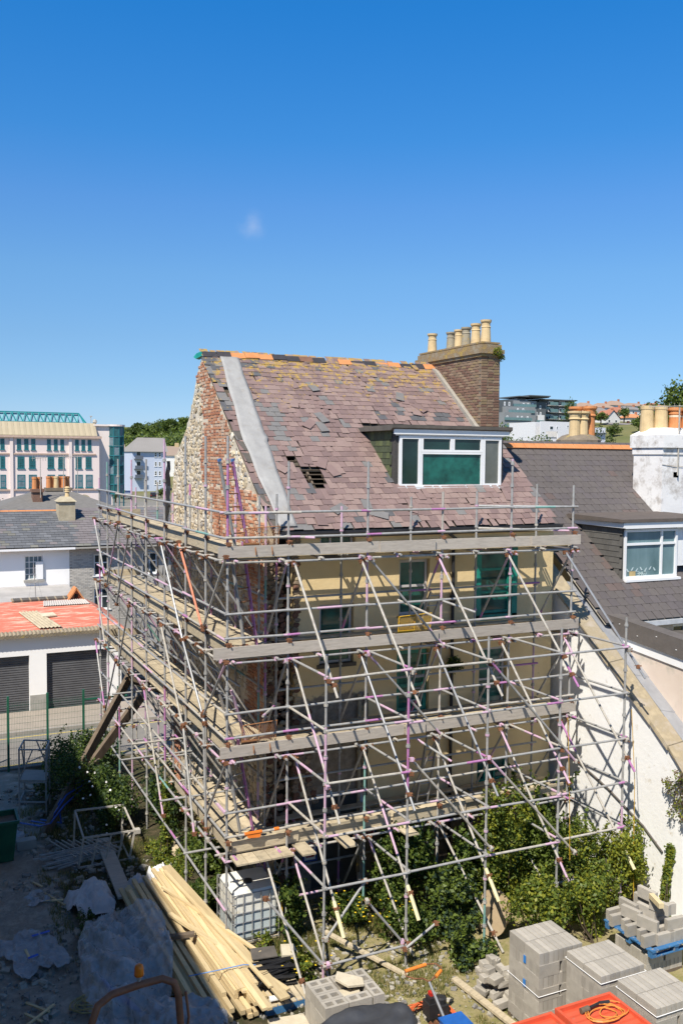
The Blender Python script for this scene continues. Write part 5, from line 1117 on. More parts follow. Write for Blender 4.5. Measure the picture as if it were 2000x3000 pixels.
slabobj([(6.7, 14.4), (6.82, 14.58), (7.2, 14.3), (7.15, 14.12), (6.85, 14.15)], .70, .04, 'broken pale stone slab lying uppermost on the hollow blocks', .12); slabobj([(6.7, 14.1), (6.8, 14.45), (7.1, 14.2), (7.02, 13.95)], .52, .05, 'broken pale stone slab under another on the hollow blocks', -.2)
mbs = MB(); v_, f_ = box_shape(.094, .430, .208, .006); mbs.add(v_, f_); SB = mbs.mesh('block', [m_concb])
def pack(x0, y0, layers, label, strap=True, tags=False, nx=9, ny=2):
    t = thing('block_pack', label, 'block pack', (x0 + .48, y0 + .5, 0), group='strapped packs of concrete blocks'); W = .94
    for L in range(layers):
        z = .05 + L * .213
        for i in range(nx):
            for j in range(ny):
                if L % 2 == 0: T = Matrix.Translation((x0 + .052 + i * .1035, y0 + .222 + j * .445, z))
                else: T = Matrix.Translation((x0 + .222 + j * .49, y0 + .05 + i * .098, z)) @ Matrix.Rotation(math.pi / 2, 4, 'Z')
                link('block', SB, t, True, T @ Matrix.Translation((yr.uniform(-.002, .002), yr.uniform(-.003, .003), 0)))
    mb = MB(); mb.box(x0, x0 + .94, y0, y0 + .1, -.03, .045); mb.box(x0, x0 + .94, y0 + .79, y0 + .89, -.03, .045); mb.box(x0, x0 + .94, y0 + .4, y0 + .5, -.03, .045); mb.build('bearer', m_oldwood, t)
    if strap:
        for L in ([layers - 4] if tags else [layers - 1]):
            z = .05 + L * .213 + .09; mb = MB(); o = .012; mb.path([(x0 - o, y0 - o, z), (x0 + .96, y0 - o, z), (x0 + .96, y0 + .9, z), (x0 - o, y0 + .9, z), (x0 - o, y0 - o, z)], .007, 4); mb.build('strap', m_upvc, t)
    if tags:
        for z in (.75, 1.18): mb = MB(); mb.box(x0 - .012, x0 - .001, y0 + .38, y0 + .44, z, z + .13); mb.build('blue_tag', M('tag_blue', (.03, .22, .62), rough=.5, bmp=0), t)
pack(9.66, 12.42, 7, 'tall seven layer pack of grey concrete blocks with blue tags', True, True); pack(10.16, 11.44, 7, 'tall untagged pack of grey concrete blocks between two other tall packs'); pack(10.34, 10.38, 7, 'tall pack of grey concrete blocks directly beside the orange metal trays'); pack(12.75, 13.1, 2, 'low pack of concrete blocks carrying a blue pallet', False)
pl = thing('blue_pallet', 'blue painted wooden pallet raised on concrete blocks and loaded with loose blocks', 'pallet', (13.3, 13.5, .5))
PZ = .50
for k in range(3): mb = MB(); mb.box(12.70, 13.95, 12.92 + k * .6, 13.02 + k * .6, PZ, PZ + .022); mb.build('bottom_board', m_palblue, pl)
for i in range(3):
    for j in range(3): mb = MB(); mb.box(12.70 + i * .565, 12.82 + i * .565, 12.92 + j * .6, 13.03 + j * .6, PZ + .022, PZ + .11); mb.build('spacer_block', m_palblue, pl)
for j in range(3): mb = MB(); mb.box(12.70 + j * .565, 12.82 + j * .565, 12.9, 14.26, PZ + .11, PZ + .132); mb.build('stringer', m_palblue, pl)
for k in range(7): mb = MB(); mb.box(12.69, 13.96, 12.9 + k * .21, 13.0 + k * .21, PZ + .132, PZ + .154); mb.build('deck_board', m_palblue, pl)
BL = 'loose grey concrete block on the blue pallet'
for k in range(6): 
    for c in range(3): place_block(SB, 12.86 + c * .30 + .1 * (k % 2), 13.05 + k * .22 if c else 13.12 + k * .22, PZ + .158, math.pi / 2 + yr.uniform(-.05, .05), BL, 'loose blocks on the blue pallet', 'block')
for (x, y, z, a) in ((12.95, 13.3, .37, .3), (13.1, 14.0, .37, .1), (13.3, 13.7, .37, .2), (13.45, 13.1, .37, 1.5), (13.55, 14.05, .37, .2), (13.7, 13.6, .37, 1.4), (13.35, 13.4, .585, .25), (13.5, 13.9, .585, .15), (12.95, 13.75, .37, .25)): place_block(SB, x, y, PZ + z, a, BL, 'loose blocks on the blue pallet', 'block')
mb = MB(); mb.box(-.22, .22, -.05, .05, 0, .1); o = mb.build('block', M('yellow_block', (.60, .50, .30), (.52, .42, .25), rough=.9, bmp=.4)); o.location = (13.2, 13.35, PZ + .80); o.rotation_euler = (0, 0, 1.25); setp(o, 'pale yellow block topmost on the blue pallet load', 'block')
# heap of broken concrete, each lump its own thing
for k in range(8):
    v_, f_ = box_shape(.2 + .05 * (k % 3), .13 + .04 * (k % 2), .1, .012); q_ = random.Random(300 + k); SHAPES['rb%d' % k] = ([(p[0] * q_.uniform(.75, 1.1), p[1] * q_.uniform(.75, 1.1), p[2] * q_.uniform(.8, 1.15)) for p in v_], f_)
for k in range(40):
    v_, f_ = SHAPES['rb%d' % (k % 8)]; mb = MB(); mb.add(v_, f_); o = mb.build('concrete_lump', m_concb); o.location = (9.50 + yr.uniform(0, .5), 13.45 + yr.uniform(0, .95), .04 + .095 * (k // 8)); o.rotation_euler = (yr.uniform(-.1, .1), yr.uniform(-.1, .1), yr.choice((0, .2, 1.5, 1.7)) + yr.uniform(-.15, .15)); setp(o, 'grey lump of broken concrete heaped beside the tall block pack', 'rubble', 'heap of broken concrete')
timber((9.30, 14.55, .06), (9.50, 12.9, .04), .14, .05, 'weathered board under the heap of broken concrete', None, m_board, 'plank')
# ------------------------------------------------------------------ pallet of black battens
bp = thing('battens_pallet', 'blue edged pallet carrying black plastic battens', 'pallet', (6.0, 15.6, 0))
for k in range(7): mb = MB(); mb.box(5.62 + k * .125, 5.72 + k * .125, 15.0, 16.35, .13, .152); mb.build('deck_board', m_board, bp)
for j in range(3): mb = MB(); mb.box(5.62, 6.48, 15.0 + j * .62, 15.1 + j * .62, -.02, .128); mb.build('spacer_bar', m_palblue, bp)
for k in range(26):
    x, y, a = 6.0 + yr.uniform(-.12, .12), 15.45 + yr.uniform(0, .75), yr.gauss(.05, .16) + (.5 if k % 9 == 0 else 0); z = .16 + .012 * k
    mb = MB(); mb.box(-.42, .42, -.03, .03, 0, .008); mb.box(-.42, .42, -.03, -.022, .008, .03); mb.box(-.42, .42, .022, .03, .008, .03); o = mb.build('plastic_batten', m_black); o.location = (x, y, z); o.rotation_euler = (yr.gauss(0, .03), yr.gauss(0, .02), a); setp(o, 'thin black plastic batten in the heap on the pallet', 'batten', 'black battens on the pallet')
slabobj([(5.72, 16.0), (6.22, 15.95), (6.28, 16.3), (5.8, 16.36)], .50, .02, 'dark grey roof tile lying on the black battens', .05, m_felt, 'tile', 'roof_tile'); slabobj([(6.3, 15.95), (6.62, 15.9), (6.66, 16.25), (6.4, 16.3)], .40, .10, 'pale broken stone beside the black battens', .1); slabobj([(5.72, 15.05), (6.05, 15.02), (6.08, 15.14), (5.75, 15.17)], .22, .03, 'white plastic plate with holes on the batten pallet', 0, m_upvc, 'plate', 'plate')
slabobj([(5.55, 14.2), (6.2, 14.05), (6.25, 14.75), (5.6, 14.85)], -.01, .05, 'cracked cream paving board beside the hollow blocks', 0, m_slab, 'board', 'paving_board'); slabobj([(5.55, 19.3), (6.35, 19.2), (6.4, 20.1), (5.5, 20.2)], .02, .06, 'flat grey paving slab behind the water tank', 0, m_conc)
# ------------------------------------------------------------------ tiller with orange grips, hose coil
tl = thing('garden_tiller', 'rusty motor tiller with a chrome stem and orange handle grips', 'tiller', (8.2, 13.3, 0))
m_org = M('orange_foam', (.68, .22, .03), (.55, .16, .02), scale=12, rough=.8)
mb = MB(); mb.tube((8.22, 13.05, .28), (8.10, 13.48, .86), .025, 10); mb.build('stem', m_bright, tl)
mb = MB(); mb.path([(8.10, 13.48, .86), (8.02, 13.55, .9), (7.86, 13.55, .93), (7.74, 13.66, .95), (7.78, 13.78, .96), (8.02, 13.78, .97), (8.25, 13.80, .98), (8.40, 13.76, .97), (8.45, 13.64, .95), (8.34, 13.53, .93), (8.22, 13.5, .9), (8.10, 13.48, .86)], .014, 8); mb.build('handlebar', m_rust, tl)
for a, b_ in (((7.79, 13.785, .962), (8.22, 13.80, .978)), ((8.25, 13.50, .905), (8.40, 13.58, .94))): mb = MB(); mb.tube(a, b_, .032, 10); mb.build('grip', m_org, tl)
mb = MB(); mb.box(8.08, 8.30, 13.42, 13.66, .2, .46); mb.box(8.1, 8.24, 13.44, 13.6, .46, .56); mb.lathe((8.36, 13.5, .3), [(.1, 0), (.1, .2), (.06, .22)], 12); mb.box(8.28, 8.44, 13.35, 13.5, .25, .42); mb.build('engine', m_black, tl)
mb = MB(); mb.box(8.15, 8.22, 13.5, 13.6, .56, .62); mb.build('fuel_cap', M('red_plastic', (.5, .03, .02), rough=.4, bmp=0), tl)
mb = MB(); mb.path([(8.05, 13.1, .2), (8.25, 13.0, .22), (8.45, 13.1, .2), (8.42, 13.4, .24), (8.2, 13.45, .25)], .02, 8); mb.tube((8.0, 13.25, .12), (8.5, 13.3, .12), .03, 8); mb.build('frame', m_orangep, tl)
for x in (8.05, 8.16, 8.38, 8.48):
    mb = MB(); mb.lathe((0, 0, 0), [(.05, -.01), (.13, -.008), (.13, .008), (.05, .01)], 7); T = Matrix.Translation((x, 13.28, .12)) @ Matrix.Rotation(math.pi / 2, 4, 'Y'); mb.v = [tuple(T @ Vector(p)) for p in mb.v]; mb.build('tine', m_rust, tl)
mb = MB(); pts = []
for k in range(230): t = k * .27; r = .40 + .05 * math.sin(k * .113) + .03 * math.sin(k * .71); pts.append((8.22 + r * math.cos(t) * 1.12, 13.62 + r * math.sin(t), .05 + .10 * abs(math.sin(k * .05)) + .02 * math.sin(k)))
mb.path(pts, .011, 5); setp(mb.build('hose_coil', M('orange_hose', (.68, .16, .05), (.55, .12, .04), rough=.5, bmp=0)), 'coil of thin orange hose lying around the tiller', 'hose')
mb = MB(); mb.box(8.0, 8.42, 12.6, 12.95, .0, .5); mb.box(7.98, 8.44, 12.58, 12.97, .5, .53); o = setp(mb.build('crate', M('blue_crate', (.02, .12, .42), rough=.4)), 'bright blue crate partly seen below the tiller', 'crate')
timber((7.45, 16.5, .45), (8.55, 15.05, .03), .10, .05, 'weathered plank leaning from the ground up to the scaffold foot', None, m_board, 'plank')
# ------------------------------------------------------------------ orange steel trays with tools
def tray(x0, x1, y0, y1, z, label):
    t = thing('metal_tray', label, 'tray', ((x0 + x1) / 2, (y0 + y1) / 2, 0)); mo = M('orange_steel', (.62, .10, .045), (.52, .085, .04), scale=5, rough=.45, bmp=.1, dirt=((.3, .16, .1), 5, .62, .75))
    mb = MB(); mb.box(x0 + .05, x1 - .05, y0 + .05, y1 - .05, -.02, z); mb.build('body', mo, t)
    mb = MB(); n = 14; vs = []
    for j in range(n + 1): 
        y = y0 + .05 + (y1 - y0 - .1) * j / n; vs += [(x0 + .05, y, z + .004 + .016 * (j % 2)), (x1 - .05, y, z + .004 + .016 * (j % 2))]
    mb.add(vs, [(2 * j, 2 * j + 1, 2 * j + 3, 2 * j + 2) for j in range(n)]); mb.build('ribbed_floor', mo, t)
    for a, b_, c, d in ((x0, x1, y0, y0 + .05), (x0, x1, y1 - .05, y1), (x0, x0 + .05, y0 + .051, y1 - .051), (x1 - .05, x1, y0 + .051, y1 - .051)): mb = MB(); mb.box(a, b_, c, d, z - .1, z + .07); mb.build('rim', mo, t)
    return t
tray(8.93, 10.02, 10.0, 11.08, 1.45, 'orange painted steel tray with a coiled orange cable on it'); tray(7.86, 8.88, 10.05, 11.1, 1.40, 'orange painted steel tray next to the tray with the cable')
mb = MB(); pts = []
for k in range(90): t = k * .3; r = .16 + .06 * math.sin(k * .17); pts.append((9.58 + r * 1.7 * math.cos(t) + .1 * math.sin(k * .05), 10.68 + r * math.sin(t) * 1.1, 1.49 + .03 * abs(math.sin(k * .3))))
mb.path(pts, .010, 5); setp(mb.build('cable_coil', M('orange_cable', (.68, .26, .05), rough=.5, bmp=0)), 'orange cable coiled on the orange steel tray', 'cable')
mb = MB(); mb.tube((9.25, 10.85, 1.52), (9.4, 10.85, 1.53), .045, 10, 0); mb.tube((9.4, 10.85, 1.53), (9.65, 10.9, 1.52), .022, 8, 1); mb.tube((9.65, 10.9, 1.52), (9.82, 10.86, 1.52), .03, 8, 1); setp(mb.build('drill', [m_oldwood, m_black]), 'worn hand drill lying beside the orange cable', 'drill')
# black tarpaulin over a box, in front of the hollow blocks
o = sheet('tarpaulin', M('black_tarpaulin', (.055, .058, .065), (.035, .037, .042), scale=2, rough=.45, bmp=.4, bscale=5), 6.25, 12.35, .95, .62, lambda x, y, r: 1.16 + .05 * (x - 6.3) - max(0, r - .9) * 1.5 + cr(x, y, 40, 2.2, .07), 30, .08, 44, .08); setp(o, 'black tarpaulin spread over a box in front of the hollow blocks', 'tarpaulin')
mb = MB(); mb.box(5.5, 6.95, 11.9, 12.8, -.02, 1.06); mb.box(5.45, 7.0, 11.85, 12.85, 1.0, 1.07); setp(mb.build('storage_box', m_boardg), 'wooden box underneath the black tarpaulin', 'box')
# dumper roll bar with amber beacon
dp = thing('site_dumper', 'site dumper with a rusty brown roll bar and an amber beacon', 'dumper', (2.6, 12.2, 0))
m_rb = M('brown_tube', (.30, .12, .055), (.20, .08, .04), scale=8, rough=.5, bmp=.2)
mb = MB(); mb.path([(2.02, 12.35, .9), (2.06, 12.3, 1.9), (2.1, 12.32, 2.32), (2.2, 12.4, 2.52), (2.4, 12.46, 2.6), (2.8, 12.44, 2.66), (3.1, 12.42, 2.68), (3.26, 12.40, 2.60), (3.32, 12.38, 2.42), (3.34, 12.3, 1.9), (3.36, 12.35, .9)], .052, 12); mb.build('roll_bar', m_rb, dp, smooth=True)
mb = MB(); mb.tube((2.78, 12.45, 2.68), (2.78, 12.45, 2.76), .025, 8); mb.lathe((2.78, 12.45, 2.755), [(.045, 0), (.05, .03), (.062, .035)], 12); mb.build('beacon_mount', m_galv, dp)
mam = M('amber_lens', (.75, .20, .01), (.6, .13, .01), scale=12, rough=.1, bmp=0); mb = MB(); mb.lathe((2.78, 12.45, 2.79), [(.066, 0), (.068, .03), (.062, .11), (.05, .145), (.025, .16), (.001, .163)], 16); mb.build('beacon_lens', mam, dp, smooth=True)
mb = MB(); mb.path([(3.42, 12.36, 2.45), (3.45, 12.3, 2.1), (3.40, 12.3, 1.8)], .02, 8); mb.build('bracket', m_rb, dp)
mb = MB(); mb.box(2.0, 3.4, 12.2, 13.1, .5, 1.0); mb.box(2.15, 3.25, 12.0, 12.5, 1.0, 1.35); mb.build('body', M('dumper_yellow', (.5, .3, .03), rough=.5), dp)
mb = MB(); mb.box(2.4, 3.0, 12.1, 12.4, 1.35, 1.45); mb.box(2.4, 3.0, 12.02, 12.1, 1.4, 1.75); mb.build('seat', m_black, dp)
for x in (1.85, 3.35):
    for y in (12.3, 13.2):
        mb = MB(); mb.lathe((0, 0, 0), [(.2, -.13), (.38, -.12), (.42, -.08), (.42, .08), (.38, .12), (.2, .13)], 18); T = Matrix.Translation((x + .05, y, .4)) @ Matrix.Rotation(math.pi / 2, 4, 'Y'); mb.v = [tuple(T @ Vector(p)) for p in mb.v]; mb.build('wheel', m_black, dp)
# ------------------------------------------------------------------ galvanised frames, bin, tower frame, raking shores
cg = thing('steel_cage', 'upturned galvanised trolley cage frame lying on metal bars in the shade', 'metal frame', (4.2, 22.9, 0))
A = [(3.55, 22.4, .04), (4.78, 22.4, .04), (4.91, 22.4, .74), (3.67, 22.4, .76)]; Bk = [(3.66, 23.6, 1.01), (4.88, 23.6, .97)]
for p, q in [(A[0], A[1]), (A[1], A[2]), (A[2], A[3]), (A[3], A[0]), (A[3], Bk[0]), (A[2], Bk[1]), (Bk[0], Bk[1]), (Bk[0], (3.6, 23.5, .05)), (Bk[1], (4.8, 23.5, .05)), ((3.6, 23.5, .05), (4.8, 23.5, .05)), (A[0], (3.6, 23.5, .05)), (A[1], (4.8, 23.5, .05))]:
    mb = MB(); mb.bar(p, q, .04, .04); mb.build('frame_bar', m_galv2, cg)
for f in (.25, .5, .75): mb = MB(); mb.bar(V(*A[0]) + (V(*A[1]) - V(*A[0])) * f, V(*A[3]) + (V(*A[2]) - V(*A[3])) * (f + .04), .035, .035); mb.build('upright_bar', m_galv2, cg)
for p in (A[2], A[1]): mb = MB(); mb.box(p[0] - .02, p[0] + .12, p[1] - .12, p[1] + .04, p[2] - .05, p[2] + .05); mb.build('castor_plate', m_galv2, cg)
for k in range(15):
    a = yr.uniform(-.25, .25); x, y = 3.55 + yr.uniform(-.35, .35), 22.75 + k * .035; timber((x - .75, y + .75 * math.sin(a) - .1, .04 + .012 * k), (x + .85, y - .75 * math.sin(a), .05 + .01 * k), .035, .035, 'thin galvanised bar in the bundle under the upturned cage', 'bars under the cage', m_galv, 'steel_bar')
for k in range(9): timber((3.1 + k * .14, 24.2 - .1 * k, .1 + .02 * k), (3.55 + k * .14, 22.75, .16), .025, .025, 'short galvanised lattice bar lying behind the upturned cage', 'lattice bars behind the cage', m_galv2, 'steel_bar')
tf = thing('tower_frame', 'small galvanised tower frame with a platform standing by the street fence', 'tower frame', (3.05, 26.9, 0))
tp = [(2.62, 26.6), (3.3, 26.3), (3.5, 27.1), (2.85, 27.45)]
for i, p in enumerate(tp): mb = MB(); mb.bar((p[0], p[1], -.02), (p[0], p[1], 1.85), .04, .04); mb.build('upright', m_galv, tf)
for z in (1.84, .92, .35):
    for i in range(4): p, q = tp[i], tp[(i + 1) % 4]; mb = MB(); mb.bar((p[0], p[1], z), (q[0], q[1], z), .035, .035); mb.build('rail', m_galv, tf)
for i in range(4): p, q = tp[i], tp[(i + 1) % 4]; mb = MB(); mb.bar((p[0], p[1], .95), ((p[0] + q[0]) / 2, (p[1] + q[1]) / 2, 1.82), .03, .03); mb.build('brace', m_galv, tf)
mb = MB(); mb.prism(tp, 'z', .95, .98); mb.build('platform', m_conc, tf)
bn = thing('green_bin', 'green plastic waste bin full of rubble at the edge of the shaded yard', 'bin', (1.9, 24.0, 0)); m_gb = M('green_plastic', (.015, .10, .05), (.01, .07, .035), rough=.45)
mb = MB(); mb.add([(1.6, 23.6, -.02), (2.17, 23.6, -.02), (2.17, 24.2, -.02), (1.6, 24.2, -.02), (1.48, 23.5, 1.0), (2.27, 23.5, 1.0), (2.27, 24.3, 1.0), (1.48, 24.3, 1.0)], [(0, 3, 2, 1), (0, 1, 5, 4), (1, 2, 6, 5), (2, 3, 7, 6), (3, 0, 4, 7)]); mb.build('body', m_gb, bn)
for a in ((1.44, 2.31, 23.46, 23.51), (1.44, 2.31, 24.29, 24.34), (1.44, 1.49, 23.511, 24.289), (2.26, 2.31, 23.511, 24.289)): mb = MB(); mb.box(*a, .95, 1.03); mb.build('rim', m_gb, bn)
mb = MB(); mb.add([(1.5, 23.52, .9), (2.25, 23.52, .92), (2.25, 24.28, .9), (1.5, 24.28, .88)], [(0, 1, 2, 3)]); mb.build('contents', m_oldwood, bn)
mb = MB(); mb.box(2.32, 2.78, 24.15, 24.42, -.03, .20); setp(mb.build('concrete_kerb', m_conc), 'loose concrete kerb block beside the green bin', 'block')
sh = thing('raking_shore', 'heavy dark timber raking shore leaning towards the gable scaffolding', 'timber shore', (3.1, 25.0, 0))
for p, q in (((3.05, 24.9, -.05), (5.95, 27.65, 3.4)), ((3.7, 26.7, -.05), (6.45, 28.4, 2.5))): mb = MB(); mb.bar(p, q, .12, .28); mb.build('raking_beam', m_oldwood, sh)
mb = MB(); mb.bar((4.1, 25.7, 1.12), (4.95, 27.35, .95), .06, .22); mb.build('cross_piece', m_oldwood, sh); mb = MB(); mb.bar((5.85, 27.55, 3.36), (6.95, 27.3, 2.9), .1, .25); mb.build('head_piece', m_oldwood, sh)
for k, (off) in enumerate((.0, .3, .55)):
    mb = MB(); mb.path([(2.55 + off, 25.9, .03), (3.0 + off, 25.2, .12), (3.2 + off * .5, 24.7 + off, .35 + off * .5), (3.6 + off * .4, 25.1 + off, .62 + off * .6), (4.2 + off * .3, 25.9, .72 + off * .5), (4.7 + off, 26.4, .55)], .022, 6); setp(mb.build('blue_pipe', M('blue_pipe', (.02, .09, .42), rough=.4, bmp=0)), 'bent blue water pipe arching beside the timber shore', 'pipe', 'blue pipes by the timber shore')
# cable drum
dr_ = thing('cable_drum', 'plywood cable drum lying tilted among the leaves', 'drum', (10.7, 15.3, 0)); m_ply = M('plywood', (.42, .32, .20), (.33, .25, .155), scale=3, rough=.85)
for o_, nm in ((0, 'flange'), (.42, 'flange')):
    mb = MB(); mb.lathe((0, 0, 0), [(.001, -.02), (.40, -.02), (.40, .02), (.001, .02)], 26); T = Matrix.Translation((10.95 + o_ * .7, 15.75 + o_ * .6, .38)) @ Matrix.Rotation(R(-70), 4, 'Z') @ Matrix.Rotation(R(80), 4, 'X'); mb.v = [tuple(T @ Vector(p)) for p in mb.v]; mb.build(nm, m_ply, dr_)
mb = MB(); mb.tube((10.95, 15.75, .38), (11.24, 16.0, .4), .2, 18); mb.build('core', m_oldwood, dr_)
# ------------------------------------------------------------------ plants
def shoots(blobs, c, r, k, seed):
    rg = random.Random(seed)
    for i in range(k):
        a = rg.uniform(0, 6.28); q = rg.uniform(.3, 1.0); x, y, z = c[0] + r[0] * q * math.cos(a), c[1] + r[1] * q * math.sin(a), c[2] + r[2] * .45; lx, ly = rg.uniform(-.5, .5), rg.uniform(-.5, .35); hh_ = rg.uniform(.35, .95) * r[2]
        for j in range(7): f = (j + 1) / 7; blobs.append(((x + lx * f * f * .6, y + ly * f * f * .6, z + hh_ * (f - .25 * f * f)), (.075 * (1.25 - f), .075 * (1.25 - f), .07)))
    return blobs
def plant(name, label, cat, mats, blobs, n, size, seed, stems=None, loc=None, wts=None, group=None, shell=.5, up=.35, part='foliage'):
    c = blobs[0][0]; t = thing(name, label, cat, loc or (float(c[0]), float(c[1]), 0.0), group=group)
    pts, d = blob_pts(blobs, n, seed, shell); pts[:, 2] = np.maximum(pts[:, 2], .02); leaves(part, mats, pts, size, t, seed + 1, up, out=d * .5, wts=wts)
    mb = MB(); rg = random.Random(seed); base = loc or (c[0], c[1], 0)
    for k in range(min(len(blobs), 14) if stems is None else stems):
        b_ = blobs[k % len(blobs)][0]; a = (base[0] + rg.uniform(-.15, .15), base[1] + rg.uniform(-.15, .15), (base[2] if len(base) > 2 else 0) - .05); m_ = ((a[0] * .4 + b_[0] * .6), (a[1] * .4 + b_[1] * .6), a[2] * .6 + b_[2] * .4)
        mb.path([a, m_, (b_[0], b_[1], b_[2])], [.014, .010, .005], 5)
    mb.build('stem', m_bark, t); return t
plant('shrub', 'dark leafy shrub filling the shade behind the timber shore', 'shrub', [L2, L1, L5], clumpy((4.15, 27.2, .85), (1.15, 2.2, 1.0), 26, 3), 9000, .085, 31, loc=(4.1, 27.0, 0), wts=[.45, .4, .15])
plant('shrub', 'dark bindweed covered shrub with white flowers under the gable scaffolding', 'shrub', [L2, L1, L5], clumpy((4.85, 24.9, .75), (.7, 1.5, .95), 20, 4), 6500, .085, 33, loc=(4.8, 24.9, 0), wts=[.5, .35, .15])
# bindweed flowers
frg = random.Random(5)
for k in range(22):
    x, y, z = frg.uniform(4.2, 5.1), frg.uniform(23.6, 26.2), frg.uniform(.3, 1.6); mb = MB(); mb.lathe((0, 0, 0), [(.006, -.04), (.018, -.015), (.042, .005), (.036, .006)], 8); o = mb.build('bindweed_flower', m_flower); o.location = (x - .3, y - .2, z); o.scale = (.7, .7, .7); o.rotation_euler = (R(60) + frg.uniform(-.4, .4), 0, frg.uniform(-1.2, .3)); setp(o, 'small white bindweed flower on the dark shrub under the scaffolding', 'flower', 'white flowers on the dark shrub')
plant('climbing_vine', 'bright green vine hanging down a scaffold pole on the gable side', 'vine', [L3, L4, L1], [((5.6 + frg.uniform(-.05, .05), 22.1 + frg.uniform(-.07, .07), z), (.09, .1, .13)) for z in np.arange(.05, 2.0, .13)], 900, .085, 41, loc=(5.58, 22.1, 0))
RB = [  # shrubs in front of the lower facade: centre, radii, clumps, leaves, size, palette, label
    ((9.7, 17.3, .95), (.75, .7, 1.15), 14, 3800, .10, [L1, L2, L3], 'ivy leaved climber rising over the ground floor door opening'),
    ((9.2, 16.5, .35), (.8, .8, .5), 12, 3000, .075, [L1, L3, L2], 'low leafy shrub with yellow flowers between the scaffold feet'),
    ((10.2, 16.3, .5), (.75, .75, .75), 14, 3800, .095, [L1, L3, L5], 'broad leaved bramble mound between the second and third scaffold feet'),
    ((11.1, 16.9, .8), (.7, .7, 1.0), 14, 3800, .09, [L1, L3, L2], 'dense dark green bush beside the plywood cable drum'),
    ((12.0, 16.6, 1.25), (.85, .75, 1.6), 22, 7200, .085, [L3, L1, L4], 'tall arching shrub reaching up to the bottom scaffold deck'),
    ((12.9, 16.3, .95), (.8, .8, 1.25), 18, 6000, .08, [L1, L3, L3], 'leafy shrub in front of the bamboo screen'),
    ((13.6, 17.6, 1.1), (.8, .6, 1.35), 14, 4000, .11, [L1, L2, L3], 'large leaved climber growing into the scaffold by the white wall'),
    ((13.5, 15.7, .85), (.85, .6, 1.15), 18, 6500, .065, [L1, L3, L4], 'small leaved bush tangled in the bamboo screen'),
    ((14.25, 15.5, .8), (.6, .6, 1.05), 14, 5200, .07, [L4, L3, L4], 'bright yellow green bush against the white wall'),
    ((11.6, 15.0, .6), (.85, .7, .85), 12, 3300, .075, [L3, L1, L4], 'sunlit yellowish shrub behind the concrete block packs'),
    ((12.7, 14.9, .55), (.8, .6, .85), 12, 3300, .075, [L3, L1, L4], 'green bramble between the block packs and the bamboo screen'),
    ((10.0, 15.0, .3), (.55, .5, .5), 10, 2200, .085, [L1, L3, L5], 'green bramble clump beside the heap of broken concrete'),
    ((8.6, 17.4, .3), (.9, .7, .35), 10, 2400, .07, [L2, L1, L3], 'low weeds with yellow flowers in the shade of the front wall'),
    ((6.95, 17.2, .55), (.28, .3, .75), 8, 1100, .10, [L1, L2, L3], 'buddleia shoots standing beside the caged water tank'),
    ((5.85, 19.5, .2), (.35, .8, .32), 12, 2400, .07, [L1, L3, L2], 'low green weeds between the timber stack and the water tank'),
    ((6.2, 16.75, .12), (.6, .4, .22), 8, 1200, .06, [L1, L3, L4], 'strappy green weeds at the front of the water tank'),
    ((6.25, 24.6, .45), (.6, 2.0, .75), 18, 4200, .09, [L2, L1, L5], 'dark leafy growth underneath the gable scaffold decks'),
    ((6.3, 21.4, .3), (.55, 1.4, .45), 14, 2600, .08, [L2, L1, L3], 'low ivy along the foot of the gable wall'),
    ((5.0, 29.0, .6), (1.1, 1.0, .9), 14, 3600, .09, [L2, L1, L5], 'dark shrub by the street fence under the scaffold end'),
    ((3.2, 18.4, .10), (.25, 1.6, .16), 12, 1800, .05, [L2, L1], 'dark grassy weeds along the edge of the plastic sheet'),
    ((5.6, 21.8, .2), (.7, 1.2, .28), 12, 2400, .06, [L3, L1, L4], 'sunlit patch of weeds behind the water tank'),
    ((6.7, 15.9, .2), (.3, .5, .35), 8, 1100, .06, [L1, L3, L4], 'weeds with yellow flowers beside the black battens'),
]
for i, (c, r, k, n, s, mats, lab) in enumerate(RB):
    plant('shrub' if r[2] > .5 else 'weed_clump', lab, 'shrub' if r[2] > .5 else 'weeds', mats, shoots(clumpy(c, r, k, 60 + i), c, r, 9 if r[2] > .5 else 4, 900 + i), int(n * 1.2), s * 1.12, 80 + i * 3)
for (cx, cy, cz, n, g) in ((9.1, 16.6, .55, 34, 'the low leafy shrub'), (6.72, 15.85, .4, 24, 'the weeds beside the black battens'), (8.4, 17.2, .5, 20, 'the shaded weeds by the front wall')):
    for k in range(n):
        mb = MB(); mb.lathe((0, 0, 0), [(.004, -.012), (.022, 0), (.026, .008), (.01, .014)], 6); o = mb.build('yellow_flower', m_yflower); o.location = (cx + frg.gauss(0, .35), cy + frg.gauss(0, .3), cz + frg.gauss(0, .10)); setp(o, 'tiny yellow flower head on ' + g, 'flower', 'yellow flowers on ' + g)
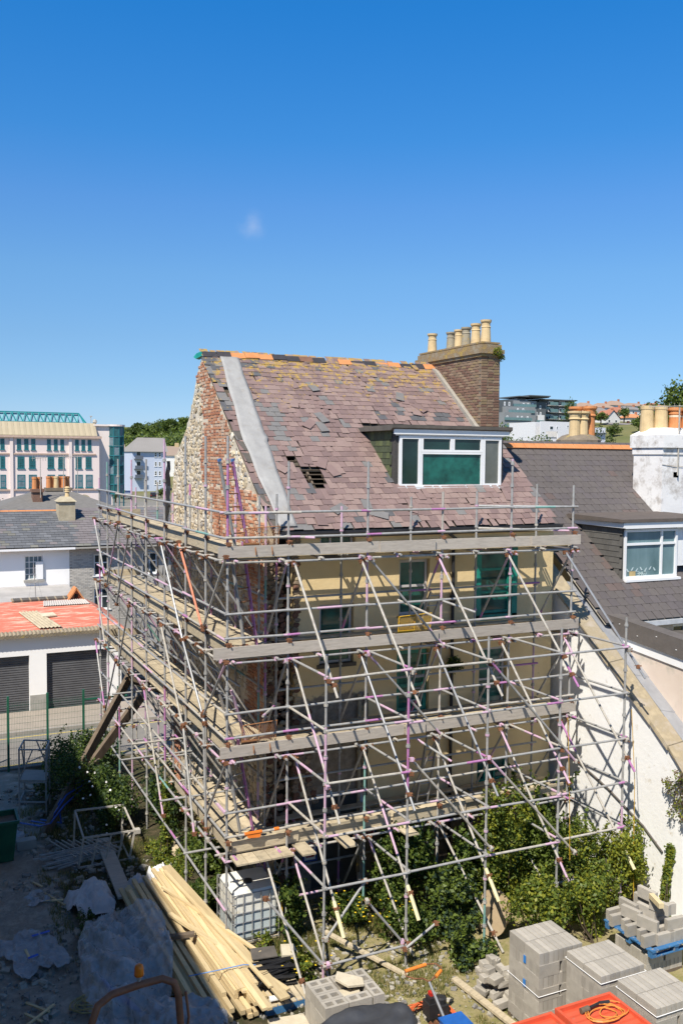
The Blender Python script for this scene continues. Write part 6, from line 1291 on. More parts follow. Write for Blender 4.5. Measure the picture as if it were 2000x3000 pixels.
# ivy strips on the white wall and a dry plant on the coping
plant('ivy', 'narrow strip of ivy climbing the white wall behind the blue pallet', 'ivy', [L3, L1, L4], [((14.94, 14.80 + .06 * math.sin(z * 3), z), (.05, .13, .12)) for z in np.arange(0, 1.62, .12)], 1500, .075, 171, loc=(14.94, 14.8, 0))
plant('ivy', 'yellowing ivy around the foot of the outermost scaffold pole', 'ivy', [L4, L3, L1], [((14.6 + frg.uniform(-.12, .25), 15.6 + frg.uniform(-.2, .2), z), (.14, .14, .16)) for z in np.arange(.6, 2.0, .12)], 900, .07, 173, loc=(14.6, 15.6, 0))
plant('dry_plant', 'dry brown buddleia growing out of the wall coping', 'plant', [lf('dry_leaf', (.20, .14, .09), (.13, .09, .06)), L4, L3], [((14.9 + frg.uniform(-.1, .05), 14.45 + frg.uniform(-.3, .35), frg.uniform(2.35, 3.4)), (.08, .14, .14)) for k in range(16)], 800, .06, 175, loc=(15.0, 14.35, 3.2), wts=[.5, .25, .25])
plant('hanging_plant', 'dark fern growing from the downpipe on the front wall', 'plant', [L2, L1, L5], [((11.82 + frg.uniform(-.18, .18), 18.66, 5.2 + frg.uniform(-.25, .22)), (.12, .07, .14)) for k in range(8)], 900, .06, 177, loc=(11.8, 18.74, 5.0))
# bamboo screen
bs = thing('bamboo_screen', 'grey cane screen half swallowed by the bushes near the white wall', 'screen', (13.4, 15.6, 0)); m_cane = M('grey_cane', (.20, .18, .15), (.12, .11, .09), scale=8, rough=.9)
for k in range(60): x = 12.7 + k * .028; mb = MB(); y = 15.75 - (x - 12.7) * .1; mb.tube((x, y, -.03), (x + frg.uniform(-.02, .02), y + frg.uniform(-.02, .02), 1.25 + frg.uniform(-.2, .12)), .007, 4); mb.build('cane', m_cane, bs)
for z in (.35, .8): mb = MB(); mb.tube((12.5, 15.7, z), (14.5, 15.5, z + .12), .024, 8); mb.build('rail', m_pink if z < .5 else m_galv, bs)
# grass: blades over the yard
grg = np.random.default_rng(3); N = 90000
gxx = np.concatenate([grg.uniform(6.5, 10.3, N // 2), grg.uniform(4.2, 7.5, N // 4), grg.uniform(2.6, 5.0, N // 4)]); gyy = np.concatenate([grg.uniform(11.5, 17.5, N // 2), grg.uniform(15.5, 23.5, N // 4), grg.uniform(13, 27, N // 4)])
keep = np.array([mnoise.noise(Vector((a * .9, b * .9, 11))) + .45 * mnoise.noise(Vector((a * 3, b * 3, 2))) > (-.02 if a > 5.2 else .02) and not (5.0 - (b - 15) * .05 > a > 3.0 and 14 < b < 20.5) for a, b in zip(gxx, gyy)]); gxx, gyy = gxx[keep], gyy[keep]; n = len(gxx)
gz = np.array([ground_h(a, b) for a, b in zip(gxx, gyy)]); h = grg.uniform(.03, .11, n) * (1 + .6 * (gyy > 15.5)); ang = grg.uniform(0, 6.28, n); lean = grg.uniform(.1, .7, n); w = grg.uniform(.004, .009, n)
dx, dy = np.cos(ang), np.sin(ang); P0 = np.stack([gxx - dy * w, gyy + dx * w, gz - .01], 1); P1 = np.stack([gxx + dy * w, gyy - dx * w, gz - .01], 1); P2 = np.stack([gxx + dx * h * lean, gyy + dy * h * lean, gz + h], 1)
vs = np.stack([P0, P1, P2], 1).reshape(-1, 3); fs = np.arange(3 * n).reshape(n, 3); gm = [lf('grass_green', (.10, .14, .025), (.07, .11, .02)), lf('grass_dry', (.36, .29, .11), (.28, .23, .09)), lf('grass_pale', (.22, .22, .06), (.17, .17, .05))]
o = link('grass', np_mesh('grass', vs, fs, gm, grg.choice(3, size=n, p=[.35, .35, .3]))); setp(o, 'thin green and dry grass over the yard', 'grass', kind='stuff')
# rubble and stones strewn over the yard
mb = MB(); rrg = random.Random(9)
for k in range(8):
    v_, f_ = box_shape(.11, .075, .05, .012); q_ = random.Random(500 + k); SHAPES['gr%d' % k] = ([(p[0] * q_.uniform(.6, 1.2), p[1] * q_.uniform(.6, 1.2), p[2] * q_.uniform(.5, 1.2)) for p in v_], f_)
cnt = 0
for k in range(5200):
    x, y = (rrg.uniform(.8, 5.2), rrg.uniform(14.5, 29)) if k % 3 else (rrg.uniform(5.5, 10.2), rrg.uniform(11.5, 18.5))
    if mnoise.noise(Vector((x * .8, y * .8, 5))) < -.05 and k % 3: continue
    s = rrg.choice((.25, .3, .4, .5, .7, 1.0, 1.6 if k % 3 else .8)) * rrg.uniform(.5, 1.1); T = Matrix.Translation((x, y, ground_h(x, y) + .012)) @ Matrix.Rotation(rrg.uniform(0, 6), 4, 'Z') @ Matrix.Rotation(rrg.uniform(-.4, .4), 4, 'X') @ Matrix.Diagonal((s, s, s, 1)); v_, f_ = SHAPES['gr%d' % rrg.randrange(8)]; mb.add([tuple(T @ Vector(p)) for p in v_], f_, rrg.choice((0, 0, 1)))
o = mb.build('rubble', [M('rubble_pale', (.40, .37, .31), (.28, .26, .22), scale=8, rough=.95), M('rubble_grey', (.24, .23, .21), (.17, .16, .15), scale=8, rough=.95)]); setp(o, 'small broken stones scattered over the yard', 'rubble', kind='stuff')
for k, (x, y, z) in enumerate(((7.2, 18.55, .25), (7.05, 18.5, .6), (7.35, 18.45, .2), (7.12, 18.55, .95), (6.1, 22.6, .1), (5.9, 22.2, .08))):
    v_, f_ = stone_shape(.34, .3, .2, 700 + k, 7); mb = MB(); mb.add(v_, f_); o = mb.build('chalk_stone', m_st[1]); o.location = (x, y, z); o.rotation_euler = (R(70) if k < 4 else 0, 0, k); setp(o, 'chalk stone fallen at the foot of the broken house corner' if k < 4 else 'chalk stone on the sunlit weeds behind the water tank', 'stone', 'fallen stones at the house corner' if k < 4 else 'stones behind the tank')
# ------------------------------------------------------------------ street fence, garage, houses beyond the street
def bwin(parent, x0, x1, z0, z1, y, fm, gm, f=.06, bar=False, sill=None):
    mb = MB(); mb.box(x0, x1, y - .05, y - .002, z0, z0 + f); mb.box(x0, x1, y - .05, y - .002, z1 - f, z1); mb.box(x0, x0 + f, y - .05, y - .002, z0 + f, z1 - f); mb.box(x1 - f, x1, y - .05, y - .002, z0 + f, z1 - f)
    if bar: mb.box(x0 + f, x1 - f, y - .045, y - .002, (z0 + z1) / 2 - f / 2, (z0 + z1) / 2 + f / 2)
    if sill: mb.box(x0 - .1, x1 + .1, y - .16, y - .002, z0 - .12, z0 - .005)
    w = mb.build('window', fm, parent); mb = MB(); mb.box(x0 + f, x1 - f, y - .03, y - .004, z0 + f, z1 - f); link('pane', mb.mesh('pane', [gm]), w); return w
sf = thing('mesh_fence', 'green wire mesh fence along the edge of the street', 'fence', (3, 31.2, 0)); m_fg = M('fence_green', (.02, .12, .07), (.015, .09, .05), rough=.5, bmp=0)
for x in (-1.2, .3, 1.5, 2.75, 3.98, 5.14, 6.3): mb = MB(); mb.box(x - .035, x + .035, 31.15, 31.21, -.3, 2.22); mb.build('post', m_fg, sf)
mb = MB(); mb.box(5.17, 6.6, 31.14, 31.20, 1.85, 1.90); mb.build('top_rail', m_fg, sf)
mb = MB()
for k in range(150): x = -1.2 + k * .05; mb.box(x - .0025, x + .0025, 31.178, 31.183, -.2, 2.02 if x > 2.7 else 1.75)
for k in range(11): z = -.1 + k * .2; mb.box(-1.2, 6.3, 31.171, 31.176, z - .003, z + .003)
o = mb.build('wire_mesh', m_fg, sf); o['kind'] = 'stuff'
gr = thing('garage_building', 'white rendered garage with two dark roller shutters and a patchy red roof', 'garage', (4, 40, 0))
m_wg = M('garage_white', (.84, .825, .80), (.79, .775, .75), scale=.8, rough=.85, bmp=.2, dirt=((.6, .58, .55), 1.5, .64, .8)); m_shut = M('roller_shutter', (.10, .10, .105), (.075, .075, .08), scale=2, rough=.5)
wb = MB(); wall_x(wb, -4, 7.75, -.3, 2.9, 37.7, .3, [(1.9, 4.15, -.31, 2.15), (4.8, 7.2, -.31, 2.18)]); wb.build('front_wall', m_wg, gr)
wb = MB(); wb.box(7.45, 7.75, 38.005, 43, -.3, 2.92); wb.build('side_wall', m_wg, gr)
mb = MB(); mb.box(4.16, 4.79, 37.66, 37.70, -.25, .55); mb.build('grey_plinth', m_conc, gr)
for x0, x1 in ((1.9, 4.15), (4.8, 7.2)):
    sh_ = None
    for k in range(26):
        z = -.25 + k * .094; mb = MB(); mb.prism([(37.93, z), (37.905, z + .03), (37.91, z + .075), (37.93, z + .09)], 'x', x0, x1)
        if sh_ is None: sh_ = mb.build('roller_shutter', m_shut, gr)
        else: link('slat', mb.mesh('slat', [m_shut]), sh_)
mrr, nt, b = ntree('red_roof_paint'); v = coords(nt, (.35, 1.6, 1)); r_ = ramp(nt, [(.4, (.56, .14, .08)), (.52, (.50, .17, .11)), (.60, (.62, .40, .29))]); nt.links.new(noise(nt, v, 3.2, 8, .7), r_.inputs['Fac']); nt.links.new(r_.outputs['Color'], b.inputs['Base Color']); b.inputs['Roughness'].default_value = .8
rb = MB(); rb.add([(-4, 37.45, 2.98), (7.9, 37.45, 2.98), (7.0, 42.5, 3.62), (-4, 42.5, 3.50)], [(0, 1, 2, 3)]); rb.add([(7.9, 37.45, 2.98), (8.1, 43.2, 2.95), (7.0, 42.5, 3.62)], [(0, 1, 2)]); rb.add([(-4, 42.5, 3.5), (7.0, 42.5, 3.62), (8.1, 43.2, 2.95), (-4, 43.6, 3.1)], [(0, 1, 2, 3)])
rr = rb.build('red_roof', mrr, gr)
m_corr = M('asbestos_edge', (.33, .27, .18), (.22, .18, .13), scale=6, rough=.95, dirt=((.5, .36, .05), 4, .6, .7))
for k in range(62): x = -1.5 + k * .15; mb = MB(); mb.tube((x, 37.42, 2.97), (x, 37.85, 3.05), .085, 8); link('ridge_roll', mb.mesh('ridge_roll', [m_corr]), rr)
for k in range(40): x = 4.0 + k * .073; mb = MB(); mb.tube((x, 42.3, 3.62), (x, 42.75, 3.66), .055, 6); link('capping_roll', mb.mesh('capping_roll', [m_felt if k % 5 else m_corr]), rr)
mb = MB(); 
vs = []
for j in range(41): vs += [(5.15 + j * .05, 41.3, 3.50 + .03 * (j % 2)), (5.25 + j * .045, 42.1, 3.60 + .03 * (j % 2))]
mb.add(vs, [(2 * j, 2 * j + 2, 2 * j + 3, 2 * j + 1) for j in range(40)]); link('corrugated_panel', mb.mesh('corrugated_panel', [M('pale_sheet', (.50, .46, .42), (.42, .38, .34), rough=.8)]), rr)
vs = []
mb = MB()
for j in range(13): vs += [(4.6 + j * .075, 38.1, 3.12 + .04 * (j % 2)), (4.05 + j * .065, 40.6, 3.42 + .04 * (j % 2))]
mb.add(vs, [(2 * j, 2 * j + 2, 2 * j + 3, 2 * j + 1) for j in range(12)]); setp(mb.build('loose_sheet', m_board), 'loose corrugated sheet lying on the patchy red roof', 'roof sheet')
mb = MB(); mb.box(-.3, .3, -.25, .25, 0, .05); o = mb.build('loose_board', M('cream_board', (.66, .58, .42), rough=.8)); o.location = (5.15, 39.9, 3.33); o.rotation_euler = (.12, 0, .2); setp(o, 'small cream board lying on the patchy red roof', 'board')
mb = MB(); mb.prism([(6.35, 3.55), (6.66, 4.05), (6.97, 3.55)], 'y', 42.2, 42.7); rv_ = mb.build('roof_vent', m_bk[0], gr); mb = MB(); mb.bar((6.28, 42.4, 3.52), (6.67, 42.4, 4.11), .75, .06); mb.bar((7.04, 42.4, 3.52), (6.66, 42.4, 4.11), .75, .06); link('vent_roof', mb.mesh('vent_roof', [m_terr]), rv_); mb = MB(); mb.box(6.6, 6.75, 42.17, 42.21, 3.66, 3.82); link('vent_hole', mb.mesh('vent_hole', [m_dark]), rv_)
# terrace: white house and grey brick house under one slate roof
th = thing('white_terrace_house', 'white rendered terrace house with grey slate roof behind the red roofed garage', 'house', (4, 48, 0)); bh = thing('grey_brick_house', 'grey brick terrace house with mauve slate roof next to the white terrace house', 'house', (9, 48, 0))
wb = MB(); wall_x(wb, -6, 7.28, -.3, 5.35, 48, .3, [(5.12, 5.98, 3.8, 5.02)]); wb.build('front_wall', m_wg, th)
w = window(th, 5.13, 5.97, 3.82, 5.0, 48.12, (.25, .5, .75), (.22, .48, .74), fw=.035, fmat=m_upvc, gmat=m_palewin, sill=(.28, .09, m_conc))
mb = MB(); mb.box(5.62, 5.97, 47.86, 47.91, 3.84, 4.72); mb.build('open_casement', m_upvc, th)
mgb = M('grey_mortar', (.40, .375, .34), (.33, .31, .28), scale=1.2, rough=.95, dirt=((.17, .155, .14), .9, .58, .74))
wb = MB(); gbh = [(8.5, 9.3, 3.85, 4.98), (8.5, 9.3, 2.1, 3.2), (11.0, 11.8, 3.85, 4.98)]; wall_x(wb, 7.29, 14.5, -.3, 5.4, 48.02, .3, gbh); gbw = wb.build('front_wall', mgb, bh)
gbm = [M('grey_brick', (.50, .47, .42), (.42, .39, .35), scale=3, rough=.95, dirt=((.22, .2, .18), .9, .6, .74)), M('grey_brick_dark', (.40, .375, .34), (.33, .31, .28), scale=3, rough=.95, dirt=((.18, .165, .15), .9, .6, .74))]
SHAPES['gb'] = box_shape(.212, .066, .012, .004); its = []; z = 1.6; row = 0
while z < 5.3:
    x = 7.40 - (row % 2) * .11
    while x < 11.6:
        if x > 7.38 and not any(h[0] - .13 < x < h[1] + .13 and h[2] - .1 < z < h[3] + .06 for h in gbh): its.append((frame((x, 48.02, z), (1, 0, 0), (0, 0, 1), (0, -1, 0)), 'gb', random.choices(gbm, (3, 1))[0]))
        x += .224
    z += .078; row += 1
pieces(gbw, 'brick', its)
for x, z0, z1 in ((8.5, 3.85, 4.98), (8.5, 2.1, 3.2), (11.0, 3.85, 4.98)): window(bh, x + .01, x + .79, z0 + .01, z1 - .01, 48.12, (.5,), (.6,), fw=.06, fmat=m_upvc, gmat=m_glass, sill=(.15, .05, m_upvc))
TS = (7.05 - 5.45) / 3.9; TA = math.atan(TS)
def terrace_roof(t, x0, x1, mats, wts, seed):
    mb = MB(); mb.add([(x0, 47.6, 5.42), (x1, 47.6, 5.42), (x1, 51.5, 7.02), (x0, 51.5, 7.02)], [(0, 1, 2, 3)]); mb.add([(x0, 51.5, 7.02), (x1, 51.5, 7.02), (x1, 55.6, 5.4), (x0, 55.6, 5.4)], [(0, 1, 2, 3)]); rf_ = mb.build('roof', m_deck, t); its = []; rg = random.Random(seed)
    c_, s_ = math.cos(TA), math.sin(TA); Lr = 3.9 / c_; s = 0; row = 0
    SHAPES['ts'] = slab_shape(.37, .46, .012, 77, .006, .03)
    while s < Lr - .1:
        x = x0 - (row % 2) * .19
        while x < x1 - .1:
            if x > x0 - .1: its.append((frame((x + .19, 47.6 + c_ * s - s_ * .03, 5.42 + s_ * s + c_ * .03), (1, 0, 0), (0, c_, s_), (0, -s_, c_)), 'ts', rg.choices(mats, wts)[0]))
            x += .38
        s += .27; row += 1
    pieces(rf_, 'slate', its); return rf_
gs = [M('far_slate', (.125, .128, .135), (.10, .103, .109), scale=2, rough=.7, rand=.12), M('far_slate_pale', (.155, .158, .165), (.125, .128, .135), scale=2, rough=.7, rand=.12), M('far_slate_mauve', (.18, .16, .16), (.148, .13, .13), scale=2, rough=.7, rand=.12), M('far_slate_green', (.18, .175, .15), (.15, .145, .125), scale=2, rough=.7, rand=.12)]
r1 = terrace_roof(th, -3, 7.55, gs, (5, 2, .4, .7), 1); r2 = terrace_roof(bh, 7.56, 14.5, gs, (.5, 1, 6, .7), 2)
for k in range(22): x = -2 + k * .42; mb = MB(); mb.tube((x, 51.5, 7.0), (x + .41, 51.5, 7.0), .12, 8); link('ridge_tile', mb.mesh('ridge_tile', [m_terr]), r1) if x < 6.9 else None
mb = MB(); mb.prism([(47.5, 5.32), (47.5, 5.42), (47.62, 5.42), (47.6, 5.32)], 'x', -6, 7.5); mb.build('gutter', m_upvc, th); mb = MB(); mb.box(7.51, 14.5, 47.5, 47.9, 5.34, 5.41); mb.build('gutter', m_conc, bh)
mb = MB(); mb.box(7.1, 7.95, 50.3, 51.3, 6.2, 7.6); mb.add([(7.02, 50.2, 7.601), (8.03, 50.2, 7.601), (8.03, 51.4, 7.601), (7.02, 51.4, 7.601), (7.3, 50.5, 7.85), (7.75, 50.5, 7.85), (7.75, 51.1, 7.85), (7.3, 51.1, 7.85)], [(0, 3, 2, 1), (0, 1, 5, 4), (1, 2, 6, 5), (2, 3, 7, 6), (3, 0, 4, 7), (4, 5, 6, 7)]); st_ = mb.build('chimney_stack', M('rough_cement', (.46, .40, .28), (.33, .28, .19), scale=4, rough=.95, bmp=.5), th)
mb = MB(); mb.lathe((7.62, 50.8, 7.84), [(.13, 0), (.10, .25), (.16, .28), (.10, .34), (.15, .38), (.10, .44), (.15, .48), (.08, .55)], 12); link('chimney_pot', mb.mesh('chimney_pot', [m_buff]), st_)
mb = MB(); mb.add([(-6, 43.5, 3.12), (7.1, 43.5, 3.22), (7.2, 47.98, 3.5), (-6, 47.98, 3.5)], [(0, 1, 2, 3)]); mb.box(-6, 7.1, 43.4, 43.5, 2.0, 3.1); mb.build('lean_to_roof', M('pale_felt', (.42, .40, .38), (.30, .285, .27), scale=1.2, rough=.9), th)
mb = MB(); mb.tube((5.15, 43.8, 3.2), (5.05, 43.8, 5.1), .02, 6); mb.tube((5.12, 43.8, 4.2), (5.25, 43.8, 4.35), .015, 5)
for dx in (-.35, .35): mb.tube((5.05, 43.8, 5.0), (5.15 + dx, 43.9, 3.2), .004, 4)
setp(mb.build('aerial_mast', m_galv), 'thin aerial mast standing on the lean-to roof', 'aerial')
# hipped roof house and chimneys behind the terrace
hh = thing('hipped_roof_house', 'house with grey hipped roof and brick chimneys behind the terrace', 'house', (9, 60, 0))
mb = MB(); mb.box(3.5, 13, 57.5, 66, -.3, 6.3); mb.build('wall', m_wg, hh); mb = MB(); mb.add([(3.3, 57.3, 6.3), (13.2, 57.3, 6.3), (13.2, 66.2, 6.3), (3.3, 66.2, 6.3), (7.0, 61.5, 7.7), (9.6, 61.5, 7.7)], [(0, 1, 5, 4), (1, 2, 5), (2, 3, 4, 5), (3, 0, 4)]); mb.build('roof', M('dusty_roof', (.17, .16, .148), (.135, .128, .118), rough=.95), hh)
for x0, x1, y0, mt in ((6.9, 7.5, 59.8, m_cb[0]), (8.0, 9.5, 61.8, m_cm)):
    mb = MB(); mb.box(x0, x1, y0, y0 + .8, 6.5, 7.75); mb.box(x0 - .08, x1 + .08, y0 - .08, y0 + .88, 7.751, 7.95); s2 = mb.build('chimney_stack', mt, hh)
    n = 2 if x1 - x0 < 1 else 6
    for k in range(n): mb = MB(); mb.lathe((x0 + .15 + k * (x1 - x0 - .3) / (n - 1), y0 + .3 + .2 * (k % 2), 7.94), [(.17, 0), (.15, .6), (.17, .62), (.17, .75), (.12, .75)], 10); link('chimney_pot', mb.mesh('chimney_pot', [m_terr if (k + n) % 4 else m_buff]), s2)
for x, y, h in ((7.35, 59.7, 9.9), (9.0, 61.5, 10.0), (9.9, 61.6, 10.0)):
    mb = MB(); mb.tube((x, y, 7.4), (x, y, h), .025, 6); mb.tube((x - .5, y, h - .05), (x + .4, y + .2, h), .02, 5)
    for k in range(6): mb.tube((x - .45 + k * .16, y + .05 * k, h - .2), (x - .45 + k * .16, y + .05 * k, h + .15), .01, 4)
    mb.build('aerial', m_galv2, hh)
# low concrete parapet with railings and a timber fence beyond
pp = thing('concrete_parapet', 'long weathered concrete panel wall in front of the pink office building', 'wall', (16, 75, 0)); 
mb = MB(); mb.box(0, 40, 75, 75.3, -.3, 5.35); mb.build('panel_wall', M('weathered_panel', (.28, .265, .24), (.22, .21, .19), scale=.7, rough=.95), pp)
for k in range(22): mb = MB(); x = 4 + k * 1.25; mb.box(x, x + .18, 74.7, 75.0, 5.0, 6.0); mb.build('post', m_conc, pp)
mb = MB(); mb.box(3, 32, 74.72, 74.95, 5.8, 5.98); mb.box(3, 32, 75.0, 75.1, 5.35, 5.8); mb.build('top_rail', m_boardg, pp)
fb2 = thing('flat_roof_shed', 'low building with sandy flat roof behind the scaffold end', 'building', (16, 62, 0)); mb = MB(); mb.box(13.2, 24, 57, 70, -.3, 5.0); mb.build('wall', m_conc, fb2); mb = MB(); mb.box(13.1, 24.1, 56.9, 70.1, 5.0, 5.12); mb.build('roof', M('sandy_roof', (.36, .31, .24), (.3, .26, .2), rough=.95), fb2)
# ------------------------------------------------------------------ trees
def tree(name, label, x, y, z, h, r, mats, n, size, seed, cat='tree', group=None, wts=None, k=20):
    t = thing(name, label, cat, (x, y, z), group=group); bl = clumpy((x, y, z + h * .62), (r, r, h * .42), k, seed, .36); pts, d = blob_pts(bl, n, seed, .6); leaves('crown', mats, pts, size, t, seed, .3, out=d * .7, wts=wts)
    mb = MB(); mb.path([(x, y, z - .3), (x + .05 * r, y, z + h * .3), (x, y, z + h * .7)], [r * .09, r * .07, r * .03], 7)
    for j in range(5): b_ = bl[j][0]; mb.path([(x, y, z + h * (.25 + .06 * j)), tuple((V(x, y, z + h * .5) + b_) / 2), tuple(b_)], [r * .045, r * .03, r * .012], 5)
    mb.build('trunk', m_bark, t); return t
tree('bushy_tree', 'round green tree beside the hipped roof house', 5.2, 70, -.3, 7.6, 1.7, [L1, L3, L2], 4200, .22, 201)
# ------------------------------------------------------------------ office building with teal windows
of = thing('office_building', 'pale pink office building with teal windows and a green roof truss', 'office', (20, 165, 0))
OX = lambda u: 13.41 + .0548 * u
OZ = lambda v: 10.04 + (1333.5 - v) * .0557
m_op = M('pale_pink_render', (.76, .64, .585), (.71, .60, .545), scale=.12, rough=.9, bmp=.05); m_tan = M('tan_cladding', (.40, .335, .225), (.36, .30, .20), scale=.3, rough=.6, bmp=.05); m_otrim = M('pink_cornice', (.55, .40, .31), rough=.9, bmp=0)
OY = 160
mb = MB(); mb.box(-8, OX(291), OY, OY + 30, -.3, OZ(1279)); mb.build('wall', m_op, of)
mb = MB(); mb.box(-8, OX(297), OY - .6, OY, OZ(1281), OZ(1274)); mb.box(-8, OX(291), OY - .25, OY, OZ(1438), OZ(1434)); mb.box(-8, OX(280), OY - .22, OY, OZ(1331), OZ(1327)); mb.build('cornice', m_otrim, of)
for u in (32, 203): mb = MB(); mb.box(OX(u) - .25, OX(u) + .25, OY - .3, OY - .001, 0, OZ(1281)); mb.build('pilaster', m_op, of)
rows = [((1, 13), (48, 60), (69, 81), (89, 101), (135, 146), (155, 166), (174, 185), (218, 229), (237, 248), (256, 267))], [((0, 14), (49, 69), (82, 101), (136, 155), (167, 186), (219, 237), (249, 267))], [((0, 16), (48, 71), (81, 104), (135, 157), (167, 188), (218, 240), (249, 270))]
for (cols,), v0, v1, gm in ((rows[0], 1285, 1317, m_tealglass), (rows[1], 1337, 1372, m_tealglass), (rows[2], 1391, 1430, m_palewin)):
    for a, b_ in cols:
        w_ = bwin(of, OX(a), OX(b_), OZ(v1), OZ(v0), OY, m_tealfr, gm, .12, gm is m_palewin, True)
        if gm is m_tealglass:
            mb = MB()
            for q in (.33, .66): x = OX(a) + (OX(b_) - OX(a)) * q; mb.box(x - .03, x + .03, OY - .07, OY - .05, OZ(v1) + .1, OZ(v0) - .1)
            for q in (.3, .5, .8): z = OZ(v1) + (OZ(v0) - OZ(v1)) * q; mb.box(OX(a) + .1, OX(b_) - .1, OY - .068, OY - .052, z - .03, z + .03)
            link('grille', mb.mesh('grille', [m_tealfr]), w_)
for a, b_ in ((52, 97), (220, 268)):
    mb = MB(); c_ = (OX(a) + OX(b_)) / 2; r_ = (OX(b_) - OX(a)) / 2; mb.prism([(c_ + r_ * math.cos(t), OZ(1480) + 1.6 * math.sin(t)) for t in np.linspace(0, math.pi, 17)] + [(c_ - r_, -.3), (c_ + r_, -.3)], 'y', OY - .1, OY - .002); mb.build('arched_recess', m_tan, of)
x = -8; 
while x < OX(288) - .9:
    mb = MB(); mb.add([(x, OY - .2, OZ(1273)), (x + .93, OY - .2, OZ(1273)), (x + .93, OY + 2.2, OZ(1233)), (x, OY + 2.2, OZ(1233)), (x + .47, OY - .26, OZ(1273)), (x + .47, OY + 2.14, OZ(1233))], [(0, 4, 5, 3), (4, 1, 2, 5)]); mb.build('cladding_panel', m_tan, of); x += .95
mb = MB(); mb.add([(-8, OY + 2.3, OZ(1234)), (OX(290), OY + 2.3, OZ(1234)), (OX(290), OY + 28, OZ(1234)), (-8, OY + 28, OZ(1234))], [(0, 1, 2, 3)]); mb.build('flat_roof', m_conc, of)
mb = MB(); m_truss = M('truss_green', (.02, .26, .27), (.015, .2, .21), rough=.5, bmp=0); a0, a1 = -8, OX(240)
for (y, z) in ((OY + 2.4, OZ(1233)), (OY + 3.8, OZ(1203)), (OY + 9.5, OZ(1233)), (OY + 8.1, OZ(1203))): mb.bar((a0, y, z), (a1 + (.0 if z > 15 else .6), y, z), .22, .22)
k = 0; x = a0
while x < a1:
    for y0, y1 in ((OY + 2.4, OY + 3.8), (OY + 9.5, OY + 8.1)): mb.bar((x, y0, OZ(1233)), (x + .55, y1, OZ(1203)), .12, .12); mb.bar((x + .55, y1, OZ(1203)), (x + 1.1, y0, OZ(1233)), .12, .12)
    x += 1.1
mb.bar((a1, OY + 3.8, OZ(1203)), (a1 + 1.0, OY + 2.4, OZ(1233)), .2, .2); mb.bar((a1, OY + 3.8, OZ(1203)), (a1, OY + 8.1, OZ(1203)), .2, .2); o = mb.build('roof_truss', m_truss, of)
mb = MB(); mb.add([(a0, OY + 2.8, OZ(1233)), (a1, OY + 2.8, OZ(1233)), (a1, OY + 4.1, OZ(1205)), (a0, OY + 4.1, OZ(1205))], [(0, 1, 2, 3)]); mb.build('rooflight_glazing', M('sky_glass', (.25, .42, .50), rough=.15, bmp=0), of)
mb = MB(); mb.box(OX(285), OX(338), OY + 2, OY + 12, -.3, OZ(1241)); mb.box(OX(280), OX(340), OY + 1.6, OY + 12.2, OZ(1241), OZ(1236)); mb.build('stair_tower', M('pale_render', (.78, .68, .61), (.74, .64, .575), scale=.1, rough=.9, bmp=.03), of)
cxg, rg_ = OX(350), 1.55; tw = None
for j in range(7):
    z0, z1 = OZ(1450) + j * (OZ(1241) - OZ(1450)) / 7, OZ(1450) + (j + 1) * (OZ(1241) - OZ(1450)) / 7
    for i in range(5):
        t0, t1 = R(180 + 36 * i), R(180 + 36 * (i + 1)); mb = MB(); mb.add([(cxg + rg_ * math.cos(t0), OY + 3 + rg_ * math.sin(t0), z0), (cxg + rg_ * math.cos(t1), OY + 3 + rg_ * math.sin(t1), z0), (cxg + rg_ * math.cos(t1), OY + 3 + rg_ * math.sin(t1), z1 - .15), (cxg + rg_ * math.cos(t0), OY + 3 + rg_ * math.sin(t0), z1 - .15)], [(0, 1, 2, 3)]); mb.build('tower_pane', m_tealglass if (i + j) % 3 else m_palewin, of)
mb = MB()
for j in range(8): z0 = OZ(1450) + j * (OZ(1241) - OZ(1450)) / 7; mb.lathe((cxg, OY + 3, z0 - .18), [(rg_ - .05, 0), (rg_ + .05, 0), (rg_ + .05, .16), (rg_ - .05, .16)], 20)
for i in range(6): t = R(180 + 36 * i); mb.tube((cxg + rg_ * math.cos(t), OY + 3 + rg_ * math.sin(t), -.3), (cxg + rg_ * math.cos(t), OY + 3 + rg_ * math.sin(t), OZ(1241)), .07, 6)
mb.build('tower_frame', m_tealfr, of); mb = MB(); mb.lathe((cxg, OY + 3, OZ(1241)), [(rg_ + .2, 0), (rg_ + .2, .3)], 20); mb.build('tower_cap', m_op, of)
mb = MB(); mb.tube((OX(279), OY + 4, OZ(1236)), (OX(279), OY + 4, OZ(1210)), .06, 6); mb.box(OX(276), OX(283), OY + 3.9, OY + 4.1, OZ(1212), OZ(1209)); mb.lathe((OX(291), OY + 4, OZ(1236)), [(.1, 0), (.4, .4), (.3, .8), (.05, .95)], 10); mb.build('roof_aerial', m_galv2, of)
